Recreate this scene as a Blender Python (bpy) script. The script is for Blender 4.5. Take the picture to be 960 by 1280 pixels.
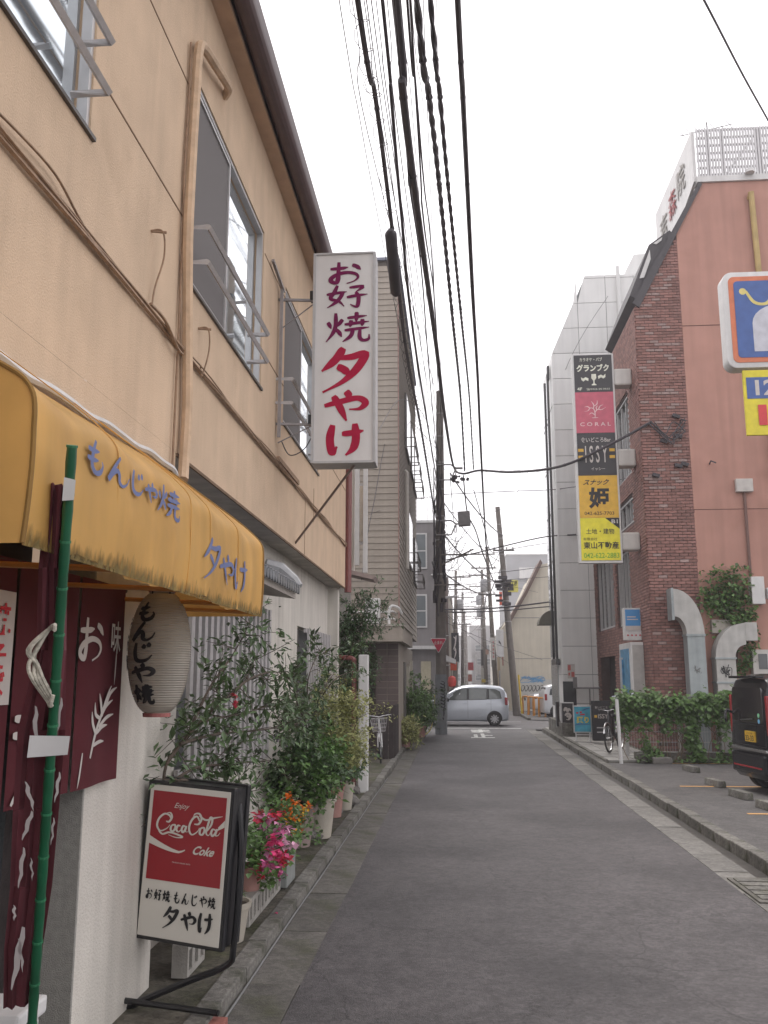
import bpy, bmesh, math, random
import numpy as np
from mathutils import Vector, Matrix
random.seed(7)
PI = math.pi
S = bpy.context.scene
C = S.collection
for o in list(bpy.data.objects): bpy.data.objects.remove(o)

# ------------------------------------------------------------------ camera, sky, sun, exposure
F = 1120.0; EYE = 1.9; PITCH = math.atan(206 / F); YAW = math.atan(90 / F * math.cos(PITCH))
cam = bpy.data.objects.new('camera', bpy.data.cameras.new('camera')); C.objects.link(cam); S.camera = cam
cam.data.sensor_fit = 'VERTICAL'; cam.data.sensor_height = 36; cam.data.lens = F / 1280 * 36
cam.data.clip_end = 4000; cam.data.clip_start = 0.05
cam.location = (0, 0, EYE); cam.rotation_euler = (PI / 2 + PITCH, 0, YAW)

SUN_EL, SUN_AZ = math.radians(58), math.radians(-25)      # azimuth measured from +Y towards +X
w = bpy.data.worlds.new('World'); S.world = w; w.use_nodes = True
nt = w.node_tree; bg = nt.nodes['Background']
sky = nt.nodes.new('ShaderNodeTexSky'); sky.sky_type = 'NISHITA'; sky.sun_disc = False
sky.sun_elevation = SUN_EL; sky.sun_rotation = SUN_AZ; sky.air_density = 1.0; sky.dust_density = 3.0
mx = nt.nodes.new('ShaderNodeMix'); mx.data_type = 'RGBA'; mx.inputs[0].default_value = 0.93
cl = nt.nodes.new('ShaderNodeTexNoise'); cl.inputs['Scale'].default_value = 1.3; cl.inputs['Detail'].default_value = 4
tc = nt.nodes.new('ShaderNodeTexCoord'); nt.links.new(tc.outputs['Generated'], cl.inputs['Vector'])
cr = nt.nodes.new('ShaderNodeValToRGB'); cr.color_ramp.elements[0].position = .3; cr.color_ramp.elements[1].position = .7
cr.color_ramp.elements[0].color = (6.45, 6.28, 6.42, 1); cr.color_ramp.elements[1].color = (7.6, 7.36, 7.48, 1)
nt.links.new(cl.outputs['Fac'], cr.inputs[0])
nt.links.new(sky.outputs[0], mx.inputs[6]); nt.links.new(cr.outputs[0], mx.inputs[7])
nt.links.new(mx.outputs[2], bg.inputs[0]); bg.inputs[1].default_value = 0.12
sl = bpy.data.objects.new('sun', bpy.data.lights.new('sun', 'SUN')); C.objects.link(sl)
sl.data.energy = 0.9; sl.data.angle = math.radians(25); sl.data.color = (1, .96, .9)
sd = Vector((math.sin(SUN_AZ) * math.cos(SUN_EL), math.cos(SUN_AZ) * math.cos(SUN_EL), math.sin(SUN_EL)))
sl.rotation_euler = sd.to_track_quat('Z', 'Y').to_euler()
S.view_settings.view_transform = 'Standard'; S.view_settings.look = 'None'
S.view_settings.exposure = 1.10; S.view_settings.gamma = 1
S.cycles.max_bounces = 5; S.cycles.diffuse_bounces = 3; S.cycles.transparent_max_bounces = 6

# ------------------------------------------------------------------ surveying helpers: sight lines cut with real planes
def ray(u, v):
    a = (u - 480) / F; b = -(v - 640) / F
    x, y, z = a, math.cos(PITCH) - b * math.sin(PITCH), math.sin(PITCH) + b * math.cos(PITCH)
    c, s = math.cos(YAW), math.sin(YAW)
    return Vector((x * c - y * s, x * s + y * c, z))
def onX(u, v, x): d = ray(u, v); return Vector((0, 0, EYE)) + d * (x / d.x)
def onY(u, v, y): d = ray(u, v); return Vector((0, 0, EYE)) + d * (y / d.y)
def onZ(u, v, z=0): d = ray(u, v); return Vector((0, 0, EYE)) + d * ((z - EYE) / d.z)
def onV(u, v, A, B):                                   # the vertical plane through A and B
    n = Vector((B.y - A.y, A.x - B.x, 0)); d = ray(u, v)
    return Vector((0, 0, EYE)) + d * (n.dot(A - Vector((0, 0, EYE))) / n.dot(d))

# ------------------------------------------------------------------ materials
MATS = {}
def mat(name, col, rough=.75, var=.12, scale=6, bump=0., bscale=80, metal=0., rnd=0., stain=None, streak=0., spec=.5, isl=False, trans=0., coat=0., fleck=None, drip=0., crack=0.):
    if name in MATS: return MATS[name]
    m = bpy.data.materials.new(name); m.use_nodes = True; n = m.node_tree; P = n.nodes['Principled BSDF']; L = n.links.new
    MATS[name] = m
    P.inputs['Roughness'].default_value = rough; P.inputs['Metallic'].default_value = metal
    P.inputs['Specular IOR Level'].default_value = spec; P.inputs['Coat Weight'].default_value = coat
    tc = n.nodes.new('ShaderNodeTexCoord')
    def noise(sc, det=3, vec=None):
        t = n.nodes.new('ShaderNodeTexNoise'); t.inputs['Scale'].default_value = sc; t.inputs['Detail'].default_value = det
        L(vec or tc.outputs['Object'], t.inputs['Vector']); return t
    def mul(a, fac_socket, lo, hi, f0=.3, f1=.7):
        r = n.nodes.new('ShaderNodeMapRange'); r.inputs[1].default_value = f0; r.inputs[2].default_value = f1
        r.inputs[3].default_value = lo; r.inputs[4].default_value = hi; L(fac_socket, r.inputs[0])
        h = n.nodes.new('ShaderNodeVectorMath'); h.operation = 'SCALE'; L(a, h.inputs[0]); L(r.outputs[0], h.inputs['Scale']); return h.outputs[0]
    rgb = n.nodes.new('ShaderNodeRGB'); rgb.outputs[0].default_value = (*col, 1); c = rgb.outputs[0]
    if var: c = mul(c, noise(scale, 5).outputs['Fac'], 1 - var, 1 + var)
    if rnd:
        oi = n.nodes.new('ShaderNodeObjectInfo'); c = mul(c, oi.outputs['Random'], 1 - rnd, 1 + rnd, 0, 1)
    if isl:
        g = n.nodes.new('ShaderNodeNewGeometry'); c = mul(c, g.outputs['Random Per Island'], 1 - float(isl), 1 + float(isl), 0, 1)
    if streak:                                          # vertical run-off marks
        mp = n.nodes.new('ShaderNodeMapping'); mp.inputs['Scale'].default_value = (5, 5, .35); L(tc.outputs['Object'], mp.inputs[0])
        c = mul(c, noise(1.3, 4, mp.outputs[0]).outputs['Fac'], 1 - streak, 1 + streak * .3, .3, .65)
    if drip:                                            # thin dark run-off streaks
        mp = n.nodes.new('ShaderNodeMapping'); mp.inputs['Scale'].default_value = (3.2, 3.2, .16); L(tc.outputs['Object'], mp.inputs[0])
        d1_ = mul(c, noise(1.6, 6, mp.outputs[0]).outputs['Fac'], 1 - drip, 1, .34, .52); c = d1_
        c = mul(c, noise(.5, 3).outputs['Fac'], 1 - drip * .5, 1 + drip * .25, .35, .65)
    if crack:
        vc = n.nodes.new('ShaderNodeTexVoronoi'); vc.feature = 'DISTANCE_TO_EDGE'; vc.inputs['Scale'].default_value = .55
        nv = noise(2.2, 5); ad = n.nodes.new('ShaderNodeVectorMath'); ad.operation = 'MULTIPLY_ADD'; L(nv.outputs['Color'], ad.inputs[0]); ad.inputs[1].default_value = (.5, .5, .5); L(tc.outputs['Object'], ad.inputs[2])
        L(ad.outputs[0], vc.inputs['Vector']); c = mul(c, vc.outputs['Distance'], 1 - crack, 1, .0, .006)
    if stain:                                           # (colour, scale, threshold, amount)
        sc, ss, th, am = stain[:4]; t = noise(ss, 6); wdt = stain[4] if len(stain) > 4 else .14
        r = n.nodes.new('ShaderNodeMapRange'); r.inputs[1].default_value = th; r.inputs[2].default_value = th + wdt; r.inputs[4].default_value = am
        L(t.outputs['Fac'], r.inputs[0]); k = n.nodes.new('ShaderNodeMix'); k.data_type = 'RGBA'
        L(r.outputs[0], k.inputs[0]); L(c, k.inputs[6]); k.inputs[7].default_value = (*sc, 1); c = k.outputs[2]
    if fleck:                                           # exposed aggregate: (scale, amount)
        vo = n.nodes.new('ShaderNodeTexVoronoi'); vo.inputs['Scale'].default_value = fleck[0]; L(tc.outputs['Object'], vo.inputs['Vector'])
        sx_ = n.nodes.new('ShaderNodeSeparateColor'); L(vo.outputs['Color'], sx_.inputs[0]); c = mul(c, sx_.outputs[0], 1 - fleck[1], 1 + fleck[1], 0, 1)
        c = mul(c, noise(fleck[0] * .18, 2).outputs['Fac'], 1 - fleck[1] * .7, 1 + fleck[1] * .7)
    L(c, P.inputs['Base Color'])
    if bump:
        b = n.nodes.new('ShaderNodeBump'); b.inputs['Strength'].default_value = bump; b.inputs['Distance'].default_value = .01
        L(noise(bscale, 4).outputs['Fac'], b.inputs['Height']); L(b.outputs[0], P.inputs['Normal'])
    if trans:
        t = n.nodes.new('ShaderNodeBsdfTranslucent'); L(c, t.inputs[0]); a = n.nodes.new('ShaderNodeMixShader'); a.inputs[0].default_value = trans
        L(P.outputs[0], a.inputs[1]); L(t.outputs[0], a.inputs[2]); L(a.outputs[0], n.nodes['Material Output'].inputs[0])
    return m

# ------------------------------------------------------------------ mesh builder
def root_off(p):
    v = Vector((0, 0, 0))
    while p is not None: v += p.location; p = p.parent
    return v
class B:
    def __init__(s): s.v = []; s.f = []
    def add(s, vs, fs):
        k = len(s.v); s.v += [tuple(p) for p in vs]; s.f += [tuple(i + k for i in f) for f in fs]; return s
    def box(s, x0, x1, y0, y1, z0, z1):
        return s.add([(x, y, z) for z in (z0, z1) for y in (y0, y1) for x in (x0, x1)],
                     [(0, 2, 3, 1), (4, 5, 7, 6), (0, 1, 5, 4), (2, 6, 7, 3), (0, 4, 6, 2), (1, 3, 7, 5)])
    def obox(s, c, sx, sy, sz, rot=None):
        R = rot if rot is not None else Matrix.Identity(3); c = Vector(c)
        return s.add([c + R @ Vector((x * sx / 2, y * sy / 2, z * sz / 2)) for z in (-1, 1) for y in (-1, 1) for x in (-1, 1)],
                     [(0, 2, 3, 1), (4, 5, 7, 6), (0, 1, 5, 4), (2, 6, 7, 3), (0, 4, 6, 2), (1, 3, 7, 5)])
    def quad(s, a, b, c, d): return s.add([a, b, c, d], [(0, 1, 2, 3)])
    def tube(s, pts, r, n=6, cap=True):
        pts = [Vector(p) for p in pts]; k = len(s.v); m = len(pts); rs = r if isinstance(r, (list, tuple)) else [r] * m
        up = Vector((0, 0, 1)); prev = None
        for i, p in enumerate(pts):
            t = (pts[min(i + 1, m - 1)] - pts[max(i - 1, 0)])
            t = t.normalized() if t.length > 1e-9 else Vector((0, 0, 1))
            if prev is None: a = t.orthogonal().normalized()
            else:
                a = prev - t * prev.dot(t); a = a.normalized() if a.length > 1e-6 else t.orthogonal().normalized()
            prev = a; b = t.cross(a)
            for j in range(n):
                q = 2 * PI * j / n; s.v.append(tuple(p + (a * math.cos(q) + b * math.sin(q)) * rs[i]))
        for i in range(m - 1):
            for j in range(n):
                s.f.append((k + i * n + j, k + i * n + (j + 1) % n, k + (i + 1) * n + (j + 1) % n, k + (i + 1) * n + j))
        if cap: s.f.append(tuple(k + j for j in reversed(range(n)))); s.f.append(tuple(k + (m - 1) * n + j for j in range(n)))
        return s
    def lathe(s, prof, c=(0, 0, 0), n=16, cap=True, ax='z'):
        k = len(s.v); c = Vector(c)
        for r, h in prof:
            for j in range(n):
                q = 2 * PI * j / n; x, y = r * math.cos(q), r * math.sin(q)
                s.v.append(tuple(c + (Vector((x, y, h)) if ax == 'z' else Vector((h, x, y)) if ax == 'x' else Vector((y, h, x)))))
        for i in range(len(prof) - 1):
            for j in range(n): s.f.append((k + i * n + j, k + i * n + (j + 1) % n, k + (i + 1) * n + (j + 1) % n, k + (i + 1) * n + j))
        if cap: s.f.append(tuple(k + j for j in reversed(range(n)))); s.f.append(tuple(k + (len(prof) - 1) * n + j for j in range(n)))
        return s
    def prism(s, poly, d, ax='y'):
        """poly in the two other axes; d=(lo,hi) along ax"""
        f = {'y': lambda a, b, t: (a, t, b), 'x': lambda a, b, t: (t, a, b), 'z': lambda a, b, t: (a, b, t)}[ax]; n = len(poly)
        return s.add([f(a, b, t) for t in d for a, b in poly],
                     [tuple(range(n)), tuple(reversed(range(n, 2 * n)))] + [(i, i + n, (i + 1) % n + n, (i + 1) % n) for i in range(n)])
    def facade(s, O, U, V, N, w, h, ops=(), d=.12):
        """a wall sheet with real openings and reveals; ops=(u0,u1,v0,v1)"""
        O, U, V, N = map(Vector, (O, U, V, N))
        us = sorted({0, w, *[a for o in ops for a in o[:2]]}); vs = sorted({0, h, *[a for o in ops for a in o[2:4]]})
        P = lambda a, b, c=0: O + U * a + V * b - N * c
        for i in range(len(us) - 1):
            for j in range(len(vs) - 1):
                a, b = (us[i] + us[i + 1]) / 2, (vs[j] + vs[j + 1]) / 2
                if not any(o[0] < a < o[1] and o[2] < b < o[3] for o in ops):
                    s.quad(P(us[i], vs[j]), P(us[i + 1], vs[j]), P(us[i + 1], vs[j + 1]), P(us[i], vs[j + 1]))
        for a, b, c, e in [o[:4] for o in ops]:
            s.quad(P(a, c), P(a, c, d), P(a, e, d), P(a, e)); s.quad(P(b, c), P(b, e), P(b, e, d), P(b, c, d))
            s.quad(P(a, c), P(b, c), P(b, c, d), P(a, c, d)); s.quad(P(a, e), P(a, e, d), P(b, e, d), P(b, e))
        return s
    def build(s, name, m, parent=None, label=None, smooth=False, bev=0, kind=None, weld=False, fixn=True):
        off = root_off(parent)
        me = bpy.data.meshes.new(name); me.from_pydata([(a - off.x, b - off.y, c - off.z) for a, b, c in s.v], [], s.f)
        if weld or bev or fixn and len(s.f) < 20000:
            bm = bmesh.new(); bm.from_mesh(me)
            if weld or bev: bmesh.ops.remove_doubles(bm, verts=bm.verts, dist=1e-5)
            if bev: bmesh.ops.bevel(bm, geom=list(bm.edges), offset=bev, segments=2, affect='EDGES', profile=.6)
            if fixn: bmesh.ops.recalc_face_normals(bm, faces=bm.faces)
            bm.to_mesh(me); bm.free()
        if smooth:
            me.polygons.foreach_set('use_smooth', [True] * len(me.polygons)); me.set_sharp_from_angle(angle=math.radians(40))
        me.materials.append(m); return link(name, me, parent, label, kind)
def link(name, me, parent=None, label=None, kind=None):
    o = bpy.data.objects.new(name, me); C.objects.link(o); o.parent = parent
    if label: o['label'] = label
    if kind: o['kind'] = kind
    return o
def tag(o, label, cat, group=None):
    o['label'] = label; o['category'] = cat
    if group: o['group'] = group
    return o
def thing(name, label, cat, loc=(0, 0, 0), group=None):
    o = bpy.data.objects.new(name, None); C.objects.link(o); o.location = loc; o.empty_display_size = .2; return tag(o, label, cat, group)
def struct(o): o['kind'] = 'structure'; return o
def sroot(name, loc=(0, 0, 0)):
    o = bpy.data.objects.new(name, None); C.objects.link(o); o.location = loc; return struct(o)
def copy_tree(o, parent=None):
    c = o.copy(); C.objects.link(c); c.parent = parent
    for ch in [q for q in bpy.data.objects if q.parent == o]: copy_tree(ch, c)
    return c
def rotate(v, rz): c, s = math.cos(rz), math.sin(rz); return Vector((v[0] * c - v[1] * s, v[0] * s + v[1] * c, v[2]))
def smoothpts(pts, n=5):
    pts = [Vector(p) for p in pts]; P = [pts[0]] + pts + [pts[-1]]; out = []
    for i in range(1, len(P) - 2):
        for k in range(n):
            t = k / n; a, b, c, d = P[i - 1:i + 3]
            out.append(.5 * ((2 * b) + (c - a) * t + (2 * a - 5 * b + 4 * c - d) * t * t + (3 * b - a - 3 * c + d) * t ** 3))
    out.append(pts[-1]); return out
def share(name, me, parent, loc, rot=None, label=None):
    o = bpy.data.objects.new(name, me); C.objects.link(o); o.parent = parent; o.location = Vector(loc) - root_off(parent)
    if rot: o.rotation_euler = rot
    return o
def meshof(b, name, m, **k):
    o = b.build(name, m, **k); me = o.data; bpy.data.objects.remove(o); return me

# ------------------------------------------------------------------ lettering: brush strokes and font glyphs laid on any surface
GL = {
'お': [[(12,33),(40,31),(58,27)],[(34,6),(33,40),(32,72),(27,88),(15,82),(15,70),(28,57),(52,48),(75,53),(83,67),(74,82),(54,92)],[(68,18),(80,25),(90,38)]],
'好': [[(28,6),(20,34),(12,58),(32,70),(44,90)],[(42,32),(34,56),(22,76),(4,94)],[(2,42),(28,36),(50,32)],[(56,16),(88,12),(71,34)],[(71,34),(78,56),(74,92),(58,82)],[(50,54),(74,48),(99,44)]],
'焼': [[(6,34),(10,42),(14,54)],[(40,26),(34,36),(28,48)],[(24,6),(24,45),(17,70),(3,94)],[(24,56),(32,66),(38,80)],[(50,22),(72,19),(94,16)],[(71,4),(71,18),(70,36)],[(44,42),(72,38),(99,34)],[(59,29),(58,40),(56,50)],[(84,26),(84,38),(83,48)],[(44,60),(72,56),(99,52)],[(63,58),(58,78),(40,95)],[(79,56),(78,82),(86,92),(98,88),(99,74)]],
'夕': [[(48,2),(32,28),(6,52)],[(38,24),(64,22),(90,16),(74,48),(46,76),(8,98)],[(36,42),(50,50),(60,62)]],
'や': [[(4,50),(40,38),(78,28),(96,42),(84,60),(60,62)],[(52,6),(58,16),(62,28)],[(24,20),(38,52),(54,97)]],
'け': [[(16,6),(9,45),(12,80),(18,92),(27,72)],[(40,34),(70,31),(97,25)],[(74,3),(77,48),(70,78),(50,99)]],
'も': [[(48,4),(38,40),(35,74),(52,93),(76,86),(86,66),(80,54)],[(14,34),(40,35),(66,30)],[(12,60),(38,61),(64,56)]],
'ん': [[(54,4),(32,44),(8,94),(26,66),(42,52),(52,62),(54,84),(68,93),(86,80),(96,56)]],
'じ': [[(28,6),(24,50),(30,84),(50,94),(74,86),(90,64)],[(54,18),(60,25),(65,34)],[(72,10),(78,17),(83,26)]],
'旗': [[(30,2),(20,30),(4,40)],[(10,30),(50,20),(90,22)],[(44,20),(40,60),(10,96)],[(60,40),(90,44),(96,60)],[(50,60),(70,70),(96,90)]],
'枝': [[(20,98),(32,66),(48,40),(66,12),(74,2)],[(48,42),(60,30),(80,22)],[(50,44),(44,26),(38,12)],[(58,30),(72,12),(92,4)],[(34,66),(50,58),(66,56)],[(34,68),(22,52),(18,36)],[(40,58),(62,46),(84,42)],[(26,82),(44,78),(58,78)],[(44,46),(30,40),(26,24)]],
}
def ribbon(pts, wd, cap=.3, n=6):
    p = smoothpts([(a, b, 0) for a, b in pts], n); m = len(p); L = []; R = []
    for i, q in enumerate(p):
        t = p[min(i + 1, m - 1)] - p[max(i - 1, 0)]; t = t.normalized() if t.length > 1e-9 else Vector((1, 0, 0))
        x = i / (m - 1); k = cap + (1 - cap) * min(1, math.sin(PI * min(1, .12 + x * .95)) * 1.25)
        nn = Vector((-t.y, t.x, 0)) * wd * k / 2
        # a flat brush: thicker on down strokes than on cross strokes
        nn *= .8 + .35 * abs(t.y)
        L.append(q + nn); R.append(q - nn)
    return L, R
_fc = {}
def glyph(body, bold):
    if (body, bold) in _fc: return _fc[body, bold]
    cu = bpy.data.curves.new('t', 'FONT'); cu.body = body; cu.offset = bold; cu.resolution_u = 3
    o = bpy.data.objects.new('t', cu); C.objects.link(o); bpy.context.view_layer.update()
    me = bpy.data.meshes.new_from_object(o.evaluated_get(bpy.context.evaluated_depsgraph_get()))
    v = [(p.co.x, p.co.y) for p in me.vertices]; f = [tuple(p.vertices) for p in me.polygons]
    bpy.data.objects.remove(o); bpy.data.curves.remove(cu); bpy.data.meshes.remove(me)
    xs = [a for a, _ in v] or [0, 1]; ys = [b for _, b in v] or [0, 1]
    x0, x1, y0, y1 = min(xs), max(xs), min(ys), max(ys)
    _fc[body, bold] = ([((a - x0) / max(x1 - x0, 1e-6), (b - y0) / max(y1 - y0, 1e-6)) for a, b in v], f); return _fc[body, bold]
def plane(O, U, V, N=None):
    O, U, V = Vector(O), Vector(U).normalized(), Vector(V).normalized(); N = U.cross(V) if N is None else Vector(N)
    return lambda x, y, o: O + U * x + V * y + N * o
def lettering(items, fn, m, parent, name='lettering', lift=.003, label=None):
    """items: ('b', glyph char, x, y, w, h, brush) or ('t', text, x, y, w, h, bold[, shear]) or ('s', strokes, x, y, w, h, brush) with x,y = lower left corner"""
    if len(items) > 1:
        return [lettering([it], fn, m, parent, name, lift + .00002 * n_, label) for n_, it in enumerate(items)][0]
    b = B(); lay = 0
    for it in items:
        k, body, x, y, wd, h = it[:6]
        if k in 'bs':
            for st in (GL[body] if k == 'b' else body):
                bw = it[6]; pts = [(x + a / 100 * wd, y + (100 - c) / 100 * h) for a, c in st]
                Lf, Rt = ribbon(pts, bw); lay = (lay + 1) % 8; o = lift + lay * .00023; n = len(Lf)
                b.add([fn(p.x, p.y, o + q_ * .000031) for q_, p in enumerate(Lf)] + [fn(p.x, p.y, o + q_ * .000031) for q_, p in enumerate(Rt)], [(i, i + 1, n + i + 1, n + i) for i in range(n - 1)])
        elif k == 'r':                                  # a filled rectangle
            q = body or 1; b.add([fn(x, y, lift + it[6]), fn(x + wd, y, lift + it[6]), fn(x + wd, y + h, lift + it[6]), fn(x, y + h, lift + it[6])], [(0, 1, 2, 3)])
        elif k == 'p':                                  # a polygon
            b.add([fn(x + a / 100 * wd, y + (100 - c) / 100 * h, lift + it[6]) for a, c in body], [tuple(range(len(body)))])
        else:
            v, f = glyph(body, it[6]); sh = it[7] if len(it) > 7 else 0
            b.add([fn(x + (a + sh * c) * wd, y + c * h, lift) for a, c in v], f)
    return b.build(name, m, parent, label, fixn=False)

def leaves(b, centres, n, spread, size, rng, flat=.55, aspect=.45):
    """n folded leaves scattered round every centre"""
    for c in centres:
        for _ in range(n):
            p = Vector(c) + Vector((rng.gauss(0, spread), rng.gauss(0, spread), rng.gauss(0, spread * .8)))
            leaf(b, p, size * rng.uniform(.6, 1.25), rng, flat, aspect)
def leaf(b, p, sz, rng, flat=.55, aspect=.45, d=None):
    if d is None: d = Vector((rng.gauss(0, 1), rng.gauss(0, 1), rng.gauss(-.15, flat)))
    d = d.normalized(); s = d.cross(Vector((rng.gauss(0, .35), rng.gauss(0, .35), 1))); s = s.normalized() if s.length > 1e-4 else Vector((1, 0, 0))
    u = s.cross(d); m = p + d * sz * .45 - u * sz * .07
    b.add([p, m + s * sz * aspect * .5 + u * sz * .08, p + d * sz - u * sz * .12, m - s * sz * aspect * .5 + u * sz * .08, m], [(0, 1, 4), (1, 2, 4), (2, 3, 4), (3, 0, 4)])
# ------------------------------------------------------------------ shared materials
mOR = mat('orange_render', (.61, .452, .315), .9, .06, 3, .5, 100, drip=.08, streak=.03, stain=((.42, .30, .20), 2.2, .62, .35))
mWH = mat('white_render', (.60, .565, .51), .9, .05, 3, .7, 85, drip=.13, streak=.13, stain=((.30, .28, .24), 1.8, .62, .35))
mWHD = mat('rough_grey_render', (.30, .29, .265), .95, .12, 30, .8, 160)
mASP = mat('asphalt_road', (.080, .0728, .0745), .62, .16, 1.6, .9, 110, stain=((.045, .041, .043), .45, .47, .8, .14), fleck=(42, .26), crack=.45)
mASP2 = mat('asphalt_parking', (.088, .082, .080), .8, .14, 2.4, .7, 110, stain=((.05, .048, .048), .8, .54, .5), fleck=(50, .22))
mCON = mat('concrete_slab', (.115, .107, .095), .82, .2, 5, .5, 90, rnd=.16, stain=((.052, .054, .026), 2.0, .48, .8), fleck=(40, .2))
mCONR = mat('gutter_concrete', (.16, .152, .14), .82, .18, 5, .5, 90, rnd=.22, stain=((.07, .068, .05), 1.6, .52, .7), fleck=(40, .2))
mKERB = mat('kerb_concrete', (.15, .142, .128), .88, .2, 5, .5, 90, rnd=.2, stain=((.055, .056, .035), 3.0, .48, .8), fleck=(40, .25))
mMOSS = mat('mossy_pavement', (.092, .083, .066), .92, .25, 3, .7, 60, stain=((.05, .056, .022), 1.6, .47, .85), fleck=(36, .3))
mPAVE = mat('paver_concrete', (.27, .26, .245), .85, .1, 8, .2, 90, rnd=.16, stain=((.12, .12, .11), 3, .56, .5))
mPAINT = mat('road_paint', (.55, .55, .53), .7, .15, 12, .3, 100, stain=((.12, .12, .12), 9, .5, .75))
mYELL = mat('yellow_paint', (.55, .30, .10), .7, .15, 12, .2, 100, stain=((.12, .11, .10), 8, .55, .6))
mALU = mat('aluminium', (.50, .49, .49), .45, .06, 10, metal=.5)
mALUD = mat('dark_aluminium', (.10, .09, .085), .5, .1, 10, metal=.3)
mRAIL = mat('painted_rail', (.42, .40, .40), .5, .1, 20)
mGLASS = mat('window_glass', (.72, .78, .82), .04, .08, .9, metal=.85)
mDGLASS = mat('dark_glass', (.03, .035, .04), .08, .1, 1.5, spec=.8)
mSCREEN = mat('insect_screen', (.155, .143, .14), .85, .04, 300, bump=.2, bscale=900)
mCURT = mat('curtain', (.55, .55, .56), .9, .08, 4)
mROOF = mat('brown_gutter', (.10, .065, .065), .5, .1, 8)
mFASC = mat('brown_fascia', (.52, .36, .25), .7, .1, 5)
mPIPE = mat('taped_pipe', (.56, .40, .27), .75, .12, 14, .3, 60, streak=.15)
mCABW = mat('wall_cable', (.28, .18, .115), .75, .25, 18)
mAWN = mat('yellow_awning', (.70, .41, .12), .55, .12, 2.5, .15, 14, streak=.14, trans=.28, stain=((.46, .25, .08), 1.4, .56, .5))
mMOULD = mat('awning_mould', (.17, .12, .035), .9, .45, 25, .4, 80)
mBLUE = mat('blue_lettering', (.12, .15, .30), .6, .1, 9)
mNOR = mat('maroon_cloth', (.085, .010, .016), .95, .1, 5, .25, 500)
mNOR2 = mat('maroon_flag', (.14, .035, .045), .95, .12, 5, .2, 400, trans=.15)
mINKW = mat('white_print', (.54, .50, .47), .85, .06, 9)
mBLK = mat('black_print', (.012, .012, .014), .6)
mRED = mat('red_print', (.52, .012, .028), .5, .05, 9)
mGREEN = mat('green_pole', (.006, .085, .036), .35, .25, 9, coat=.4)
mBLACKM = mat('black_metal', (.012, .012, .014), .35, .2, 12, coat=.3)
mCREAM = mat('cream_acrylic', (.60, .575, .52), .4, .03, 6)
mSIGNW = mat('sign_acrylic', (.62, .60, .585), .4, .04, 3, streak=.08)
mMAG = mat('magenta_print', (.15, .006, .062), .7, spec=.2)
mCRIM = mat('crimson_print', (.38, .008, .045), .7, spec=.2)
mSIGNR = mat('cola_red', (.27, .006, .014), .35, .05, 5, coat=.3)
mLEAF = mat('camellia_leaf', (.085, .135, .058), .36, .1, 9, isl=.6, trans=.18)
mLEAF2 = mat('variegated_leaf', (.33, .34, .14), .5, .1, 9, isl=.45, trans=.2)
mLEAF3 = mat('bright_leaf', (.105, .19, .055), .45, .1, 9, isl=.45, trans=.22)
mLEAF4 = mat('dark_leaf', (.062, .112, .045), .45, .1, 9, isl=.5, trans=.15)
mIVY = mat('ivy_leaf', (.085, .16, .04), .45, .1, 9, isl=.45, trans=.2)
mBARK = mat('bark', (.085, .065, .05), .95, .3, 20, .6, 60)
mSOIL = mat('soil', (.05, .037, .028), 1, .3, 20, .5, 60)
mBRICK = mat('brick_red', (.235, .118, .10), .8, .15, 14, .35, 120, rnd=.24)
mBRICKS = mat('brick_red_many', (.235, .118, .10), .8, .15, 14, .35, 120, isl=.24)
mBRICKP = mat('brick_pale', (.33, .235, .215), .85, .15, 14, .3, 120, rnd=.2)
mMORT = mat('mortar', (.10, .078, .075), .95, .15, 20, .3, 80)
mPLAST = mat('salmon_render', (.43, .232, .185), .9, .05, 2, .35, 100, drip=.08, streak=.06, stain=((.28, .135, .10), .7, .58, .4))
mPANEL = mat('white_cladding', (.72, .715, .70), .45, .03, 2, rnd=.05, streak=.07)
mSID = mat('taupe_siding', (.30, .26, .22), .75, .06, 8, .12, 60, rnd=.07, streak=.08)
mGREYW = mat('grey_render', (.23, .215, .215), .9, .08, 2, .3, 90, streak=.12)
mBEIG = mat('beige_render', (.56, .51, .42), .9, .05, 1.5, .25, 60, streak=.1)
mPOLE = mat('concrete_pole', (.17, .15, .135), .9, .12, 5, .3, 60, streak=.2)
mCABLE = mat('black_cable', (.048, .041, .048), .6, .2, 6)
mDUCT = mat('galvanised_duct', (.30, .33, .335), .5, .12, 3, metal=.25, streak=.15)
mDUCTW = mat('painted_duct', (.42, .41, .39), .6, .12, 4, streak=.15)
mWPL = mat('white_plastic', (.60, .59, .58), .5, .05, 8, streak=.1)
mRPIPE = mat('red_brown_pipe', (.17, .045, .04), .45, .15, 9, coat=.2)
mWOODD = mat('dark_wood', (.04, .03, .029), .85, .25, 14, .5, 60, streak=.3)
mTERR = mat('pink_pot', (.34, .185, .16), .8, .15, 6, .2, 60)
mPOTM = mat('mauve_pot', (.25, .19, .175), .8, .15, 6, .2, 60)
mPOTB = mat('beige_pot', (.37, .335, .28), .7, .12, 6, .2, 60)
mBLOCK = mat('concrete_block', (.30, .285, .26), .95, .15, 12, .6, 90)
mSTONE = mat('rubble_stone', (.14, .13, .12), .95, .25, 8, .7, 50, rnd=.25)
mSTEEL = mat('chrome_steel', (.5, .5, .5), .25, .05, 9, metal=.9)
mTYRE = mat('tyre_rubber', (.02, .02, .02), .85, .1, 20)
mTIL = mat('roof_tile_glaze', (.12, .13, .145), .35, .2, 9, coat=.3)

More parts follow.
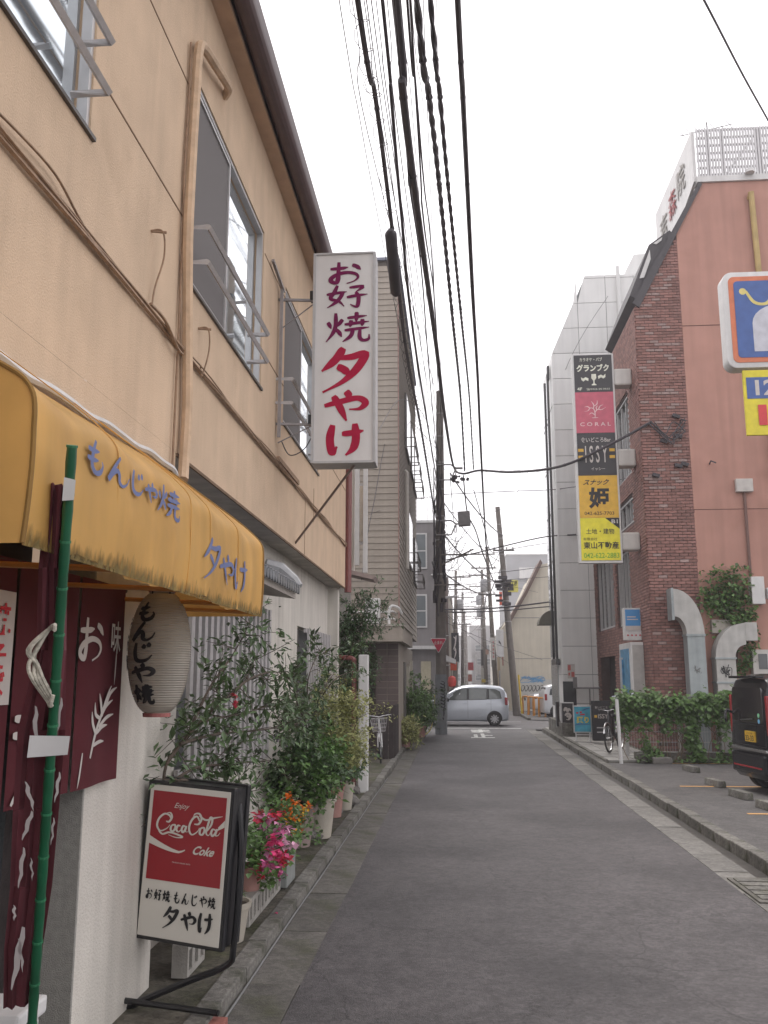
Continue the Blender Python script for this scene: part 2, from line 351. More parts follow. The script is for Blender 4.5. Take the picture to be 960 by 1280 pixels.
# ------------------------------------------------------------------ the setting: ground, road, kerbs, gutters
struct(B().quad((-900, -900, -.06), (900, -900, -.06), (900, 900, -.06), (-900, 900, -.06)).build('ground', mat('ground_concrete', (.16, .155, .15), .9, .15, .5), fixn=False))
def grid(b, x0, x1, y0, y1, z, nx, ny, amp=0, seed=1):
    r = random.Random(seed); k = len(b.v)
    for j in range(ny + 1):
        for i in range(nx + 1):
            e = 0 if i in (0, nx) else 1
            b.v.append((x0 + (x1 - x0) * i / nx, y0 + (y1 - y0) * j / ny, z + e * r.uniform(-amp, amp)))
    for j in range(ny):
        for i in range(nx): a = k + j * (nx + 1) + i; b.f.append((a, a + 1, a + nx + 2, a + nx + 1))
    return b
struct(grid(B(), -1.0, 2.52, -6, 34.2, 0, 10, 90, .004).build('road', mASP, smooth=True, fixn=False))
struct(B().quad((-40, 34.2, -.004), (40, 34.2, -.004), (40, 41.0, -.004), (-40, 41.0, -.004)).build('cross_street', mASP, fixn=False))
FD = .027                                                                  # the far street bends slightly right
fx = lambda x, y: x + FD * (y - 41)
struct(B().quad((-1.3, 41.0, -.008), (3.4, 41.0, -.008), (fx(3.2, 300), 300, -.008), (fx(-1.1, 300), 300, -.008)).build('far_street', mASP, fixn=False))
# painted markings worn on the crossing
pm = B()
for v0, (xa, xb, ya, yb) in enumerate([(-.4, 2.4, 34.5, 34.78), (1.2, 2.75, 39.6, 39.75), (-6, 1.4, 39.6, 39.75)]): pm.quad((xa, ya, .004), (xb, ya, .004), (xb, yb, .004), (xa, yb, .004))
struct(pm.build('stop_line', mPAINT, fixn=False))
# the worn 'stop' lettering on the alley surface
for g_ in (('t', '止', .45, 29.2, .75, 2.2, .04), ('t', 'ま', .5, 32.0, .7, 1.8, .04)): struct(lettering([g_], lambda x, y, o: Vector((x, y, o)), mPAINT, None, 'road_marking', lift=.007))
# concrete gutters either side, one slab per 0.6 m
def strip_parts(rootname, x0, x1, z0, z1, y0, y1, step, m, piece, jitter=.006, gap=.008, seed=3, bev=.004):
    r = random.Random(seed); root = sroot(rootname, ((x0 + x1) / 2, y0, 0)); y = y0
    me = meshof(B().box(-(x1 - x0) / 2, (x1 - x0) / 2, gap / 2, step - gap / 2, z0 - z1, 0), piece, m, bev=bev)
    i = 0
    while y < y1:
        o = share(piece, me, root, ((x0 + x1) / 2 + r.uniform(-jitter, jitter), y, z1 + r.uniform(-jitter, jitter) * .7), (0, r.uniform(-.01, .01), r.uniform(-.006, .006)))
        y += step; i += 1
    return root
strip_parts('gutter_left', -1.335, -1.0, -.05, .002, -1.2, 33.6, 1.2, mCON, 'gutter_slab', seed=4)
strip_parts('gutter_right', 2.52, 2.86, -.05, .004, -1.2, 33.6, .9, mCONR, 'gutter_slab', seed=5)
strip_parts('kerb_left', -1.47, -1.34, -.05, .095, -1.2, 32.6, .6, mKERB, 'kerb_stone', seed=6, bev=.012)
strip_parts('kerb_right', 3.02, 3.17, -.05, .11, -1.2, 33.0, .6, mKERB, 'kerb_stone', seed=7, bev=.015, jitter=.009)
struct(B().box(2.86, 3.02, -2, 33.5, -.05, -.02).build('gutter_channel', mat('wet_mud', (.06, .055, .05), .5, .3, 6, .5, 40)))
struct(grid(B(), -2.6, -1.471, -3, 33, .07, 6, 70, .008, 9).build('sidewalk_left', mMOSS, smooth=True, fixn=False))
struct(B().quad((3.171, -3, .075), (14, -3, .075), (14, 20.35, .075), (3.171, 20.35, .075)).build('parking_lot', mASP2, fixn=False))
# kerb broken away near the lot entrance, cover plate in the gutter
dc = thing('drain_cover', 'cross-ribbed concrete drain cover set in the right gutter beside the kerb', 'drain cover', (2.78, 8.8, .01))
b = B()
b.box(2.55, 3.0, 8.32, 9.28, 0, .018); b.build('frame', mCON, dc, bev=.004)
for i in range(5):
    B().box(2.59, 2.96, 8.4 + i * .17, 8.53 + i * .17, .018, .027).build('rib', mKERB, dc)
# yellow bay lines
for i, (y, xa) in enumerate([(20.25, 4.3), (16.1, 3.75), (13.0, 3.9), (9.6, 4.0)]):
    struct(B().quad((xa, y - .05, .08), (xa + 5, y - .05 + .04, .08), (xa + 5, y + .05 + .04, .08), (xa, y + .05, .08)).build('bay_line', mYELL, fixn=False))
# right sidewalk of square pavers, Y 20.3 to 33
sp = sroot('sidewalk_right', (3.9, 26, 0)); r = random.Random(11)
struct(B().box(3.171, 4.67, 20.36, 30.5, -.05, .085).build('sidewalk_bed', mMOSS))
me = meshof(B().box(-.145, .145, -.145, .145, -.04, 0), 'paver', mPAVE, bev=.006)
for j in range(33):
    for i in range(4 if j else 4):
        x = 3.42 + i * .3; y = 20.55 + j * .3
        if y < 30.3: share('paver', me, sp, (x, y, .125 + r.uniform(-.004, .004)), (r.uniform(-.01, .01), r.uniform(-.01, .01), 0))
struct(B().box(3.171, 3.5, 30.5, 33.6, -.05, .11).build('sidewalk_corner', mPAVE, bev=.01))
struct(B().box(3.172, 3.262, 20.4, 30.4, .086, .14).build('paver_edging', mKERB, bev=.01))

# ------------------------------------------------------------------ the okonomiyaki shop on the left
XU, XL, XN = -1.84, -2.1, -1.86
shop = thing('shop_building', 'peach orange rendered two storey shop with a yellow awning, left side of the alley', 'building', (-2.1, 8, 0))
b = B()
w1, w2, w3 = (2.1, 4.06, 4.65, 6.1), (5.76, 8.16, 4.64, 6.25), (9.3, 11.82, 4.62, 6.2)
b.facade((XU, -3, 3.37), (0, 1, 0), (0, 0, 1), (1, 0, 0), 17.95, 3.75, [(a + 3, c + 3, d - 3.37, e - 3.37) for a, c, d, e in (w1, w2, w3)], .13)
b.facade((XU, -3, 2.62), (0, 1, 0), (0, 0, 1), (1, 0, 0), 8.67, .749)                     # down behind the awning
b.quad((XU, 14.95, 3.37), (-8, 14.95, 3.37), (-8, 14.95, 7.12), (XU, 14.95, 7.12))
b.build('wall', mOR, shop, label='peach render of the upper storey')
b = B(); b.box(-1.848, XU + .006, 5.69, 14.93, 3.35, 3.372); b.build('drip_edge', mat('rust_edge', (.16, .10, .06), .8, .3, 9), shop)
B().box(-2.35, XU - .012, 5.68, 14.94, 3.372, 3.45).build('soffit', mat('soffit_grey', (.40, .37, .34), .9, .12, 3, streak=.2), shop)
# joints scored in the render
mJ = mat('joint_brown', (.16, .09, .05), .9)
for (y0, y1, z) in [(-1, 5.74, 5.03), (8.2, 9.28, 5.03), (-1, 5.74, 6.05), (8.2, 9.28, 6.05), (11.85, 14.9, 5.03)]: B().box(XU - .002, XU + .003, y0, y1, z - .006, z + .006).build('joint', mJ, shop)
for y, z0, z1 in [(10.83, 3.38, 4.05), (11.5, 3.9, 4.35)]: B().box(XU - .002, XU + .003, y - .008, y + .008, z0, z1).build('joint', mJ, shop)
# eaves
B().box(-2.4, XU + .135, -3, 14.99, 7.121, 7.17).build('eaves_board', mFASC, shop)
B().prism([(XU + .205, 7.17), (XU + .24, 7.17), (XU + .24, 7.34), (XU + .205, 7.34)], (-3, 15.0)).v
g = B(); pr = [(XU + .225 + .085 * math.cos(a), 7.235 + .095 * math.sin(a)) for a in [PI + i * PI / 8 for i in range(9)]] + [(XU + .315, 7.34), (XU + .137, 7.34)]
g.prism([(a, c) for a, c in pr], (-3, 15.05)); g.build('gutter', mROOF, shop)
B().prism([(XU + .13, 7.171), (XU + .13, 7.36), (-8, 9.6), (-8, 7.171)], (-3, 14.98)).build('roof', mROOF, shop)
# lower walls
lat1, lat2 = (6.75, 9.85, 1.05, 2.62), (11.9, 14.62, 1.1, 2.57)
b = B().facade((XL, 5.68, 0), (0, 1, 0), (0, 0, 1), (1, 0, 0), 9.22, 3.372, [(a - 5.68, c - 5.68, d, e) for a, c, d, e in (lat1, lat2)], .14)
b.quad((XL, 14.9, 0), (-8, 14.9, 0), (-8, 14.9, 3.372), (XL, 14.9, 3.372))
b.build('wall', mWH, shop, label='white render of the ground floor')
B().box(XL, -1.93, 14.72, 14.93, 0, 3.371).build('pilaster', mWH, shop)
b = B(); b.box(-2.15, XN, 4.52, 5.67, 0, 2.615); b.build('wall', mWH, shop, label='white rendered wall pier beside the entrance', bev=.012)
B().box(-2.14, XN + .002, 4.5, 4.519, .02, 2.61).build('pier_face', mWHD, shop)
B().box(-2.2, XU - .01, -3, 5.66, 2.62, 2.7).build('soffit', mat('lintel_cream', (.45, .33, .16), .9), shop)
# entrance recess: sliding door
B().box(-2.6, -2.2, -3, 4.49, 0, 2.619).build('entrance_backing', mat('entrance_dark', (.05, .035, .03), .9), shop)
d = B().box(-2.2, -2.17, 3.3, 4.45, .08, 2.1).build('door', mWOODD, shop)
B().box(-2.168, -2.162, 3.42, 4.33, .9, 1.98).build('pane', mDGLASS, d)
B().box(-2.2, -1.9, -3, 4.45, .06, .14).build('threshold', mKERB, shop)
def window(parent, X, y0, y1, z0, z1, split, screen_first=True, d=.12, top=True):
    xf = X - .038; b = B(); t = .034
    b.box(xf - .03, X - .012, y0 + .001, y0 + t, z0 + .001, z1 - .001); b.box(xf - .03, X - .012, y1 - t, y1 - .001, z0 + .001, z1 - .001)
    b.box(xf - .03, X - .012, y0 + t, y1 - t, z0 + .001, z0 + t); b.box(xf - .03, X - .012, y0 + t, y1 - t, z1 - t, z1 - .001)
    f = b.build('window', mALU, parent)
    B().box(X - .1, X + .02, y0 - .03, y1 + .03, z0 - .025, z0 - .002).build('sill', mALUD, f)
    B().box(xf - .05, xf - .045, y0 + t, y1 - t, z0 + t, z1 - t).build('pane', mGLASS, f)
    B().box(xf - .045, xf - .02, split - .015, split + .015, z0 + t, z1 - t).build('mullion', mALU, f)
    a, c = (y0 + t, split) if screen_first else (split, y1 - t)
    sc = B(); sc.box(xf + .001, xf + .006, a + .03, c - .03, z0 + t + .03, z1 - t - .03); sc.build('insect_screen', mSCREEN, f)
    fr = B(); fr.box(xf - .005, xf + .02, a, a + .03, z0 + t, z1 - t); fr.box(xf - .005, xf + .02, c - .03, c, z0 + t, z1 - t)
    fr.box(xf - .005, xf + .02, a + .03, c - .03, z0 + t, z0 + t + .03); fr.box(xf - .005, xf + .02, a + .03, c - .03, z1 - t - .03, z1 - t); fr.build('screen_frame', mALU, f)
    return f
window(shop, XU, *w1, 2.9, True); window(shop, XU, *w2, 6.88); window(shop, XU, *w3, 10.5)
# storm rails in front of the windows
def rails(parent, X, y0, y1, zs, off=.17):
    f = B()
    for z in zs: f.tube([(X - .02, y0, z), (X + off, y0, z), (X + off, y1, z), (X - .02, y1, z)], .021, 4)
    f.build('guard_rail', mRAIL, parent)
rails(shop, XU, 1.9, 3.86, [4.74, 5.02]); rails(shop, XU, 5.66, 7.66, [4.72, 4.98]); rails(shop, XU, 8.9, 11.1, [4.72, 4.98])
# slatted grilles over the two ground-floor windows
def grille(y0, y1, z0, z1, n, glass0):
    gr = B(); gr.box(XL + .02, XL + .05, y0 - .06, y1 + .06, z1 - .06, z1 - .01); gr.box(XL + .02, XL + .05, y0 - .06, y1 + .06, z0 + .12, z0 + .17)
    g = gr.build('grille', mRAIL, shop)
    me = meshof(B().box(0, .03, -.042, .042, z0 - z1, 0), 'slat', mRAIL)
    for i in range(n): share('slat', me, g, (XL + .052, y0 + (y1 - y0) * (i + .5) / n, z1))
    w = B().box(XL - .13, XL - .12, y0, y1, z0, z1).build('pane', mat('frosted_glass', (.16, .165, .17), .35, .1, 2), shop)
    b = B(); b.box(XL - .11, XL - .06, y0, y0 + .05, z0, z1); b.box(XL - .11, XL - .06, (y0 + y1) / 2 - .03, (y0 + y1) / 2 + .03, z0, z1); b.box(XL - .11, XL - .06, y0 + .05, y1, z0, z0 + .05)
    b.build('window_frame', mALUD, shop)
grille(*lat1, 17, 0); grille(12.35, 14.6, 1.1, 2.56, 13, 0)
# little tiled canopy above the first grille
cp = B().prism([(XL + .001, 2.78), (-1.72, 2.73), (-1.72, 2.80), (XL + .001, 3.0)], (6.3, 9.62)).build('canopy', mat('canopy_render', (.42, .38, .34), .9, .1, 3, .3), shop)
tl = meshof(B().prism([(.055 * math.cos(a), .055 * math.sin(a)) for a in [i * PI / 6 for i in range(7)]] + [(-.035, 0), (0, .035), (.035, 0)][:0], (0, .47), 'x'), 'roof_tile', mTIL, smooth=True)
for i in range(26):
    share('roof_tile', tl, cp, (XL + .0, 6.37 + i * .125, 3.03), (0, math.radians(26), 0))
b = B()
for i in range(26): b.lathe([(.052, 0), (.052, .02)], (-1.68, 6.37 + i * .125, 2.82), 10, ax='x')
b.build('tile_cap', mTIL, cp)
B().tube([(-2.05, 9.55, 3.1), (-1.9, 9.62, 3.06), (-1.74, 9.62, 2.93), (-1.68, 9.6, 2.86)], [.07, .075, .06, .045], 8).build('ridge_tile', mat('ridge_tile', (.42, .42, .43), .4, .15, 8), cp)
# wrapped refrigerant pipe and its companion cable
pp = smoothpts([(XU + .0, 6.52, 6.60), (XU + .06, 6.44, 6.62), (XU + .075, 6.2, 6.55), (XU + .07, 5.95, 6.49), (XU + .06, 5.72, 6.44), (XU + .055, 5.63, 6.33), (XU + .05, 5.61, 5.9), (XU + .05, 5.585, 5.3), (XU + .055, 5.57, 4.8), (XU + .05, 5.66, 4.2), (XU + .05, 5.72, 3.7), (XU + .05, 5.70, 3.3), (XU + .06, 5.66, 3.18)], 5)
B().tube(pp, .037, 8).build('wrapped_pipe', mPIPE, shop, smooth=True)
bd = B()
for i in range(12): q = Vector((XU + .05, 5.59, 3.5 + i * .24)); bd.tube([q + Vector((0, 0, -.008)), q + Vector((0, 0, .008))], .0405, 8)
r = random.Random(5)
B().tube(smoothpts([(XU + .02, 5.55 + r.uniform(-.015, .015), 3.2 + i * .35) for i in range(10)], 3), .008, 5).build('wire', mCABW, shop)
cb = B()
for k in range(4):
    pts = []; ph = r.uniform(0, 6)
    for i in range(64):
        y = -1 + i * .252; pts.append((XU + .022 + .008 * math.sin(ph + y * 2.1) + .003 * k, y, 4.08 + (.007 + .002 * k) * math.sin(ph + y * (1.5 + .5 * k)) + .009 * (k - 1.5)))
    cb.tube(pts, [.013, .009, .008, .006][k], 5)
cb.build('cable_bundle', mCABW, shop, smooth=True)
b = B(); b.tube(smoothpts([(XU + .02, 3.0, 4.13), (XU + .03, 3.3, 4.16), (XU + .03, 3.65, 4.18), (XU + .03, 3.9, 4.12), (XU + .02, 4.1, 4.09)], 5), .007, 5)
b.tube(smoothpts([(XU + .02, 5.0, 4.13), (XU + .05, 5.2, 4.10), (XU + .05, 5.45, 4.02), (XU + .04, 5.6, 4.03)], 5), .011, 5)
for y, z in ((5.0, 4.61), (6.06, 4.40)): b.tube(smoothpts([(XU, y, z), (XU + .07, y + .02, z), (XU + .07, y + .06, z - .15), (XU + .03, y + .04, z - .35), (XU + .03, y, 4.12)], 5), .006, 5)
b.build('wire', mCABW, shop)
for y, z in ((5.0, 4.61), (6.06, 4.40)): B().tube([(XU - .01, y, z), (XU + .09, y + .03, z)], .009, 6).build('hook', mCABW, shop)
b = B(); b.box(XU, XU + .035, 9.0, 10.2, 4.12, 4.17); b.build('cable_clip_board', mCABW, shop)
# hole in the wall top left: a small vent hood
B().lathe([(.09, 0), (.09, .08), (.06, .12)], (XU, 4.55, 6.52), 12, ax='x').build('vent_hood', mALU, shop, smooth=True)

# ------------------------------------------------------------------ awning
XA, ZA, ZB, ZT, YA0, YA1 = -1.2, 2.70, 2.27, 3.21, 2.4, 5.52
prof = [(XU + .01, ZT), (-1.70, 3.11), (-1.50, 2.965), (-1.34, 2.845), (-1.262, 2.775), (-1.218, 2.725), (XA - .003, 2.675), (XA, 2.60), (XA + .002, 2.5), (XA - .002, 2.38), (XA - .010, ZB)]
prof = [(p.x, p.y) for p in smoothpts([(a, c, 0) for a, c in prof], 3)]
aw = thing('awning', 'weathered yellow fabric awning with blue lettering over the shop entrance', 'awning', (XU, 4, ZB))
NY = 60; b = B(); k = len(prof); KP = k; r = random.Random(3)
for j in range(NY + 1):
    y = YA0 + (YA1 - YA0) * j / NY
    for i, (x, z) in enumerate(prof):
        s = i / (k - 1); pk = .016 * math.sin(j * PI / 12) ** 2 * math.sin(PI * min(1, s * 1.2)) + .0035 * math.sin(y * 21 + s * 3) * s + .004 * math.sin(y * 9.3 + s * 9) * s * s + .003 * math.sin(y * 47) * s ** 3
        zd_ = -.10 * (1 - j / NY) * max(0, 1 - s * 2.4); b.v.append((x - pk, y, z + zd_ - pk * .8 + (0.012 * math.sin(y * 5) if i == k - 1 else 0)))
for j in range(NY):
    for i in range(k - 1): q = j * k + i; b.f.append((q, q + 1, q + k + 1, q + k))
b.build('canopy_cloth', mAWN, aw, smooth=True, fixn=False)
for y in (YA0, YA1):
    zz_ = lambda i, z: z - (.10 * max(0, 1 - i / (k - 1) * 2.4) if y == YA0 else 0)
    b = B(); b.add([(x, y, zz_(i, z)) for i, (x, z) in enumerate(prof)] + [(XU + .01, y, ZB)], [tuple(range(k + 1))]); b.build('end_cloth', mAWN, aw, fixn=False)
    B().tube([(x + .002, y, zz_(i, z)) for i, (x, z) in enumerate(prof)], .008, 6).build('piping', mat('awning_piping', (.24, .13, .03), .8), aw)
b = B().quad((XA - .004, YA0, ZB - .006), (XA - .004, YA1, ZB - .006), (XA + .004, YA1, ZB + .085), (XA + .004, YA0, ZB + .085)); hem = b.build('mouldy_hem', mMOULD, aw, fixn=False)
_n = mMOULD.node_tree; _L = _n.links.new; _tc = _n.nodes.new('ShaderNodeTexCoord'); _mp = _n.nodes.new('ShaderNodeMapping'); _mp.inputs['Scale'].default_value = (1, 1, .25); _L(_tc.outputs['Object'], _mp.inputs[0])
_no = _n.nodes.new('ShaderNodeTexNoise'); _no.inputs['Scale'].default_value = 34; _no.inputs['Detail'].default_value = 5; _L(_mp.outputs[0], _no.inputs[0]); _no2 = _n.nodes.new('ShaderNodeTexNoise'); _no2.inputs['Scale'].default_value = 3; _L(_tc.outputs['Object'], _no2.inputs[0])
_sp = _n.nodes.new('ShaderNodeSeparateXYZ'); _L(_tc.outputs['Object'], _sp.inputs[0])
def _m(op, a, c):
    q = _n.nodes.new('ShaderNodeMath'); q.operation = op
    for k, v in enumerate((a, c)):
        if isinstance(v, (int, float)): q.inputs[k].default_value = v
        else: _L(v, q.inputs[k])
    return q.outputs[0]
_h = _m('MULTIPLY', _sp.outputs[2], 17.0); _f = _m('SUBTRACT', _m('ADD', _m('MULTIPLY', _no.outputs['Fac'], 2.6), _m('MULTIPLY', _no2.outputs['Fac'], 1.2)), _m('ADD', _h, 1.05)); _cl = _n.nodes.new('ShaderNodeClamp'); _L(_f, _cl.inputs[0])
_tr = _n.nodes.new('ShaderNodeBsdfTransparent'); _ms = _n.nodes.new('ShaderNodeMixShader'); _L(_m('MULTIPLY', _cl.outputs[0], .9), _ms.inputs[0]); _L(_tr.outputs[0], _ms.inputs[1]); _L(_n.nodes['Principled BSDF'].outputs[0], _ms.inputs[2]); _L(_ms.outputs[0], _n.nodes['Material Output'].inputs[0])
for ys_ in (3.05, 3.95, 4.28, 4.86): b = B().tube([(x + .002, ys_ + .02 * (1 - i / (KP - 1)), z) for i, (x, z) in enumerate(prof)], .0028, 4); b.build('seam', mAWN, aw)
b = B()
for y in (YA0 + .06, 3.2, 4.0, 4.8, YA1 - .05): b.tube([(XU + .02, y, ZB + .05), (XA - .03, y, ZB + .02)], .012, 6)
b.tube([(XA - .035, YA0 + .03, ZB + .03), (XA - .035, YA1 - .03, ZB + .03)], .014, 6); b.build('frame', mat('awning_frame', (.45, .20, .04), .6), aw)
b = B(); b.tube(smoothpts([(XU + .03, YA0 + (YA1 - YA0) * i / 14, ZT + .02 - .09 * (1 - i / 14) + .010 * math.sin(i * 2.2)) for i in range(15)] + [(XU + .03, 5.6, 3.2)], 4), .02, 6); b.build('sealing_tape', mWPL, aw, smooth=True)
# blue letters: positions read along the fascia (y, z)
fn = lambda y, z, o: Vector((XA + .003 + o, y, z))
def cell(u0, v0, u1, v1):                     # glyph box on the fascia from two sight lines
    a, c = onX(u0, v0, XA), onX(u1, v1, XA); return a.y, min(a.z, c.z), c.y - a.y, abs(a.z - c.z)
its = []
for ch, y0, y1, z0, z1 in [('も', 2.75, 2.925, 2.565, 2.685), ('ん', 2.94, 3.16, 2.57, 2.68), ('じ', 3.15, 3.32, 2.575, 2.67), ('や', 3.32, 3.47, 2.575, 2.66), ('焼', 3.47, 3.77, 2.555, 2.69),
                            ('夕', 4.16, 4.50, 2.36, 2.58), ('や', 4.46, 4.77, 2.37, 2.54), ('け', 4.77, 5.09, 2.365, 2.555)]:
    its.append(('b', ch, y0, z0, y1 - y0, z1 - z0, .021 if z0 > 2.5 else .030))
lettering(its, fn, mBLUE, aw, lift=.0025)

# ------------------------------------------------------------------ noren, nobori, lantern at the entrance
def cloth(name, parent, y0, y1, z0, z1, x, m, folds=3, amp=.02, skew=0, label=None):
    b = B(); ny, nz = 18, 8
    for j in range(nz + 1):
        for i in range(ny + 1):
            s, t = i / ny, j / nz; b.v.append((x + amp * math.sin(s * folds * PI) * (1 - t * .6), y0 + (y1 - y0) * s, z0 + (z1 - z0) * t))
    for j in range(nz):
        for i in range(ny): q = j * (ny + 1) + i; b.f.append((q, q + 1, q + ny + 2, q + ny + 1))
    return b.build(name, m, parent, label, smooth=True, fixn=False)
XC = -1.82
no = thing('noren_curtain', 'maroon cloth shop curtain with white characters and a plant motif under the yellow awning', 'curtain', (XC, 3.6, 1.37))
for i, (a, c) in enumerate([(1.9, 2.45), (2.47, 3.0), (3.02, 3.58), (3.60, 4.2), (4.22, 4.8)]): cloth('curtain_panel', no, a, c, 1.37, 2.38, XC + .004 * i, mNOR, 2, .012)
B().tube([(XC - .01, 1.8, 2.37), (XC - .01, 4.86, 2.37)], .014, 8).build('rod', mWOODD, no)
pf = lambda y, z, o: Vector((XC + .022 + o, y, z))
lettering([('b', 'お', 4.16, 1.96, .36, .24, .035), ('t', '味', 4.60, 2.02, .13, .17, .01, 0), ('s', [[(60, 0), (55, 50), (48, 100)]], 4.62, 1.86, .1, .16, .012), ('s', GL['枝'], 4.32, 1.50, .42, .36, .022), ('s', [[(50, 0), (30, 60), (10, 100)]], 4.26, 1.38, .1, .16, .014),
           ('b', 'も', 3.56, 1.56, .34, .26, .04), ('b', 'ん', 3.60, 1.38, .3, .16, .015)], pf, mINKW, no, lift=.006)
tg = lettering([('r', None, 3.05, 1.79, .50, .45, 0)], pf, mINKW, no, 'name_label', lift=.004)
lettering([('t', '焼', 3.36, 2.06, .15, .13, .02), ('t', 'そ', 3.37, 1.93, .12, .10, .02), ('t', 'ば', 3.37, 1.82, .12, .1, .02)], pf, mRED, no, lift=.010)

pa, pb = onX(42, 1250, -1.36), onX(90, 558, -1.12); dr = (pb - pa).normalized()
p0 = pa - dr * ((pa.z - .08) / dr.z); Lp = (pb - p0).length
nb = thing('banner_pole', 'green bamboo-look pole with a folded maroon banner leaning at the shop entrance', 'banner', p0)
bp = B(); rr = []; pts = []; q = 0
for i in range(56):
    t = i / 55; pts.append(p0 + dr * Lp * t); rr.append(.0150 if i % 3 else .0166)
bp.tube(pts, rr, 10); pl_ = bp.build('pole', mGREEN, nb, smooth=True)
k = B()
for i in range(1, 56, 3): k.tube([pts[i] - dr * .0035, pts[i] + dr * .0035], .0172, 10)
k.build('node_ring', mat('green_ring', (.03, .16, .075), .5, .2, 20), pl_)
on = lambda v: p0 + dr * Lp * ((1250 - v) / 692 * (Lp - (pa - p0).length) / Lp + (pa - p0).length / Lp)
b = B(); wds = [(600, .055, .03), (700, .06, .05), (800, .05, .085), (900, .09, .11), (1000, .09, .10), (1100, .085, .09), (1180, .09, .06), (1262, .08, .05)]
k = 0; NC = 9; sv = Vector((.0, 1, 0)) * .6 + Vector((.8, 0, 0))
sv = Vector((.86, .5, 0))
for v, l, rgt in wds:
    c = on(v) + Vector((-.025, .03, 0))
    for j in range(NC): s = j / (NC - 1); b.v.append(tuple(c + sv * (-l + (l + rgt * .45) * s) + Vector((-.5, .86, 0)) * (.022 * math.sin(j * 2.4 + v * .01))))
for i in range(len(wds) - 1):
    for j in range(NC - 1): q = i * NC + j; b.f.append((q, q + 1, q + NC + 1, q + NC))
b.build('banner_cloth', mNOR2, nb, smooth=True, fixn=False)
bo = on(930) + Vector((.0, .0, 0))
def nbf(x, y, o): c = on(y); return c + Vector((-.025, .03, 0)) + sv * x + Vector((.5, -.86, 0)) * (.03 + o)
b = B()
for x0_, v0_, x1_, v1_, w_ in [(-.045, 868, -.038, 925, .011), (.028, 858, .020, 908, .009), (-.02, 905, .0, 918, .006), (-.06, 962, -.030, 1000, .012), (-.035, 1000, -.058, 1036, .011), (.038, 952, .030, 990, .008), (-.052, 1046, -.060, 1098, .010),
                               (-.03, 1060, -.02, 1090, .006), (-.038, 1150, -.060, 1232, .017), (-.05, 1165, -.03, 1210, .009), (-.07, 1120, -.066, 1140, .008), (.03, 1010, .028, 1045, .006)]:
    n_ = 7; Lq = []; Rq = []
    for q in range(n_):
        t = q / (n_ - 1); k_ = w_ * (.18 + math.sin(PI * min(1, t * .9 + .12))); x_, v_ = x0_ + (x1_ - x0_) * t + .003 * math.sin(q * 2), v0_ + (v1_ - v0_) * t; Lq.append(nbf(x_ - k_ * .5, v_, 0)); Rq.append(nbf(x_ + k_ * .5, v_ + 2, 0))
    b.add(Lq + Rq, [(q, q + 1, n_ + q + 1, n_ + q) for q in range(n_ - 1)])
b.build('lettering', mat('banner_print', (.40, .36, .35), .9), nb, fixn=False)
for v, wd in ((610, .022), (918, .078)):
    c = on(v); b = B(); s = -1 if v == 610 else 0
    b.add([c + sv * x + Vector((.5, -.86, 0)) * .026 + dr * z for x, z in ((-wd * .9, -.035), (wd * .6, -.03), (wd * .65, .03), (-wd * .85, .035))], [(0, 1, 2, 3)]); b.build('tape', mWPL, nb, fixn=False)
rp = B(); r = random.Random(4)
for k in range(4):
    rp.tube(smoothpts([on(770 + k * 2) + Vector((0, -.03, 0)), on(775) + sv * -.03, on(800) + sv * (-.060 - .008 * k) + Vector((0, .012 * math.sin(k * 2), 0)), on(818) + sv * (-.075 + .008 * k) + Vector((.0, -.012 * math.cos(k * 2), 0)), on(835) + sv * (-.055 + .010 * k) + Vector((0, -.03, 0)), on(862) + sv * (-.02 + .006 * k), on(868) + Vector((0, -.028, 0)), on(855) + sv * .008 + Vector((0, -.03, 0))], 5), .0065, 6)
rp.build('rope', mat('rope', (.46, .43, .36), .95, .3, 60, .5, 200), nb, smooth=True)
bx = thing('storage_box', 'white lidded plastic box at the foot of the green banner pole', 'box', (-1.66, 3.2, .08))
B().box(-1.9, -1.44, 3.06, 3.24, .08, .76).build('body', mWPL, bx, bev=.02); B().box(-1.915, -1.425, 3.045, 3.255, .762, .82).build('lid', mWPL, bx, bev=.012)

lc = onX(199, 822, -1.6); lc = Vector((-1.6, lc.y, 0))
ln = thing('paper_lantern', 'white paper lantern with black brush characters wrapped in clear plastic under the awning', 'lantern', (lc.x, lc.y, 1.69))
b = B(); R0 = .165; z0, z1 = 1.70, 2.36; pr = []
for i in range(105):
    t = i / 104; e = min(1, math.sin(PI * t) ** .33) if 0 < t < 1 else 0
    pr.append((max(.065, R0 * e) + (.0035 if i % 2 else 0), z0 + (z1 - z0) * t))
b.lathe(pr, (lc.x, lc.y, 0), 28, cap=False); b.build('shade', mat('lantern_paper', (.42, .38, .32), .55, .08, 7, streak=.12, trans=.3, coat=.5), ln, smooth=True)
for z in (1.69, 2.355): B().lathe([(.072, 0), (.074, .02)], (lc.x, lc.y, z), 20).build('ring', mat('faded_red', (.30, .10, .09), .6, .3, 20), ln)
def lf(x, y, o):
    t = (y - z0) / (z1 - z0); e = max(.0, math.sin(PI * min(.999, max(.001, t)))) ** .33; R = max(.065, R0 * e) + .004 + o
    q = math.radians(-86) + x / R0; return Vector((lc.x + R * math.cos(q), lc.y + R * math.sin(q), y))
lettering([('b', c, -.13, 2.19 - i * .108, .15, .108, .024) for i, c in enumerate('もんじや焼')] + [('b', c, -.31, 2.14 - i * .105, .10, .09, .018) for i, c in enumerate('お好焼')], lf, mBLK, ln, lift=.001)
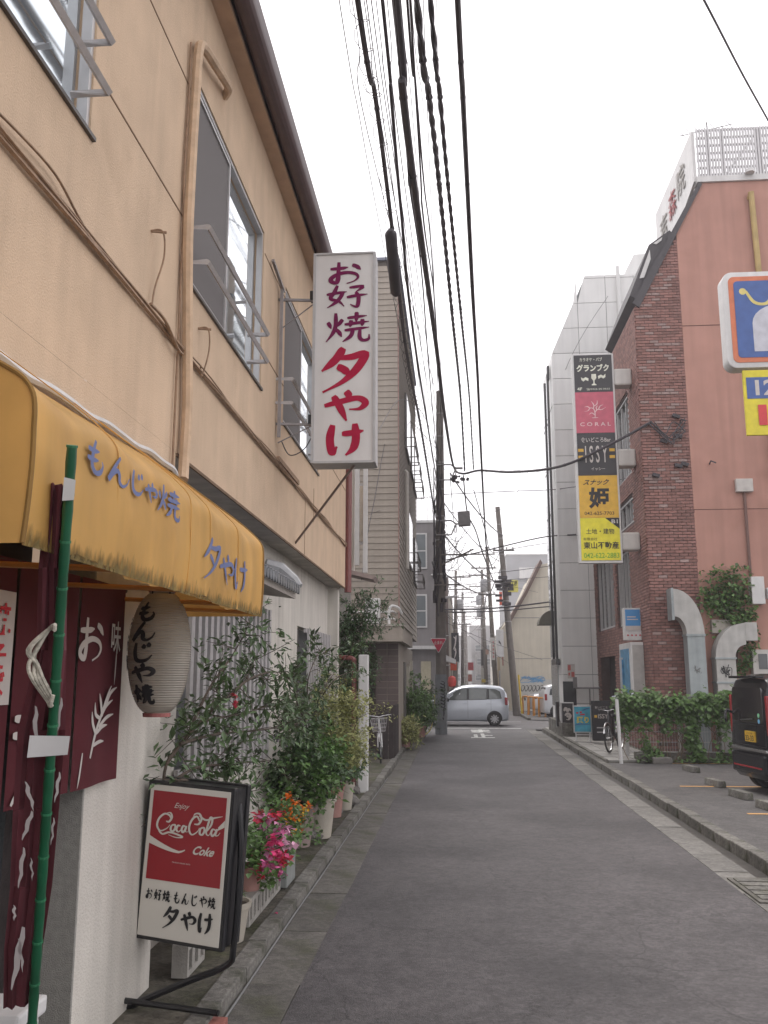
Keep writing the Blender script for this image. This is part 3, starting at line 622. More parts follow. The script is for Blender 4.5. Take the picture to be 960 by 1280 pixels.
b = B(); b.tube([(lc.x - .06, lc.y, 2.3), (lc.x - .045, lc.y + .01, 2.44)], .004, 5); b.tube([(lc.x + .05, lc.y - .08, 2.15), (lc.x + .06, lc.y - .02, 2.44)], .004, 5); b.tube([(lc.x - .03, lc.y - .1, 2.15), (lc.x - .03, lc.y - .05, 2.44)], .004, 5); b.build('hanging_wire', mBLK, ln)

# ------------------------------------------------------------------ projecting box sign
ps = thing('projecting_sign', 'tall white box sign with purple and crimson brush characters hung off the peach wall', 'sign', (-1.44, 8.9, 4.07))
x0, x1, zb, zt = -1.455, -.80, 4.07, 6.37
B().box(x0, x1, 8.9, 9.16, zb, zt).build('light_box', mSIGNW, ps, bev=.012)
b = B()
for (a, c, d, e) in ((x0 - .006, x0 + .022, zb - .006, zt + .006), (x1 - .02, x1 + .008, zb - .006, zt + .006)): b.box(a, c, 8.885, 9.17, d, e)
b.box(x0 + .022, x1 - .02, 8.885, 9.17, zt - .012, zt + .008); b.box(x0 + .022, x1 - .02, 8.885, 9.17, zb - .012, zb + .012); b.build('trim', mat('sign_trim', (.42, .41, .41), .45, .08, 9), ps)
pf = plane((0, 8.9, 0), (1, 0, 0), (0, 0, 1), (0, -1, 0))
pm_ = lambda u, v: (onY(u, v, 8.9).x, onY(u, v, 8.9).z)
def sgn(ch, u0, v0, u1, v1, br): a = pm_(u0, v1); c = pm_(u1, v0); return ('b', ch, a[0], a[1], c[0] - a[0], c[1] - a[1], br)
lettering([sgn('お', 407, 325, 456, 358, .046), sgn('好', 407, 354, 460, 387, .040), sgn('焼', 406, 388, 462, 430, .040)], pf, mMAG, ps, lift=.004)
lettering([sgn('夕', 398, 433, 463, 492, .082), sgn('や', 403, 486, 459, 528, .070), sgn('け', 408, 528, 456, 570, .075)], pf, mCRIM, ps, lift=.004)
b = B()
b.tube([(XU + .04, 8.9, 4.35), (XU + .04, 8.9, 6.02)], .022, 4)
for z in (5.88, 4.5): b.tube([(XU, 8.93, z), (x0, 8.98, z)], .018, 4)
b.tube([(XU + .03, 8.45, 6.10), (XU + .05, 8.95, 5.98)], .02, 4); b.tube([(XU + .02, 8.95, 5.55), (x0, 9.0, 5.86)], .007, 5); b.tube([(XU + .02, 8.95, 4.3), (x0, 9.0, 4.5)], .007, 5)
b.build('bracket', mat('bracket_grey', (.27, .25, .25), .5, .15, 9), ps)
for z in (5.93, 4.55): B().box(x0 - .05, x0 - .006, 8.95, 9.05, z - .05, z + .05).build('clamp', mBLACKM, ps)
b = B(); b.tube([(-1.02, 9.0, zb - .01), (XU, 10.2, 3.43)], .014, 6); b.build('stay', mat('stay_brown', (.2, .15, .13), .6), ps)
b = B(); b.tube(smoothpts([(XU + .05, 9.0, 4.33), (-1.7, 9.0, 4.18), (-1.55, 9.02, 4.25), (x0 + .01, 9.03, 4.45)], 6), .006, 5); b.build('wire', mCABLE, ps)

# ------------------------------------------------------------------ soft drink stand sign, tilted slightly
a = math.radians(13); roll = math.radians(3.4); W2, D2 = .565, .22
cs = thing('standing_sign', 'red and cream illuminated soft drink board on a black tube stand by the white pier', 'sign', (0, 0, 0))
H2 = .885
def cbox(x0, x1, y0, y1, z0, z1, name, m, bev=0, par=None): return B().box(x0, x1, y0, y1, z0, z1).build(name, m, par or cs, bev=bev)
cbox(-W2 / 2, W2 / 2, 0, .045, 0, H2, 'front_frame', mBLACKM, .006); cbox(-W2 / 2 + .01, W2 / 2 - .01, .047, D2 - .045, .01, H2 - .01, 'case', mBLACKM); cbox(-W2 / 2, W2 / 2, D2 - .043, D2, 0, H2, 'back_frame', mBLACKM, .006)
cbox(-W2 / 2 + .02, W2 / 2 - .02, -.006, .0, .022, H2 - .022, 'face_panel', mCREAM, .003)
sf = lambda x, y, o: Vector((x, -.006 - o, y))
ph = H2 - .044
lettering([('r', None, -W2 / 2 + .045, .335, W2 - .085, H2 - .335 - .055, 0)], sf, mSIGNR, cs, 'red_field', lift=.002)
CC = [[(58, 30), (50, 18), (34, 16), (18, 34), (14, 58), (26, 74), (46, 64), (56, 50)], [(42, 40), (52, 40), (60, 24), (54, 10), (42, 12)],
      [(66, 48), (60, 56), (60, 68), (68, 70), (74, 58), (72, 48), (64, 50), (78, 52)], [(90, 50), (82, 50), (78, 64), (86, 70), (94, 60)],
      [(108, 52), (100, 48), (95, 60), (99, 70), (106, 62), (110, 48), (108, 66), (116, 66)],
      [(150, 26), (142, 12), (130, 18), (120, 40), (120, 62), (130, 74), (146, 62), (152, 48)], [(134, 38), (148, 36), (156, 18), (148, 2), (134, 4), (130, 14)],
      [(160, 46), (154, 54), (154, 68), (162, 70), (168, 58), (166, 46), (158, 48), (170, 50)], [(176, 56), (188, 34), (190, 14), (184, 10), (178, 34), (174, 62), (182, 70), (188, 58)],
      [(204, 50), (194, 48), (190, 60), (194, 70), (202, 62), (208, 46), (204, 66), (212, 66), (218, 56)],
      [(20, 74), (34, 84), (54, 76), (76, 78), (100, 86), (78, 90), (54, 84)], [(148, 8), (170, 20), (196, 10), (222, 2)]]
CC = [[(x / 2.25, y) for x, y in s] for s in CC]
lettering([('s', CC, -W2 / 2 + .062, .565, W2 - .112, .165, .0115), ('s', [[(118 / 2.25, 40), (121 / 2.25, 40)]], -W2 / 2 + .062, .565, W2 - .112, .165, .018),
           ('t', 'Enjoy', -.095, .735, .09, .038, 0, .2), ('t', 'Coke', .045, .50, .135, .05, .028, .2), ('t', 'TRADE MARK REG', -.075, .44, .12, .007, 0)], sf, mCREAM, cs, lift=.006)
wv = B(); nW = 24; U0, U1 = -W2 / 2 + .045, W2 / 2 - .04
for i in range(nW + 1):
    t = i / nW; x = U0 + (U1 - U0) * t; c = .60 - .045 * math.sin(t * PI * 1.05) if t < .62 else None
    zc = .555 - .055 * math.sin(min(1, t / .5) * PI / 2) + max(0, t - .42) ** 1.2 * .36; th = .020 * (1 - min(1, t / .55)) + (.018 * max(0, (t - .86) / .14)) + .0015
    wv.v += [tuple(sf(x, zc - th, .0045)), tuple(sf(x, zc + th, .0045))]
for i in range(nW):
    if not .46 < i / nW < .88: wv.f.append((2 * i, 2 * i + 2, 2 * i + 3, 2 * i + 1))
wv.build('wave_stripe', mCREAM, cs, fixn=False)
t1 = 'お好焼もんじや焼'; its = [('b', c, -W2 / 2 + .055 + i * .056 + (.012 if i > 2 else 0), .222, .048, .066, .0085) for i, c in enumerate(t1)] + [('s', [[(46, 50), (54, 50)]], -W2 / 2 + .207, .24, .03, .03, .012)]
lettering(its + [('b', '夕', -.105, .08, .105, .125, .018), ('b', 'や', .01, .085, .10, .11, .018), ('b', 'け', .125, .085, .095, .115, .018)], sf, mBLK, cs, lift=.004)
st = B()
st.tube(smoothpts([(W2 / 2 - .02, D2 * .5, H2 - .1), (W2 / 2 + .018, D2 * .5, .5), (W2 / 2 + .018, D2 * .5, .02), (W2 / 2 - .02, D2 * .5, -.10), (.05, D2 * .1, -.20), (-.28, -.12, -.36), (-.42, -.2, -.43)], 5), .019, 8)
st.build('stand', mBLACKM, cs, smooth=True)
# place: the lower right front corner seen at its sight line, 5.35 m down the alley
cs_anchor = onY(277, 1191, 5.28)
Rm = Matrix.Rotation(-a, 4, 'Z') @ Matrix.Rotation(roll, 4, 'Y')
cs.rotation_euler = Rm.to_euler(); loc = cs_anchor - (Rm @ Vector((W2 / 2, 0, 0))); cs.location = loc
o = B().tube([(loc.x - .34, 5.28, .13), (-1.30, 5.14, .12)], .017, 8).build('foot_bar', mBLACKM)
o.parent = cs; o.matrix_parent_inverse = (Matrix.Translation(loc) @ Rm).inverted()
cl0 = B().tube(smoothpts([(-1.325 + .004 * math.sin(i * 1.7), 4.6 + i, .012) for i in range(14)], 4), .006, 5); tag(cl0.build('light_edge_line', mat('light_edge_grey', (.20, .20, .20), .5), smooth=True), 'thin pale cable lying along the foot of the left kerb', 'cable')  # pale tube added to draw the light edge at the kerb foot
tag(B().box(-1.38, -1.26, 5.02, 5.20, .0, .085).build('brick', mat('brick_weight', (.25, .09, .07), .9, .2, 20, .4), bev=.008), 'single red brick lying on the end of the black foot bar of the drink sign', 'brick')
# ------------------------------------------------------------------ potted plants along the left wall
def plant(name, label, base, group=None, cat='plant'): return thing(name, label, cat, base, group)
def pot(parent, c, r, h, m, soil=True, name='pot'):
    o = B().lathe([(r * .72, 0), (r * .95, h * .86), (r * 1.04, h * .86), (r * 1.06, h), (r * .94, h), (r * .9, h * .9), (.01, h * .9)], c, 20).build(name, m, parent, smooth=True)
    B().lathe([(r * .92, h * .905), (.01, h * .93)], c, 16, cap=False).build('soil', mSOIL, o)
    return o
def bush(parent, limbs, rng, m, tw=14, twl=.28, lf=.055, nl=9, bark=mBARK, r0=.012, spread=1., leaf_sp=.03, up=.3, aspect=.45):
    """limbs: polylines; twigs leave them and carry the leaves"""
    b = B(); L = B()
    for pl in limbs:
        p = smoothpts(pl, 5); n = len(p); b.tube(p, [r0 * (1 - .75 * i / (n - 1)) for i in range(n)], 6)
        for _ in range(tw):
            i = int(n * rng.uniform(.25, 1) ** .8); i = min(i, n - 1); a = p[i]
            d = Vector((rng.gauss(0, 1) * spread, rng.gauss(0, 1) * spread, rng.gauss(up, .6))).normalized(); ln_ = twl * rng.uniform(.4, 1.2)
            q = [a, a + d * ln_ * .5 + Vector((0, 0, rng.uniform(-.02, .03))), a + d * ln_ + Vector((rng.uniform(-.04, .04), rng.uniform(-.04, .04), rng.uniform(-.05, .04)))]
            b.tube(q, [.004, .003, .0015], 3, cap=False)
            for _ in range(nl):
                t = rng.uniform(.2, 1.05); c = a.lerp(q[2], t) + Vector((rng.gauss(0, leaf_sp), rng.gauss(0, leaf_sp), rng.gauss(0, leaf_sp)))
                leaf(L, c, lf * rng.uniform(.6, 1.2), rng, .5, aspect, d * .7 + Vector((rng.gauss(0, .7), rng.gauss(0, .7), rng.gauss(-.1, .6))))
    if b.v: b.build('branches', bark, parent, fixn=False)
    return L.build('foliage', m, parent, kind='stuff', fixn=False)
R = random.Random
r = R(21)
V3 = Vector
pl1 = plant('camellia_tree', 'open branched dark-leaved camellia with one pink bloom in front of the slatted window', (-1.78, 6.5, .08), cat='tree')
def uvx(u, v, x): return onX(u, v, x)
lim = [[uvx(203, 1010, -1.78), uvx(208, 955, -1.75), uvx(232, 925, -1.7), uvx(262, 890, -1.62), uvx(300, 860, -1.55), uvx(320, 820, -1.5)],
       [uvx(208, 955, -1.75), uvx(250, 905, -1.65), uvx(300, 893, -1.55), uvx(345, 880, -1.5)],
       [uvx(225, 930, -1.7), uvx(270, 918, -1.6), uvx(330, 912, -1.5), uvx(368, 905, -1.5)],
       [uvx(205, 985, -1.75), uvx(245, 960, -1.65), uvx(290, 955, -1.55), uvx(340, 950, -1.5)],
       [uvx(232, 925, -1.7), uvx(262, 860, -1.65), uvx(290, 820, -1.6), uvx(312, 780, -1.55)],
       [uvx(262, 890, -1.62), uvx(310, 850, -1.5), uvx(345, 840, -1.5), uvx(362, 850, -1.5)],
       [uvx(210, 1000, -1.75), uvx(225, 975, -1.65), uvx(260, 985, -1.6), uvx(310, 990, -1.5)],
       [V3((-1.78, 6.5, .1)), V3((-1.8, 6.45, .6)), uvx(203, 1010, -1.78)]]
bush(pl1, lim[:-1], r, mLEAF, tw=20, twl=.33, lf=.078, nl=12, r0=.012, spread=.8, up=.1)
B().tube(smoothpts(lim[-1], 4), .02, 7).build('trunk', mBARK, pl1, smooth=True)
b = B()
for u, v in ((294, 880), (293, 869)):
    c = uvx(u, v, -1.5)
    for _ in range(14): leaf(b, c + V3((r.gauss(0, .006), r.gauss(0, .006), r.gauss(0, .006))), .03, r, .6, .9)
b.build('bloom', mat('pink_petal', (.6, .06, .10), .6, .1, 9, trans=.2), pl1, fixn=False)
pot(pl1, (-1.78, 6.5, .1), .17, .3, mTERR)
# breeze-block and pots seen under the drink sign
def breeze(c, rz, label, L=.39, H=.19, D=.10, group='pale concrete breeze blocks along the wall'):
    g = B(); hw = L / 2; n = 3; cw = .07
    xs = [-hw]
    for i in range(n): m_ = -hw + L * (i + .5) / n; xs += [m_ - cw / 2, m_ + cw / 2]
    xs.append(hw)
    for i in range(0, len(xs), 2): g.box(xs[i], xs[i + 1], -D / 2, D / 2, .035, H - .035)
    g.box(-hw, hw, -D / 2, D / 2, 0, .035); g.box(-hw, hw, -D / 2, D / 2, H - .035, H)
    o = g.build('breeze_block', mBLOCK); o.location = c; o.rotation_euler = (0, 0, rz); return tag(o, label, 'concrete block', group)
breeze((-1.72, 6.0, .08), PI / 2, 'concrete block carrying a pink pot, right under the cream drink sign')
breeze((-1.60, 7.15, .08), PI / 2, 'nearest hollow concrete block beneath the pink and orange flowers')
breeze((-1.60, 7.56, .08), PI / 2, 'middle hollow concrete block beneath the pink and orange flowers')
breeze((-1.60, 7.97, .08), PI / 2, 'farthest hollow concrete block, at the grey trough end of the flowers')
p_ = plant('flower_pot', 'pink clay pot standing on a block behind the drink sign', (-1.75, 6.0, .27), cat='pot'); pot(p_, (-1.75, 6.0, .27), .12, .2, mTERR)
p_ = plant('flower_pot', 'beige round pot with a drain hole on the ground behind the drink sign', (-1.66, 6.55, .08), cat='pot'); pot(p_, (-1.62, 6.62, .08), .15, .26, mPOTB)
p_ = plant('flower_trough', 'grey planter trough at the back of the pink and orange flowers', (-1.72, 8.4, .08), cat='planter'); B().prism([(-.17, 0), (.17, 0), (.2, .26), (-.2, .26)], (0, .28)).v
tb = B().box(-1.80, -1.50, 8.2, 8.62, .08, .36).build('body', mat('grey_trough', (.22, .23, .22), .8, .12, 8), p_, bev=.012); B().box(-1.77, -1.53, 8.23, 8.59, .361, .37).build('soil', mSOIL, p_)
# geraniums and marigolds
r = R(5)
fp = [('geranium', 'pink and magenta geranium in a pot on the blocks beside the drink sign', 7.3, [(.62, .05, .18), (.70, .16, .38), (.5, .03, .06)], .072),
      ('geranium', 'geranium with large pale pink flower heads behind the drink sign', 7.85, [(.62, .26, .42), (.66, .05, .10), (.7, .38, .52)], .085),
      ('marigold', 'orange and yellow marigolds at the end of the flower row', 8.4, [(.72, .16, .01), (.72, .16, .01), (.75, .42, .01)], .042)]
for k, (nm, lab, y, cols, fs) in enumerate(fp):
    g = plant(nm, lab, (-1.63, y, .27)); pot(g, (-1.64, y, .27), .12, .18, mTERR)
    L = B(); cs_ = [V3((-1.58 + r.gauss(0, .09), y + r.gauss(0, .20), .52 + r.gauss(0, .10) + .05 * k)) for _ in range(48)]
    leaves(L, cs_, 14, .05, .055, r, .5, .8); L.build('foliage', mLEAF3, g, kind='stuff', fixn=False)
    for j in range(20 if k == 2 else 8):
        c = V3((-1.55 + r.gauss(0, .07), y + r.gauss(0, .20), .66 + .07 * k + r.uniform(-.30, .06))); c.x = min(c.x, -1.36) + .05; c.y -= .06
        if j % 2: c.x += .07
        f = B()
        for _ in range(26 if k < 2 else 20): leaf(f, c + V3((r.gauss(0, .35), r.gauss(0, .35), r.gauss(0, .3))) * fs, fs * .75, r, .6, .9)
        col = cols[j % 3]; f.build('flower_head', mat('petal_%d%d' % (k, j % 3), col, .6, .12, 30, isl=.3, trans=.2), g, fixn=False)
        B().tube([c - V3((0, 0, .15)), c], .003, 4).build('stalk', mLEAF3, g)
# fallen petals
for (x, y) in ((-1.62, 7.35), (-1.42, 7.32)):
    L = B()
    for _ in range(3): leaf(L, V3((x + r.gauss(0, .012), y + r.gauss(0, .012), .10)), .03, r, .1, .8)
    tag(L.build('fallen_petal', MATS['petal_00'], fixn=False), 'pink petals fallen on the mossy pavement ' + ('near the wall' if x < -1.5 else 'near the kerb'), 'petal', 'fallen pink petals')
# the bigger pots
specs = [('hydrangea', 'bushy hydrangea with purple flowers in a wide mauve pot', (-1.80, 10.2), .25, .44, mPOTM, mLEAF4, 34, (.34, .30), .085, 3.0),
         ('potted_shrub', 'glossy green shrub in a tall beige pot beside the mauve one', (-1.60, 10.75), .19, .46, mPOTB, mLEAF3, 26, (.22, .28), .075, 3.0),
         ('potted_shrub', 'leafy shrub with a white flower in the dull pink pot', (-1.66, 12.3), .165, .42, mTERR, mLEAF4, 22, (.24, .28), .07, 3.0),
         ('potted_shrub', 'variegated yellow-green shrub rising from the small cream pot', (-1.58, 12.95), .14, .36, mPOTB, mLEAF2, 60, (.27, .50), .045, 3.4)]
for k, (nm, lab, (x, y), rad, h, pm2, lm, nt_, (sx, sz), lsz, _) in enumerate(specs):
    g = plant(nm, lab, (x, y, .08)); pot(g, (x, y, .08), rad, h, pm2); rr = R(30 + k); lim = []
    top = [1.25, 1.25, 1.2, 2.02][k]
    for j in range(6):
        e = V3((x + rr.gauss(0, sx), y + rr.gauss(0, sx), top * rr.uniform(.68, 1.05))); e.x = max(min(e.x, -1.3), -2.0)
        lim.append([V3((x, y, .08 + h * .9)), V3((x, y, .08 + h * .9)).lerp(e, .5) + V3((rr.gauss(0, .05), rr.gauss(0, .05), 0)), e])
    bush(g, lim, rr, lm, tw=nt_ // 3 + 4, twl=sz, lf=lsz, nl=15 if k < 3 else 26, r0=.009, aspect=.62, spread=.9, up=.25)
    if k in (0, 3):
        L = B(); reg = [(355, 415, 925, 1005), 0, 0, (396, 456, 866, 968)][k]; xx = (-1.62, 0, 0, -1.5)[k]
        for _ in range(110 if k == 3 else 46):
            c = onY(rr.uniform(reg[0], reg[1]), rr.uniform(reg[2], reg[3]), (y - (1.5 if k == 3 else .2)) + rr.gauss(0, .18)); leaves(L, [c], 34 if k == 3 else 16, .07, .052 if k == 3 else .085, rr, .5, .6)
        L.build('foliage', lm if k == 3 else mLEAF3, g, kind='stuff', fixn=False)
    if k == 0:
        for j in range(4):
            c = V3((x - .05 + rr.gauss(0, .13), y - .25 + rr.gauss(0, .1), 1.0 + rr.uniform(-.05, .3))); f = B()
            for _ in range(40): leaf(f, c + V3((rr.gauss(0, .03), rr.gauss(0, .03), rr.gauss(0, .025))), .03, rr, .6, .9)
            f.build('flower_head', mat('purple_petal', (.20, .12, .28), .6, .15, 30, isl=.3, trans=.2), g, fixn=False)
    if k == 2:
        f = B(); c = V3((-1.52, 12.0, .78))
        for _ in range(30): leaf(f, c + V3((rr.gauss(0, .03), rr.gauss(0, .03), rr.gauss(0, .03))), .04, rr, .6, .9)
        f.build('flower_head', mat('white_petal', (.6, .56, .55), .6, .1, 30, trans=.2), g, fixn=False)
g = plant('potted_camellia', 'tall camellia with glossy leaves arching out in front of the second slatted window', (-1.85, 11.8, .08), cat='tree'); rr = R(77)
pot(g, (-1.88, 11.8, .08), .14, .3, mTERR)
bz = V3((-1.88, 11.8, .35))
bush(g, [[bz, bz + V3((.05, -.3, .8)), uvx(400, 870, -1.6), uvx(432, 822, -1.45)], [bz, bz + V3((.1, -.9, .9)), uvx(372, 880, -1.6), uvx(365, 842, -1.5)], [bz, bz + V3((.05, -.5, 1.0)), uvx(385, 850, -1.6), uvx(402, 808, -1.5)],
         [bz, bz + V3((0, -.6, .9)), uvx(370, 905, -1.6), uvx(352, 905, -1.45)], [bz, bz + V3((.05, -.1, 1.0)), uvx(418, 850, -1.5), uvx(450, 838, -1.35)]], rr, mLEAF, tw=15, twl=.34, lf=.10, nl=12, r0=.014, spread=.9, up=.1)
g = plant('nandina', 'feathery dark nandina reaching above the wall at the far corner of the peach building', (-1.8, 15.6, .08), cat='tree'); rr = R(88)
lim = [[V3((-1.9, 15.8, .1)), V3((-1.9 + rr.gauss(0, .1), 15.8, 1.6)), onY(u, v, 15.6)] for u, v in ((433, 752), (447, 742), (462, 748), (440, 780), (455, 770), (430, 800), (448, 800), (437, 760), (425, 775), (474, 758))]
bush(g, lim, rr, mLEAF4, tw=44, twl=.42, lf=.09, nl=16, r0=.014, aspect=.32, spread=1., up=-.05)
g = plant('climbing_shrub', 'dark shaded shrubbery hanging below the nandina at the end of the wall', (-1.9, 15.4, .08), cat='shrub'); rr = R(89)
lim = [[V3((-1.95, 15.5, .1)), V3((-1.95 + rr.gauss(0, .08), 15.4, 1.2)), onY(u, v, 15.5)] for u, v in ((432, 850), (445, 840), (438, 880), (428, 900), (440, 825), (450, 900), (448, 860))]
bush(g, lim, rr, mLEAF4, tw=26, twl=.35, lf=.07, nl=14, r0=.012, aspect=.5)
for j, (u, v, s) in enumerate([(433, 986, .16), (425, 1000, .13), (440, 990, .12), (415, 1018, .12), (375, 1048, .14), (392, 1046, .10), (436, 1004, .14)]):
    c = onZ(u, v, .1); bm = bmesh.new(); bmesh.ops.create_icosphere(bm, subdivisions=2, radius=s); q = R(j)
    for vv in bm.verts: vv.co = V3((vv.co.x * 1.2, vv.co.y, vv.co.z * .7)) * q.uniform(.82, 1.12)
    me = bpy.data.meshes.new('stone'); bm.to_mesh(me); bm.free(); me.materials.append(mSTONE); o = link('garden_stone', me); o.location = (c.x, c.y, .08 + s * .35)
    tag(o, ['loose round stone beside the cream pot', 'grey stone leaning against the cream pot', 'dark stone between cream pot and white post', 'flat stone in front of the dull pink pot', 'mossy stone in front of the mauve pot', 'small stone in front of the beige pot', 'rough stone nearest the white post'][j], 'stone', 'rubble stones round the pots')
rr = R(3); L = B()
for u, v in ((362, 1045), (372, 1050), (398, 1048), (366, 1052)): leaves(L, [onZ(u, v, .14)], 22, .05, .06, rr, .5, .8)
tag(L.build('ground_cover', mLEAF3, kind='stuff', fixn=False), 'small broad-leaved weeds at the foot of the pots', 'weeds')
# white post, rusty pipe
wp = thing('concrete_post', 'square white concrete post standing at the kerb before the bicycle', 'post', (-1.52, 15.0, .0))
b = B(); b.box(-1.60, -1.44, 14.9, 15.06, .05, 2.26); b.build('shaft', mWPL, wp, bev=.02); B().box(-1.64, -1.40, 14.86, 15.1, .0, .07).build('foot', mKERB, wp, bev=.01)
rp = B().tube(smoothpts([(-1.68, 15.0, .05), (-1.68, 15.0, 2.0), (-1.68, 15.0, 2.12), (-1.72, 15.05, 2.2), (-1.95, 15.1, 2.22)], 5), .04, 8).build('drain_pipe', mRPIPE, smooth=True)
tag(rp, 'short rust-red drain pipe rising beside the white concrete post', 'pipe')
rp = B().tube([(-1.80, 15.02, 3.3), (-1.80, 15.02, 7.1)], .06, 10).build('drain_pipe', mRPIPE, smooth=True); tag(rp, 'tall dark red downpipe at the far corner of the peach building', 'pipe')

# ------------------------------------------------------------------ narrow white house in the gap
nh = thing('narrow_house', 'pale narrow building squeezed between the peach shop and the taupe sided building', 'building', (-2.4, 17.5, 0))
B().box(-7, -1.93, 17.0, 17.2, 3.9, 9.3).build('wall', mWH, nh)
B().prism([(-2.3, 3.9), (-1.55, 3.72), (-1.5, 3.78), (-2.3, 3.99)], (16.9, 17.6)).build('eave', mat('pinkish_eave', (.33, .26, .24), .8, .1, 6), nh)
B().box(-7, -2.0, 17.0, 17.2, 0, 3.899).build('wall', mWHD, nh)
b = B(); b.box(-1.90, -1.82, 16.9, 17.0, 4.0, 9.2); b.box(-1.74, -1.66, 16.9, 17.0, 3.85, 9.2); b.build('corner_trim', mWPL, nh)
for z in (4.4, 6.0): f = B().box(-1.83, -1.74, 16.95, 16.98, z, z + 1.2).build('window', mALU, nh); B().box(-1.825, -1.745, 16.93, 16.949, z + .05, z + 1.15).build('pane', mGLASS, f)
# ------------------------------------------------------------------ taupe sided building
sb = thing('sided_building', 'tall taupe clapboard building with a recessed porch on the left of the alley', 'building', (-2.5, 25, 0))
xs, ys, yf = -1.42, 22.8, 33.6
TOP = 13.1
ZS = 3.175; b = B(); b.prism([(-7, ZS), (xs - .03, ZS), (xs - .03, TOP), (-7, TOP)], (ys + .03, yf))
b.build('wall', mat('siding_back', (.10, .085, .075), .9), sb)
def board(w_, h): return meshof(B().prism([(0, 0), (.03, 0), (.012, h - .004), (0, h - .004)], (0, w_), 'y'), 'siding_board', mSID)
ph = .163; n = int((TOP - ZS) / ph)
mf = meshof(B().prism([(.0, 0), (-.03, 0), (-.012, ph - .004), (.0, ph - .004)], (-5.5, 0), 'x'), 'siding_board', mSID)
sideops = [(26.9, 29.2, 5.3, 6.9), (31.0, 33.0, 5.1, 6.7), (25.8, 28.0, 8.6, 10.3), (29.0, 30.6, 8.6, 10.2), (31.2, 33.0, 8.5, 10.2)]
for i in range(n): share('siding_board', mf, sb, (xs, ys + .03, ZS + i * ph))
ms = board(yf - ys, ph)
for i in range(n): share('siding_board', ms, sb, (xs - .03, ys, ZS + i * ph))
B().box(xs - .01, xs + .012, ys - .012, ys + .03, ZS, TOP).build('corner_trim', mat('corner_red', (.30, .17, .15), .7, .1, 6), sb)
B().box(-7.1, xs + .04, ys - .05, yf, TOP, TOP + .08).build('parapet', mat('parapet_blue', (.16, .17, .22), .6), sb)
for (a, c, d, e) in sideops:
    f = B().box(xs, xs + .06, a, c, d, e).build('window', mALUD, sb); B().box(xs + .061, xs + .066, a + .06, c - .06, d + .06, e - .06).build('pane', mDGLASS, f)
    k = B()
    for z in (0, .28): k.tube([(xs + .02, a - .1, d + z), (xs + .32, a - .1, d + z), (xs + .32, c + .1, d + z), (xs + .02, c + .1, d + z)], .018, 4)
    for j in range(7): y = a - .1 + (c - a + .2) * j / 6; k.tube([(xs + .32, y, d), (xs + .32, y, d + .28)], .01, 4)
    k.build('window_rail', mALUD, f)
B().tube([(xs + .09, 25.2, 4.9), (xs + .09, 25.2, 7.7), (xs + .02, 25.2, 7.75)], .06, 8).build('downpipe', mat('pipe_cream', (.42, .39, .35), .6, .1, 6), sb)
# porch: slab, recess in dark tile, corner column
pb_ = B().box(-7, xs + .14, 22.0, 27.0, 2.75, 3.12).build('balcony', mSID, sb)
B().box(-7, xs + .17, 21.97, 27.0, 3.12, 3.17).build('coping', mat('coping', (.36, .33, .29), .8, .1, 6), pb_)
k = B()
for z in (3.3, 3.48): k.tube(smoothpts([(-2.9, 22.2, z), (-1.75, 22.2, z), (-1.55, 22.25, z + .02), (-1.5, 22.6, z), (-1.5, 24.5, z)], 4), .022, 6)
k.tube(smoothpts([(-1.62, 22.1, 3.16), (-1.62, 22.1, 3.5), (-1.55, 22.1, 3.62), (-1.40, 22.2, 3.58), (-1.33, 22.4, 3.45)], 4), .035, 6); k.build('handrail', mWPL, pb_)
mTILE = mat('dark_porch_tile', (.085, .062, .058), .6, .15, 9, .2, 40, rnd=.15)
B().box(xs - .55, xs - .02, ys + .03, 30.2, 0, 2.749).build('wall', mSID, sb, label='ground floor wall along the alley')
B().box(-7, xs - .56, 24.0, 24.2, 0, 2.749).build('wall', mat('porch_mortar', (.05, .04, .038), .9), sb, label='dark tiled porch wall')
tm = meshof(B().box(-.145, .145, -.012, 0, 0, .062), 'tile', mTILE)
for j in range(38):
    for i in range(5): share('tile', tm, sb, (-2.12 - .3 * i + (.15 if j % 2 else 0), 23.999, .05 + j * .07))
tm2 = meshof(B().box(-.14, .14, -.012, 0, 0, .15), 'tile', mat('column_tile', (.095, .072, .066), .7, .1, 9, rnd=.12))
for j in range(17):
    for i in range(2): share('tile', tm2, sb, (-1.58 - .29 * i + .0, ys + .029, .05 + j * .158))
B().box(-2.35, -2.18, 23.96, 23.985, 1.35, 1.58).build('meter_box', mBLACKM, sb)
B().lathe([(.05, 0), (.05, .16), (.02, .2)], (-2.3, 23.2, 2.5), 10).build('porch_lamp', mWPL, sb)
d = B().box(-2.9, -2.45, 23.95, 23.985, .1, 2.2).build('door', mWOODD, sb)
for z, yy in ((1.3, 26.5), (1.5, 28.4)): B().box(xs - .02, xs + .06, yy, yy + .5, z, z + .9).build('meter_box', mat('meter_beige', (.40, .37, .31), .7, .1, 5), sb)
B().box(xs - .03, xs + .01, 25.0, 25.9, .15, 2.3).build('door', mALUD, sb)
tg = thing('outdoor_unit', 'white air conditioner unit standing on the porch slab of the taupe building', 'air conditioner', (-2.05, 22.3, 3.17))
B().box(-2.22, -1.86, 22.15, 22.45, 3.2, 3.82).build('case', mWPL, tg, bev=.015); B().box(-2.18, -1.9, 22.16, 22.44, 3.17, 3.2).build('feet', mBLACKM, tg)
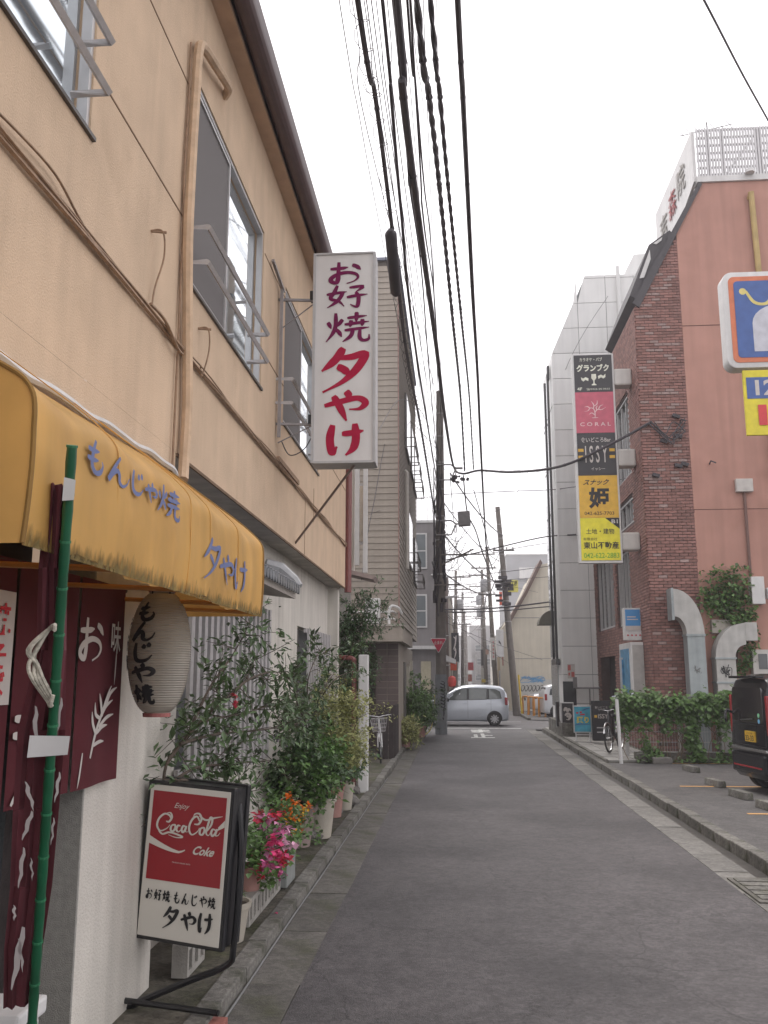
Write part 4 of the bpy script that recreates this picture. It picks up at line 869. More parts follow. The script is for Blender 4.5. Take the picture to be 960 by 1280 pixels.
# dark picket fence round the bicycle bay
pk = thing('picket_fence', 'dark weathered wooden board fence behind the left-hand bicycle', 'fence', (-1.55, 22, .08))
bm1 = meshof(B().box(-.055, .055, -.012, .012, 0, 1.2), 'board', mWOODD, bev=.004); rr = R(9)
for i in range(3): share('board', bm1, pk, (-1.74 + i * .125, 20.9, .075 - rr.uniform(0, .04)), (rr.uniform(-.02, .02), 0, 0))
for i in range(11): share('board', bm1, pk, (-1.43 + rr.uniform(-.01, .01), 21.0 + i * .14, .075 - rr.uniform(0, .05)), (0, 0, PI / 2))
k = B(); k.box(-1.8, -1.45, 20.92, 20.95, .4, .46); k.box(-1.8, -1.45, 20.92, 20.95, 1.0, 1.06); k.box(-1.47, -1.44, 20.95, 22.5, .4, .46); k.box(-1.47, -1.44, 20.95, 22.5, 1.0, 1.06); k.build('rail', mWOODD, pk)
# planting between fence and pole
for k, (nm, lab, (x, y), hh, lm, sz, ls) in enumerate([
    ('potted_fern', 'yellow-green fern in a pink pot on the kerb past the dark fence', (-1.36, 24.3), .9, mLEAF2, .4, .13),
    ('shrub', 'tall loose green shrub against the taupe wall behind the fern', (-1.25, 26.6), 1.95, mLEAF3, .5, .11),
    ('shrub', 'low bright shrub with drooping leaves by the concrete pole', (-1.1, 28.3), 1.35, mLEAF3, .42, .11),
    ('shrub', 'dark rounded shrub just left of the concrete pole', (-1.0, 29.8), 1.5, mLEAF4, .45, .10)]):
    g = plant(nm, lab, (x, y, .08), cat='plant'); rr = R(60 + k)
    if k in (0, 2): pot(g, (x, y, .08), .17, .34, mTERR)
    lim = []
    for j in range(8):
        e = V3((x + rr.gauss(0, .16), y + rr.gauss(0, .4), hh * rr.uniform(.6, 1.05))); lim.append([V3((x, y, .15)), V3((x, y, hh * .5)) + V3((rr.gauss(0, .06), rr.gauss(0, .06), 0)), e])
    bush(g, lim, rr, lm, tw=22, twl=sz, lf=ls, nl=14, r0=.012, aspect=.34 if k == 0 else .5, up=-.1)
hs = B().tube(smoothpts([(-.72, 30.6, 1.3), (-.74, 30.3, .9), (-.8, 29.6, .35), (-.95, 29.0, .14), (-1.15, 28.8, .2), (-1.25, 28.8, .6)], 6), .02, 6).build('garden_hose', mat('yellow_hose', (.42, .36, .06), .5), smooth=True)
tag(hs, 'yellow hose looping down beside the concrete utility pole', 'hose')
# ------------------------------------------------------------------ bicycles
def bicycle(name, label, loc, rz, colour, basket=True):
    g = thing(name, label, 'bicycle', (0, 0, 0)); Rw = .33
    for yc in (-.54, .54):
        t = B(); t.lathe([(Rw - .03, -.014), (Rw, -.016), (Rw + .012, 0), (Rw, .016), (Rw - .03, .014), (Rw - .03, -.014)], (0, yc, Rw + .012), 26, cap=False, ax='x')
        ty = t.build('wheel', mTYRE, g, smooth=True)
        rm = B(); rm.lathe([(Rw - .045, -.01), (Rw - .028, -.012), (Rw - .028, .012), (Rw - .045, .01), (Rw - .045, -.01)], (0, yc, Rw + .012), 26, cap=False, ax='x')
        for k in range(18): a = 2 * PI * k / 18; rm.tube([(.02 * (-1) ** k, yc, Rw + .012), (0, yc + (Rw - .03) * math.cos(a), Rw + .012 + (Rw - .03) * math.sin(a))], .0022, 3, cap=False)
        rm.lathe([(.022, -.045), (.022, .045)], (0, yc, Rw + .012), 8, ax='x'); rm.build('rim', mSTEEL, g if False else ty)
        f = B(); arc = [(0, yc + (Rw + .03) * math.cos(a), Rw + .012 + (Rw + .03) * math.sin(a)) for a in [math.radians(x) for x in range(0 if yc < 0 else 20, 171 if yc < 0 else 131, 15)]]
        if yc < 0: arc = [(0, 2 * yc - y, z) for _, y, z in arc]
        f.tube(arc, .022, 6); f.build('mudguard', mSTEEL, g, smooth=True)
    h = Rw + .012
    b = B(); b.tube([(0, -.54, h), (0, -.1, .30)], .011, 6); b.tube([(0, -.1, .30), (0, -.22, .80)], .015, 6); b.tube(smoothpts([(0, -.12, .34), (0, .15, .42), (0, .38, .78)], 4), .018, 6); b.tube([(0, .36, .92), (0, .42, .66)], .018, 6)
    b.tube([(0, -.2, .66), (0, -.54, h)], .008, 5)
    for s in (-.045, .045): b.tube([(0, .42, .66), (s, .43, .62), (s, .54, h)], .01, 5)
    b.build('frame', colour, g)
    b = B(); b.tube(smoothpts([(-.27, .12, .98), (-.25, .25, 1.0), (-.1, .36, .99), (0, .36, .97), (.1, .36, .99), (.25, .25, 1.0), (.27, .12, .98)], 4), .011, 6); b.tube([(0, .36, .97), (0, .36, .9)], .012, 6); b.build('handlebar', mSTEEL, g, smooth=True)
    for s in (-1, 1): B().tube([(.272 * s, .12, .98), (.265 * s, .22, .99)], .016, 7).build('grip', mBLACKM, g)
    B().prism([(-.02, -.38), (-.1, -.36), (-.11, -.28), (-.03, -.12), (.03, -.12), (.11, -.28), (.1, -.36), (.02, -.38)], (.82, .88), 'z').build('saddle', mBLACKM, g, bev=.01)
    B().lathe([(.09, .05), (.09, .06)], (0, -.1, .30), 16, ax='x').build('chain_ring', mSTEEL, g)
    if basket:
        b = B(); X0, X1, Y0, Y1, Z0, Z1 = .13, .18, .44, .70, .68, .95
        def P(i, n, t): # perimeter point
            q = [(-1, 0), (1, 0), (1, 1), (-1, 1), (-1, 0)]; s = i / n * 4; k = min(int(s), 3); f_ = s - k; a, c = q[k], q[k + 1]
            x = a[0] + (c[0] - a[0]) * f_; y = a[1] + (c[1] - a[1]) * f_; w_ = X0 + (X1 - X0) * t
            return (x * w_, Y0 + y * (Y1 - Y0) + (y - .5) * .05 * t, Z0 + (Z1 - Z0) * t)
        for i in range(36): b.tube([P(i, 36, 0), P(i, 36, 1)], .0028, 3, cap=False)
        for t in (0, .3, .6, 1): b.tube([P(i, 4, t) for i in range(5)], .004 if t < 1 else .007, 4)
        b.build('basket', mRAIL, g)
    g.location = loc; g.rotation_euler = (0, math.radians(3), rz); return g
bicycle('bicycle', 'silver shopping bicycle with a front wire basket parked between white post and dark fence', (-1.66, 20.3, .07), PI + .06, mWPL)
bicycle('bicycle', 'dark bicycle leaning at the end of the ivy fence beside the black menu board', (3.80, 22.6, .13), PI - .42, mBLACKM, False)

# ------------------------------------------------------------------ utility poles
def upole(label, x, y, H, top=None, r0=.19, r1=.11, group='concrete utility poles along the street', bands=True, arms=()):
    t = V3(top) if top else V3((x, y, H)); g = thing('utility_pole', label, 'utility pole', (x, y, 0), group); b0 = V3((x, y, -.02))
    B().tube([b0.lerp(t, i / 8) for i in range(9)], [r0 + (r1 - r0) * i / 8 for i in range(9)], 14).build('shaft', mPOLE, g, smooth=True)
    q = lambda z: b0.lerp(t, z / t.z)
    if bands:
        b = B()
        for z in (H * .45, H * .55, H * .62, H * .7, H * .78, H * .86, H * .93): c = q(z); b.lathe([(r0 + (r1 - r0) * z / H + .008, -.025), (r0 + (r1 - r0) * z / H + .008, .025)], c, 12)
        b.build('band', mat('band_steel', (.3, .29, .28), .5, .1, 9, metal=.4), g)
    for z, w_, off in arms:
        c = q(z); b = B(); b.box(c.x - w_ / 2 + off, c.x + w_ / 2 + off, c.y - .2, c.y - .12, z - .04, z + .04); a = b.build('crossarm', mALUD, g)
        ins = meshof(B().lathe([(.02, 0), (.05, .02), (.05, .05), (.03, .06), (.05, .08), (.045, .12), (.01, .14)], (0, 0, 0), 8), 'insulator', mWPL)
        for k in range(4): share('insulator', ins, a, (c.x - w_ / 2 + off + .08 + (w_ - .16) * k / 3, c.y - .16, z + .04))
    return g, q
up, q1 = upole('tall concrete utility pole with black graffiti and a bundle of cables, at the alley mouth', -.52, 31, 12.0, (-.44, 31, 12.0), .195, .125)
pf = lambda x, y, o: V3((-.52 + (.198 + o) * math.sin(x / .198), 31 - (.196 + o) * math.cos(x / .198), y))
lp = []
for i in range(9): lp += [(20 + 10 * (i % 2), 3 + i * 8), (70 + 8 * (i % 3), 6 + i * 8), (60, 12 + i * 8), (15, 9 + i * 8)]
lettering([('s', [lp[:18], lp[16:], [(55, 70), (60, 82), (50, 90)], [(40, 92), (55, 98)]], -.02, .45, .2, 1.35, .034)], pf, mBLK, up, 'graffiti', lift=.012)
B().lathe([(.204, .0), (.200, 1.98)], (-.52, 31, 0), 18, cap=False).build('painted_sleeve', mat('pole_grey_paint', (.17, .18, .19), .7, .12, 4, .2, 40, streak=.15), up, smooth=True)
lettering([('r', None, -.2, .03, .55, 1.95, 0)], lambda x, y, o: V3((-.52 + (.196 + o) * math.sin(x * 4), 31 - (.195 + o) * math.cos(x * 4), y)), mPOLE, up, 'guard', lift=.001) if False else None
B().lathe([(.202, .0), (.199, 2.0)], (-.52, 31, 0), 16, cap=False).build('paint_coat', mat('pole_grey_paint', (.155, .16, .165), .8, .15, 4, .2, 40, streak=.2), up, smooth=True) if False else None
# swept brackets with insulators, transformer-like box, cable wrap
for z, w_ in ((9.25, 0), (7.25, 0)):
    c = q1(z); k = B()
    for dz in (0, -.55 if z > 9 else -.5): k.tube([(c.x - .15, 30.82, z + dz), (c.x + .38, 30.82, z + dz), (c.x + .55, 30.82, z + dz * .5 - (.12 if dz == 0 else -.12)), (c.x + .8, 30.82, z + dz * .5 - (.12 if dz == 0 else -.12))], .028, 6)
    k.tube([(c.x + .55, 30.82, z - .1), (c.x + .55, 30.82, z - .42)], .02, 5); k.build('bracket', mat('bracket_galv', (.25, .24, .24), .5, .1, 9), up)
r = R(12); k = B()
for _ in range(14): c = V3((.22 + r.uniform(-.28, .3), 30.8 + r.uniform(-.2, .2), 8.72 + r.uniform(-.12, .22))); k.obox(c, r.uniform(.06, .16), .1, r.uniform(.05, .12), Matrix.Rotation(r.uniform(-1, 1), 3, 'Y'))
k.build('cable_clamps', mCABLE, up)
jb = B().obox((.36, 30.8, 7.3), .42, .3, .5, Matrix.Rotation(-.06, 3, 'Y')).build('junction_box', mat('junction_grey', (.22, .21, .21), .6, .1, 9), up, bev=.02)
k = B(); k.obox((.0, 30.8, 6.05), 1.0, .05, .05); k.obox((.1, 30.7, 5.95), 1.25, .05, .05, Matrix.Rotation(-.45, 3, 'Y')); k.obox((-.25, 30.7, 5.0), .9, .05, .05); k.build('bracket', mPOLE, up)
k = B(); r = R(2)
for i in range(22):
    a = r.uniform(0, 6.28); z0 = r.uniform(3.2, 7.2); z1 = z0 + r.uniform(.8, 2.6); rr_ = .19
    k.tube(smoothpts([(-.5 + rr_ * math.cos(a + .3 * math.sin(t * 3 + i)), 31 + rr_ * math.sin(a + .3 * math.sin(t * 3 + i)), z0 + (z1 - z0) * t / 5) for t in range(6)], 3), r.choice((.014, .02, .03)), 5)
for i in range(12):
    a = r.uniform(2.4, 5.8); z = r.uniform(4.1, 6.6); k.obox((-.5 + .21 * math.cos(a), 31 + .21 * math.sin(a), z), .09, .09, r.uniform(.1, .35), Matrix.Rotation(a, 3, 'Z'))
k.build('cable_wrap', mCABLE, up, smooth=True)
k = B()
for i in range(9):
    a = V3((-.4, 30.8, r.uniform(5.2, 7.6))); e = V3((r.uniform(.1, .6), 30.8, r.uniform(5.9, 7.3))); k.tube(smoothpts([a, a.lerp(e, .5) + V3((0, 0, -r.uniform(.15, .5))), e], 6), .012, 4)
k.build('jumper_wires', mCABLE, up)
sg = thing('stop_sign', 'small red inverted triangle stop sign on the graffiti pole', 'traffic sign', (-.68, 30.7, 3.3))
c = onY(548, 807, 30.7); b = B(); w_ = .27; h_ = .23
tri = [(c.x - w_, c.z + h_), (c.x - w_ + .03, c.z + h_ + .02), (c.x + w_ - .03, c.z + h_ + .02), (c.x + w_, c.z + h_), (c.x + .02, c.z - h_), (c.x - .02, c.z - h_)]
sc_ = lambda k_: [(c.x + (a - c.x) * k_, c.z + .03 + (d - c.z - .03) * k_) for a, d in tri]
B().prism(tri, (30.70, 30.72)).build('plate', mat('sign_white', (.62, .6, .6), .5), sg); B().prism(sc_(.9), (30.69, 30.699)).build('red_face', mat('sign_red', (.48, .02, .06), .5), sg)
lettering([('t', '止まれ', c.x - .15, c.z + .04, .30, .12, .02)], plane((0, 30.69, 0), (1, 0, 0), (0, 0, 1), (0, -1, 0)), mINKW, sg, lift=.004)
B().box(c.x - .02, c.x + .02, 30.72, 30.85, c.z - .1, c.z + .2).build('bracket', mALUD, sg)

# ------------------------------------------------------------------ overhead cables: each a span from behind the viewer to the pole and beyond
def cable(pts, rad, label, n=6, twist=0, loops=0, group='overhead cables above the alley', name='overhead_cable'):
    p = smoothpts(pts, 10)
    if twist:                                           # three strands laid round each other
        dens = []
        for i in range(len(p) - 1):
            m_ = max(2, int((p[i + 1] - p[i]).length / .10)); dens += [p[i].lerp(p[i + 1], k / m_) for k in range(m_)]
        b = B(); s = 0
        for st in range(2):
            q = []; s = 0
            for i, v in enumerate(dens):
                if i: s += (v - dens[i - 1]).length
                a = s / twist * 2 * PI + st * PI; q.append(v + V3((math.cos(a), 0, math.sin(a))) * rad * .34)
            b.tube(q, rad * .66, 6)
    else: b = B(); b.tube(p, rad, n)
    o = b.build(name, mCABLE, smooth=True); tag(o, label, 'cable', group)
    if rad > .025:
        L_ = len(p)
        for i in range(3, L_ - 3, 9): d_ = (p[i + 1] - p[i]).normalized(); B().tube([p[i] - d_ * .018, p[i] + d_ * .018], rad * 1.12, 7).build('cable_tie', mCABLE, o)
    if loops:
        k = B(); L_ = 0; q = []
        for i in range(len(p) - 1):
            m_ = max(2, int((p[i + 1] - p[i]).length / .05))
            for t in range(m_): v = p[i].lerp(p[i + 1], t / m_); L_ += .05; a = L_ / loops * 2 * PI; q.append(v + V3((math.cos(a) * .075, 0, math.sin(a) * .075 - .03)))
        k.tube(q, .004, 3, cap=False); k.build('hanger_wire', mCABLE, o)
    return o
def fit(u0, v0, z0, mids, E):
    """Q: point above the viewer at height z0; E: far fixing; mids: sight lines met in the vertical plane Q-E"""
    Q = onZ(u0, v0, z0); E = V3(E); back = Q - (E - Q).normalized() * 9; back.z = Q.z + .35
    ms_ = [onV(u, v, Q, E) for u, v in mids]; ms_ = sorted([m_ for m_ in ms_ if Q.y < m_.y < E.y], key=lambda m_: m_.y)
    return [back, Q] + ms_ + [E]
P31 = lambda u, v, y=30.9: onY(u, v, y)
cable(fit(424, 0, 8.6, [(450, 150), (475, 285)], onY(520, 520, 30)), .006, 'thin single wire nearest the peach eaves')
main = fit(447, 0, 7.4, [(469, 120), (490, 285), (508, 440), (527, 540)], P31(543, 640))
cable(main, .027, 'thick cable with spiral hanger loops carrying the black splice sleeve', loops=.36)
sa, sb2 = onV(488, 287, main[1], main[-1]), onV(495, 370, main[1], main[-1])
cl_ = B().tube([sa, sa.lerp(sb2, .06), sa.lerp(sb2, .94), sb2], [.028, .075, .07, .022], 10); tag(cl_.build('cable_splice', mCABLE, smooth=True), 'black cylindrical splice sleeve hanging in the cable bundle above the box sign', 'cable sleeve')
cable(fit(458, 0, 8.2, [(490, 225), (515, 410)], P31(545, 640)), .006, 'first hair-thin wire beside the looped cable')
cable(fit(464, 0, 8.3, [(497, 230), (520, 410)], P31(546, 620)), .006, 'second hair-thin wire beside the looped cable')
cable(fit(478, 0, 7.6, [(489, 120), (501, 260), (520, 440)], P31(546, 600)), .018, 'medium cable left of the fat straight one')
for k_, (ut, mid_, ve) in enumerate([(455, (486, 210), 560), (470, (496, 210), 600), (484, (503, 210), 545), (501, (521, 210), 610), (514, (534, 210), 575), (529, (549, 210), 600), (546, (562, 210), 640), (440, (470, 210), 520)]):
    cable(fit(ut, 0, 8.4 + .15 * k_, [mid_], P31(549 + k_ * .6, ve, 31)), .006, ('first', 'second', 'third', 'fourth', 'fifth', 'sixth', 'seventh', 'eighth')[k_] + ' hair-thin wire threading high through the cable bundle, in laying order', 4)
e1 = P31(567, 583)
p = fit(495, 0, 7.3, [(503, 110), (516, 220), (531, 330), (545, 430), (556, 520)], e1)
p += [P31(578, 592, 30.6), P31(600, 588, 29.5), onY(640, 590, 26.5), onY(700, 583, 23.2), onY(760, 557, 22.3), onY(815, 527, 21.93)]
cable(p, .037, 'fattest smooth cable, bending right over the alley to the brick corner', 8)
cable(fit(509, 0, 7.5, [(519, 100), (530, 230), (541, 340)], P31(552, 540)), .012, 'first of two thin cables crossing behind the fat one')
cable(fit(507, 170, 7.0, [(512, 230), (527, 340), (537, 470)], P31(548, 590)), .011, 'second of two thin cables dropping behind the fat one')
cable(fit(523, 170, 7.1, [(530, 280), (545, 400)], P31(553, 560)), .010, 'thin cable between the fat one and the left twisted one')
cable(fit(521, 0, 7.5, [(535, 110), (549, 230), (566, 400), (576, 500)], P31(581, 590)), .036, 'left of the two ropes of twisted cable', twist=.8)
cable(fit(538, 0, 7.6, [(549, 110), (560, 230), (577, 400), (587, 500)], P31(592, 588)), .028, 'right of the two ropes of twisted cable', twist=.7)
cable(fit(572, 0, 7.3, [(578, 110), (584, 230), (591, 370), (597, 470), (601, 560)], onY(606, 655, 31)) + [onY(609, 690, 33), onY(616, 712, 44)], .026, 'rightmost long cable above the middle of the alley', 6)
_a, _b = onZ(880, 0, 8.4), onZ(961, 152, 9.3)
cable([_a.lerp(_b, -.8), _a, _a.lerp(_b, .5) - V3((0, 0, .03)), _b, _a.lerp(_b, 1.5)], .012, 'single cable crossing the top right corner of the sky', group='service wires between poles and walls')
G2 = 'service wires between poles and walls'
A2 = lambda L, rad, lab, tw=0: cable(L, rad, lab, 5, group=G2, twist=tw)
A2([P31(556, 588, 31), onY(530, 520, 26), onY(500, 500, 22), onY(470, 545, 17)], .008, 'slack drop wire from the pole to the taupe building')
A2([P31(555, 618), onY(640, 614, 31), onY(700, 611, 30.5), onY(830, 590, 22)], .014, 'straight service wire running right from the pole at bracket height')
A2([P31(590, 592), onY(650, 588, 32), onY(760, 600, 32)], .006, 'hair-thin wire sloping down right below the swinging fat cable')
A2([onY(600, 566, 31), onY(640, 575, 31), onY(690, 585, 30.5)], .006, 'hair-thin wire from the rightmost cable towards the white building')
A2([P31(555, 640), onY(640, 625, 32), onY(712, 450, 30.4), onY(760, 370, 30)], .007, 'diagonal wire climbing across the white cladding')
A2([P31(558, 700), onY(600, 690, 31), onY(676, 672, 31), onY(720, 668, 30.3)], .022, 'lower heavy wire rising gently right behind the stop sign pole')
A2([P31(556, 762), onY(620, 760, 34), onY(690, 752, 34), onY(760, 742, 33)], .030, 'upper of the paired black cables over the crossing')
A2([P31(556, 765), onY(620, 764, 34), onY(690, 758, 34), onY(760, 756, 33)], .022, 'lower of the paired black cables over the crossing')
A2([P31(556, 722), onY(620, 716, 36), onY(700, 706, 36)], .013, 'middle thin wire over the crossing, above the paired cables')
A2([P31(556, 735), onY(620, 726, 36), onY(700, 720, 36)], .010, 'second middle thin wire over the crossing')
A2([P31(520, 620), onY(470, 640, 22), onY(456, 645, 18)], .006, 'hair-thin wire in front of the clapboard, nearly level')
A2([P31(545, 560), onY(496, 520, 26), onY(465, 640, 19), onY(452, 725, 17.2)], .009, 'slanting wire in front of the clapboard wall')
A2([P31(592, 612), P31(600, 640), P31(607, 665, 31.5), onY(615, 690, 38), onY(640, 686, 44), onY(700, 676, 44)], .017, 'looping cable dropping from the bracket to the second pole')
A2([P31(579, 594), P31(584, 640), P31(594, 662), P31(603, 690), onY(617, 727, 42)], .024, 'stiff black tail of the left twisted rope falling past the junction box')
rr = R(14)
for i in range(9):
    a = (555, 640 + i * 17 + rr.uniform(-5, 5)); e = (620 + rr.uniform(-20, 70), 650 + i * 20 + rr.uniform(-40, 40))
    A2([P31(*a), onY((a[0] + e[0]) / 2, (a[1] + e[1]) / 2 + rr.uniform(2, 9), 38), onY(*e, 45)], .008, '%s fine wire from the top among those fanning right from the graffiti pole' % ('first', 'second', 'third', 'fourth', 'fifth', 'sixth', 'seventh', 'eighth', 'ninth')[i])

# ------------------------------------------------------------------ brick building on the right
bb = thing('brick_building', 'red brick and salmon rendered building with a sloped roofline and rooftop screens', 'building', (8, 26, 0))
BX, BY, BE = 4.67, 22.0, 30.5
def slope(z): return BX if z < 11.3 else BX + (z - 11.3) * (6.5 - BX) / (14.55 - 11.3)
XB = 5.84
b = B(); b.prism([(BX + .03, 0), (XB, 0), (XB, 13.2), (BX + .03, 11.22)], (BY + .03, BY + .3)); b.build('mortar_bed', mMORT, bb)
b = B(); b.prism([(XB, 0), (13.5, 0), (13.5, 14.56), (6.5, 14.56), (XB, 13.3)], (BY - .0, BY + .3)); b.build('wall', mPLAST, bb, label='salmon rendered wall')
B().box(BX + .035, 13.5, BE - .3, BE, 0, 11.2).build('wall', mMORT, bb)
b = B(); b.box(XB, 13.5, BY - .004, BY, 10.63, 10.65); b.box(XB, 13.5, BY - .004, BY, 5.9, 5.915); b.build('joint', mat('joint_dark', (.10, .045, .035), .9), bb)
rr = R(4); CH = .0755; CW = .212
bm1 = meshof(B().box(0, CW - .012, 0, .03, 0, CH - .014), 'brick', mBRICK); bm2 = meshof(B().box(0, CW - .012, 0, .03, 0, CH - .014), 'brick', mBRICKP)
many = B(); cnt = 0; rows = int(13.0 / CH)
for j in range(rows):
    z = .02 + j * CH; x = BX + .03 - (CW / 2 if j % 2 else 0)
    while x < XB - .05:
        xa = max(x, BX + .0); xb = min(x + CW - .012, XB - .004)
        if xa > slope(z + CH) - .02 and xb - xa > .04:
            full = xb - xa > CW - .03; pale = rr.random() < (.16 if z > 6 else .05)
            if full and cnt < 300 and z > 1.5 and (z < 6.2): share('brick', bm2 if pale else bm1, bb, (xa, BY + rr.uniform(-.003, .004), z)); cnt += 1
            elif pale and full and cnt < 299 + 0: pass
            else: many.box(xa, xb, BY + rr.uniform(-.003, .004), BY + .03, z, z + CH - .014)
        x += CW
many.build('brickwork', mBRICKS, bb, kind='stuff', fixn=False)
pale = B(); rr = R(44)
for j in range(84, rows):
    for i in range(5):
        if rr.random() < .17:
            x = BX + .03 + i * CW - (CW / 2 if j % 2 else 0) + .001; z = .02 + j * CH
            if x > slope(z + CH) and x + CW < XB: pale.box(x, x + CW - .014, BY - .006, BY + .01, z + .001, z + CH - .015)
pale.build('pale_bricks', mBRICKP, bb, kind='stuff', fixn=False)
# alley side of the same building
ops = [(24.4, 26.3, 3.3, 5.3), (26.9, 29.9, 3.35, 5.6), (23.5, 26.0, 7.2, 9.4), (23.5, 26.0, 5.9, 6.6), (26.6, 29.8, 6.0, 9.4), (27.3, 29.9, .1, 2.5)]
mBS = mat('brick_side_bed', (.09, .06, .055), .9, .15, 14)
b = B().facade((BX + .03, BY + .03, 0), (0, 1, 0), (0, 0, 1), (-1, 0, 0), BE - BY - .03, 11.25, [(a - BY - .03, c - BY - .03, d, e) for a, c, d, e in ops], .25); b.build('wall', mBS, bb, label='alley side wall bed')
sbk = B(); rr = R(6)
for j in range(int(11.2 / CH)):
    z = .02 + j * CH; y = BY - (CW / 2 if j % 2 else 0)
    while y < BE:
        ya, yb = max(y, BY + .031), min(y + CW - .012, BE); zc = z + CH / 2
        if yb - ya > .03 and not any(a - .02 < yb and ya < c + .02 and d - .03 < zc < e + .03 for a, c, d, e in ops): sbk.box(BX + rr.uniform(-.003, .003), BX + .03, ya, yb, z, z + CH - .014)
        y += CW
sbk.build('side_brickwork', mBRICKS, bb, kind='stuff', fixn=False)
for i, (a, c, d, e) in enumerate(ops[:5]):
    f = B()
    for y in (a, c - .06): f.box(BX + .06, BX + .14, y, y + .06, d, e)
    for z in (d, e - .06): f.box(BX + .06, BX + .14, a + .06, c - .06, z, z + .06)
    for k in range(1, 4): y = a + (c - a) * k / 4; f.box(BX + .07, BX + .13, y - .02, y + .02, d + .06, e - .06)
    f = f.build('window', mALU, bb); B().box(BX + .15, BX + .16, a, c, d, e).build('pane', mDGLASS if i in (0, 3) else mat('grey_glass', (.12, .13, .14), .1, .1, 2), f)
B().box(BX - .03, BX + .2, 26.9, 29.9, 5.6, 6.0).build('spandrel', mPLAST, bb)
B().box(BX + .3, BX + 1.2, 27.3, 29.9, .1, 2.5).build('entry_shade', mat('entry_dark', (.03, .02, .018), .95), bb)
# dark coping along the slope, mansard dormer
b = B(); b.prism([(BX - .05, 11.28), (6.5, 14.60), (6.56, 14.50), (BX + .12, 11.16)], (BY - .05, BY + .25)); b.build('sloped_coping', mat('coping_dark', (.06, .055, .06), .7, .1, 9), bb)
B().prism([(BX + .1, 11.2), (6.5, 14.5), (13.5, 14.5), (13.5, 11.2)], (BY + .3, BE)).build('roof', mat('mansard_dark', (.07, .065, .07), .8, .1, 9), bb)
dm = B().prism([(4.60, 11.55), (5.15, 12.93), (5.70, 13.32), (5.78, 13.22), (4.78, 11.42)], (BY + .1, BY + 4)).build('dormer', mat('dormer_dark', (.065, .06, .065), .7), bb)
for pl_ in ([(4.86, 12.0), (4.98, 12.02), (5.17, 12.52), (5.16, 12.78)], [(5.26, 12.95), (5.34, 12.93), (5.47, 13.03), (5.50, 13.12)]): B().prism(pl_, (BY + .07, BY + .099)).build('window', mWPL, dm)
# rooftop: billboard facing the alley and slatted screens
B().box(XB + .6, 13.5, BY - .06, BY + .3, 14.56, 14.72).build('coping', mWPL, bb)
bl = thing('rooftop_billboard', 'weathered white rooftop hoarding with three raised grey and red characters', 'billboard', (6.45, 23.5, 14.4))
B().prism([(22.02, 14.62), (25.9, 13.9), (26.3, 13.9), (26.3, 16.02), (22.02, 16.05)], (6.38, 6.46), 'x').build('board', mWPL, bl)
pf = lambda y, z, o: V3((6.38 - o, y, z))
flip = lambda y, z, o: pf(-y, z, o)
for ch, y, m_, z in (('吉', 25.7, mat('letter_grey', (.34, .32, .30), .8, .2, 9), 14.65), ('森', 24.6, mat('letter_faded_red', (.30, .07, .07), .8, .2, 9), 14.8), ('院', 23.6, MATS['letter_grey'], 14.95)):
    for q in range(2): lettering([('t', ch, -y, z, .82, .8, .0)], lambda a, c, o, q=q: flip(a, c, o + q * .03), m_, bl, 'raised_character', lift=.01)
gs = thing('rooftop_screen', 'pale grey slatted metal screen standing on the roof edge of the salmon wall', 'screen', (9, 22, 14.7))
sm = meshof(B().box(-.024, .024, -.02, .02, 0, 1.36), 'slat', mat('screen_slat', (.56, .55, .555), .5, .05, 9))
for i in range(62): share('slat', sm, gs, (6.52 + i * .074, BY, 14.74))
b = B()
for z in (14.78, 14.98, 15.2, 15.4, 15.62, 15.84, 16.06): b.box(6.5, 11.2, BY + .03, BY + .07, z, z + .05)
for x in (6.75, 7.15, 8.0, 8.1, 9.3): b.box(x, x + .07, BY + .021, BY + .1, 14.73, 16.1)
b.tube([(7.2, BY + .3, 14.8), (8.0, BY + .3, 15.9)], .04, 4); b.tube([(8.1, BY + .3, 14.9), (9.2, BY + .3, 15.9)], .04, 4)
b.build('rail', MATS['screen_slat'], gs)
B().lathe([(.12, 0), (.11, .08), (.03, .12)], (7.75, BY - .15, 14.7), 10).build('floodlight', mWPL, gs)
an = thing('tv_antenna', 'thin rooftop television aerial above the slatted screen', 'antenna', (7.0, 24, 14.6)); ac = onY(883, 150, 24)
b = B(); b.tube([(ac.x, 24, 14.6), (ac.x, 24, 17.6)], .02, 5); b.tube([(ac.x - .8, 24, 17.2), (ac.x + .7, 24, 17.5)], .012, 4); b.build('mast', mALUD, an)
for i in range(7): q = V3((ac.x - .7 + i * .22, 24, 17.22 + i * .045)); B().tube([q - V3((.18, .25, 0)), q + V3((.18, .25, .05))], .008, 4).build('element', mALUD, an)
# yellow downpipe and red-brown conduit on the salmon wall
yp = B().tube(smoothpts([(7.75, BY + .0, 14.05), (7.75, BY - .1, 14.1), (7.76, BY - .1, 13.9), (7.80, BY - .1, 11.0), (7.80, BY - .1, 6.7)], 5), .075, 10).build('drain_pipe', mat('yellow_pipe', (.42, .30, .12), .6, .15, 3, streak=.2), smooth=True); tag(yp, 'ochre yellow downpipe high on the salmon wall, right edge', 'pipe')
cp_ = thing('conduit_box', 'white junction box with a brown conduit running down the salmon wall', 'conduit', (6.75, BY, 6.6))
pc = onY(929, 608, BY); B().box(pc.x - .2, pc.x + .2, BY - .12, BY - .001, pc.z - .15, pc.z + .17).build('box', mat('box_cream', (.48, .45, .42), .6), cp_, bev=.01)
pd = onY(940, 720, BY); B().tube([(pc.x, BY - .05, pc.z - .15), (pc.x, BY - .05, pd.z)], .035, 6).build('conduit', mat('brown_conduit', (.16, .09, .075), .7), cp_)
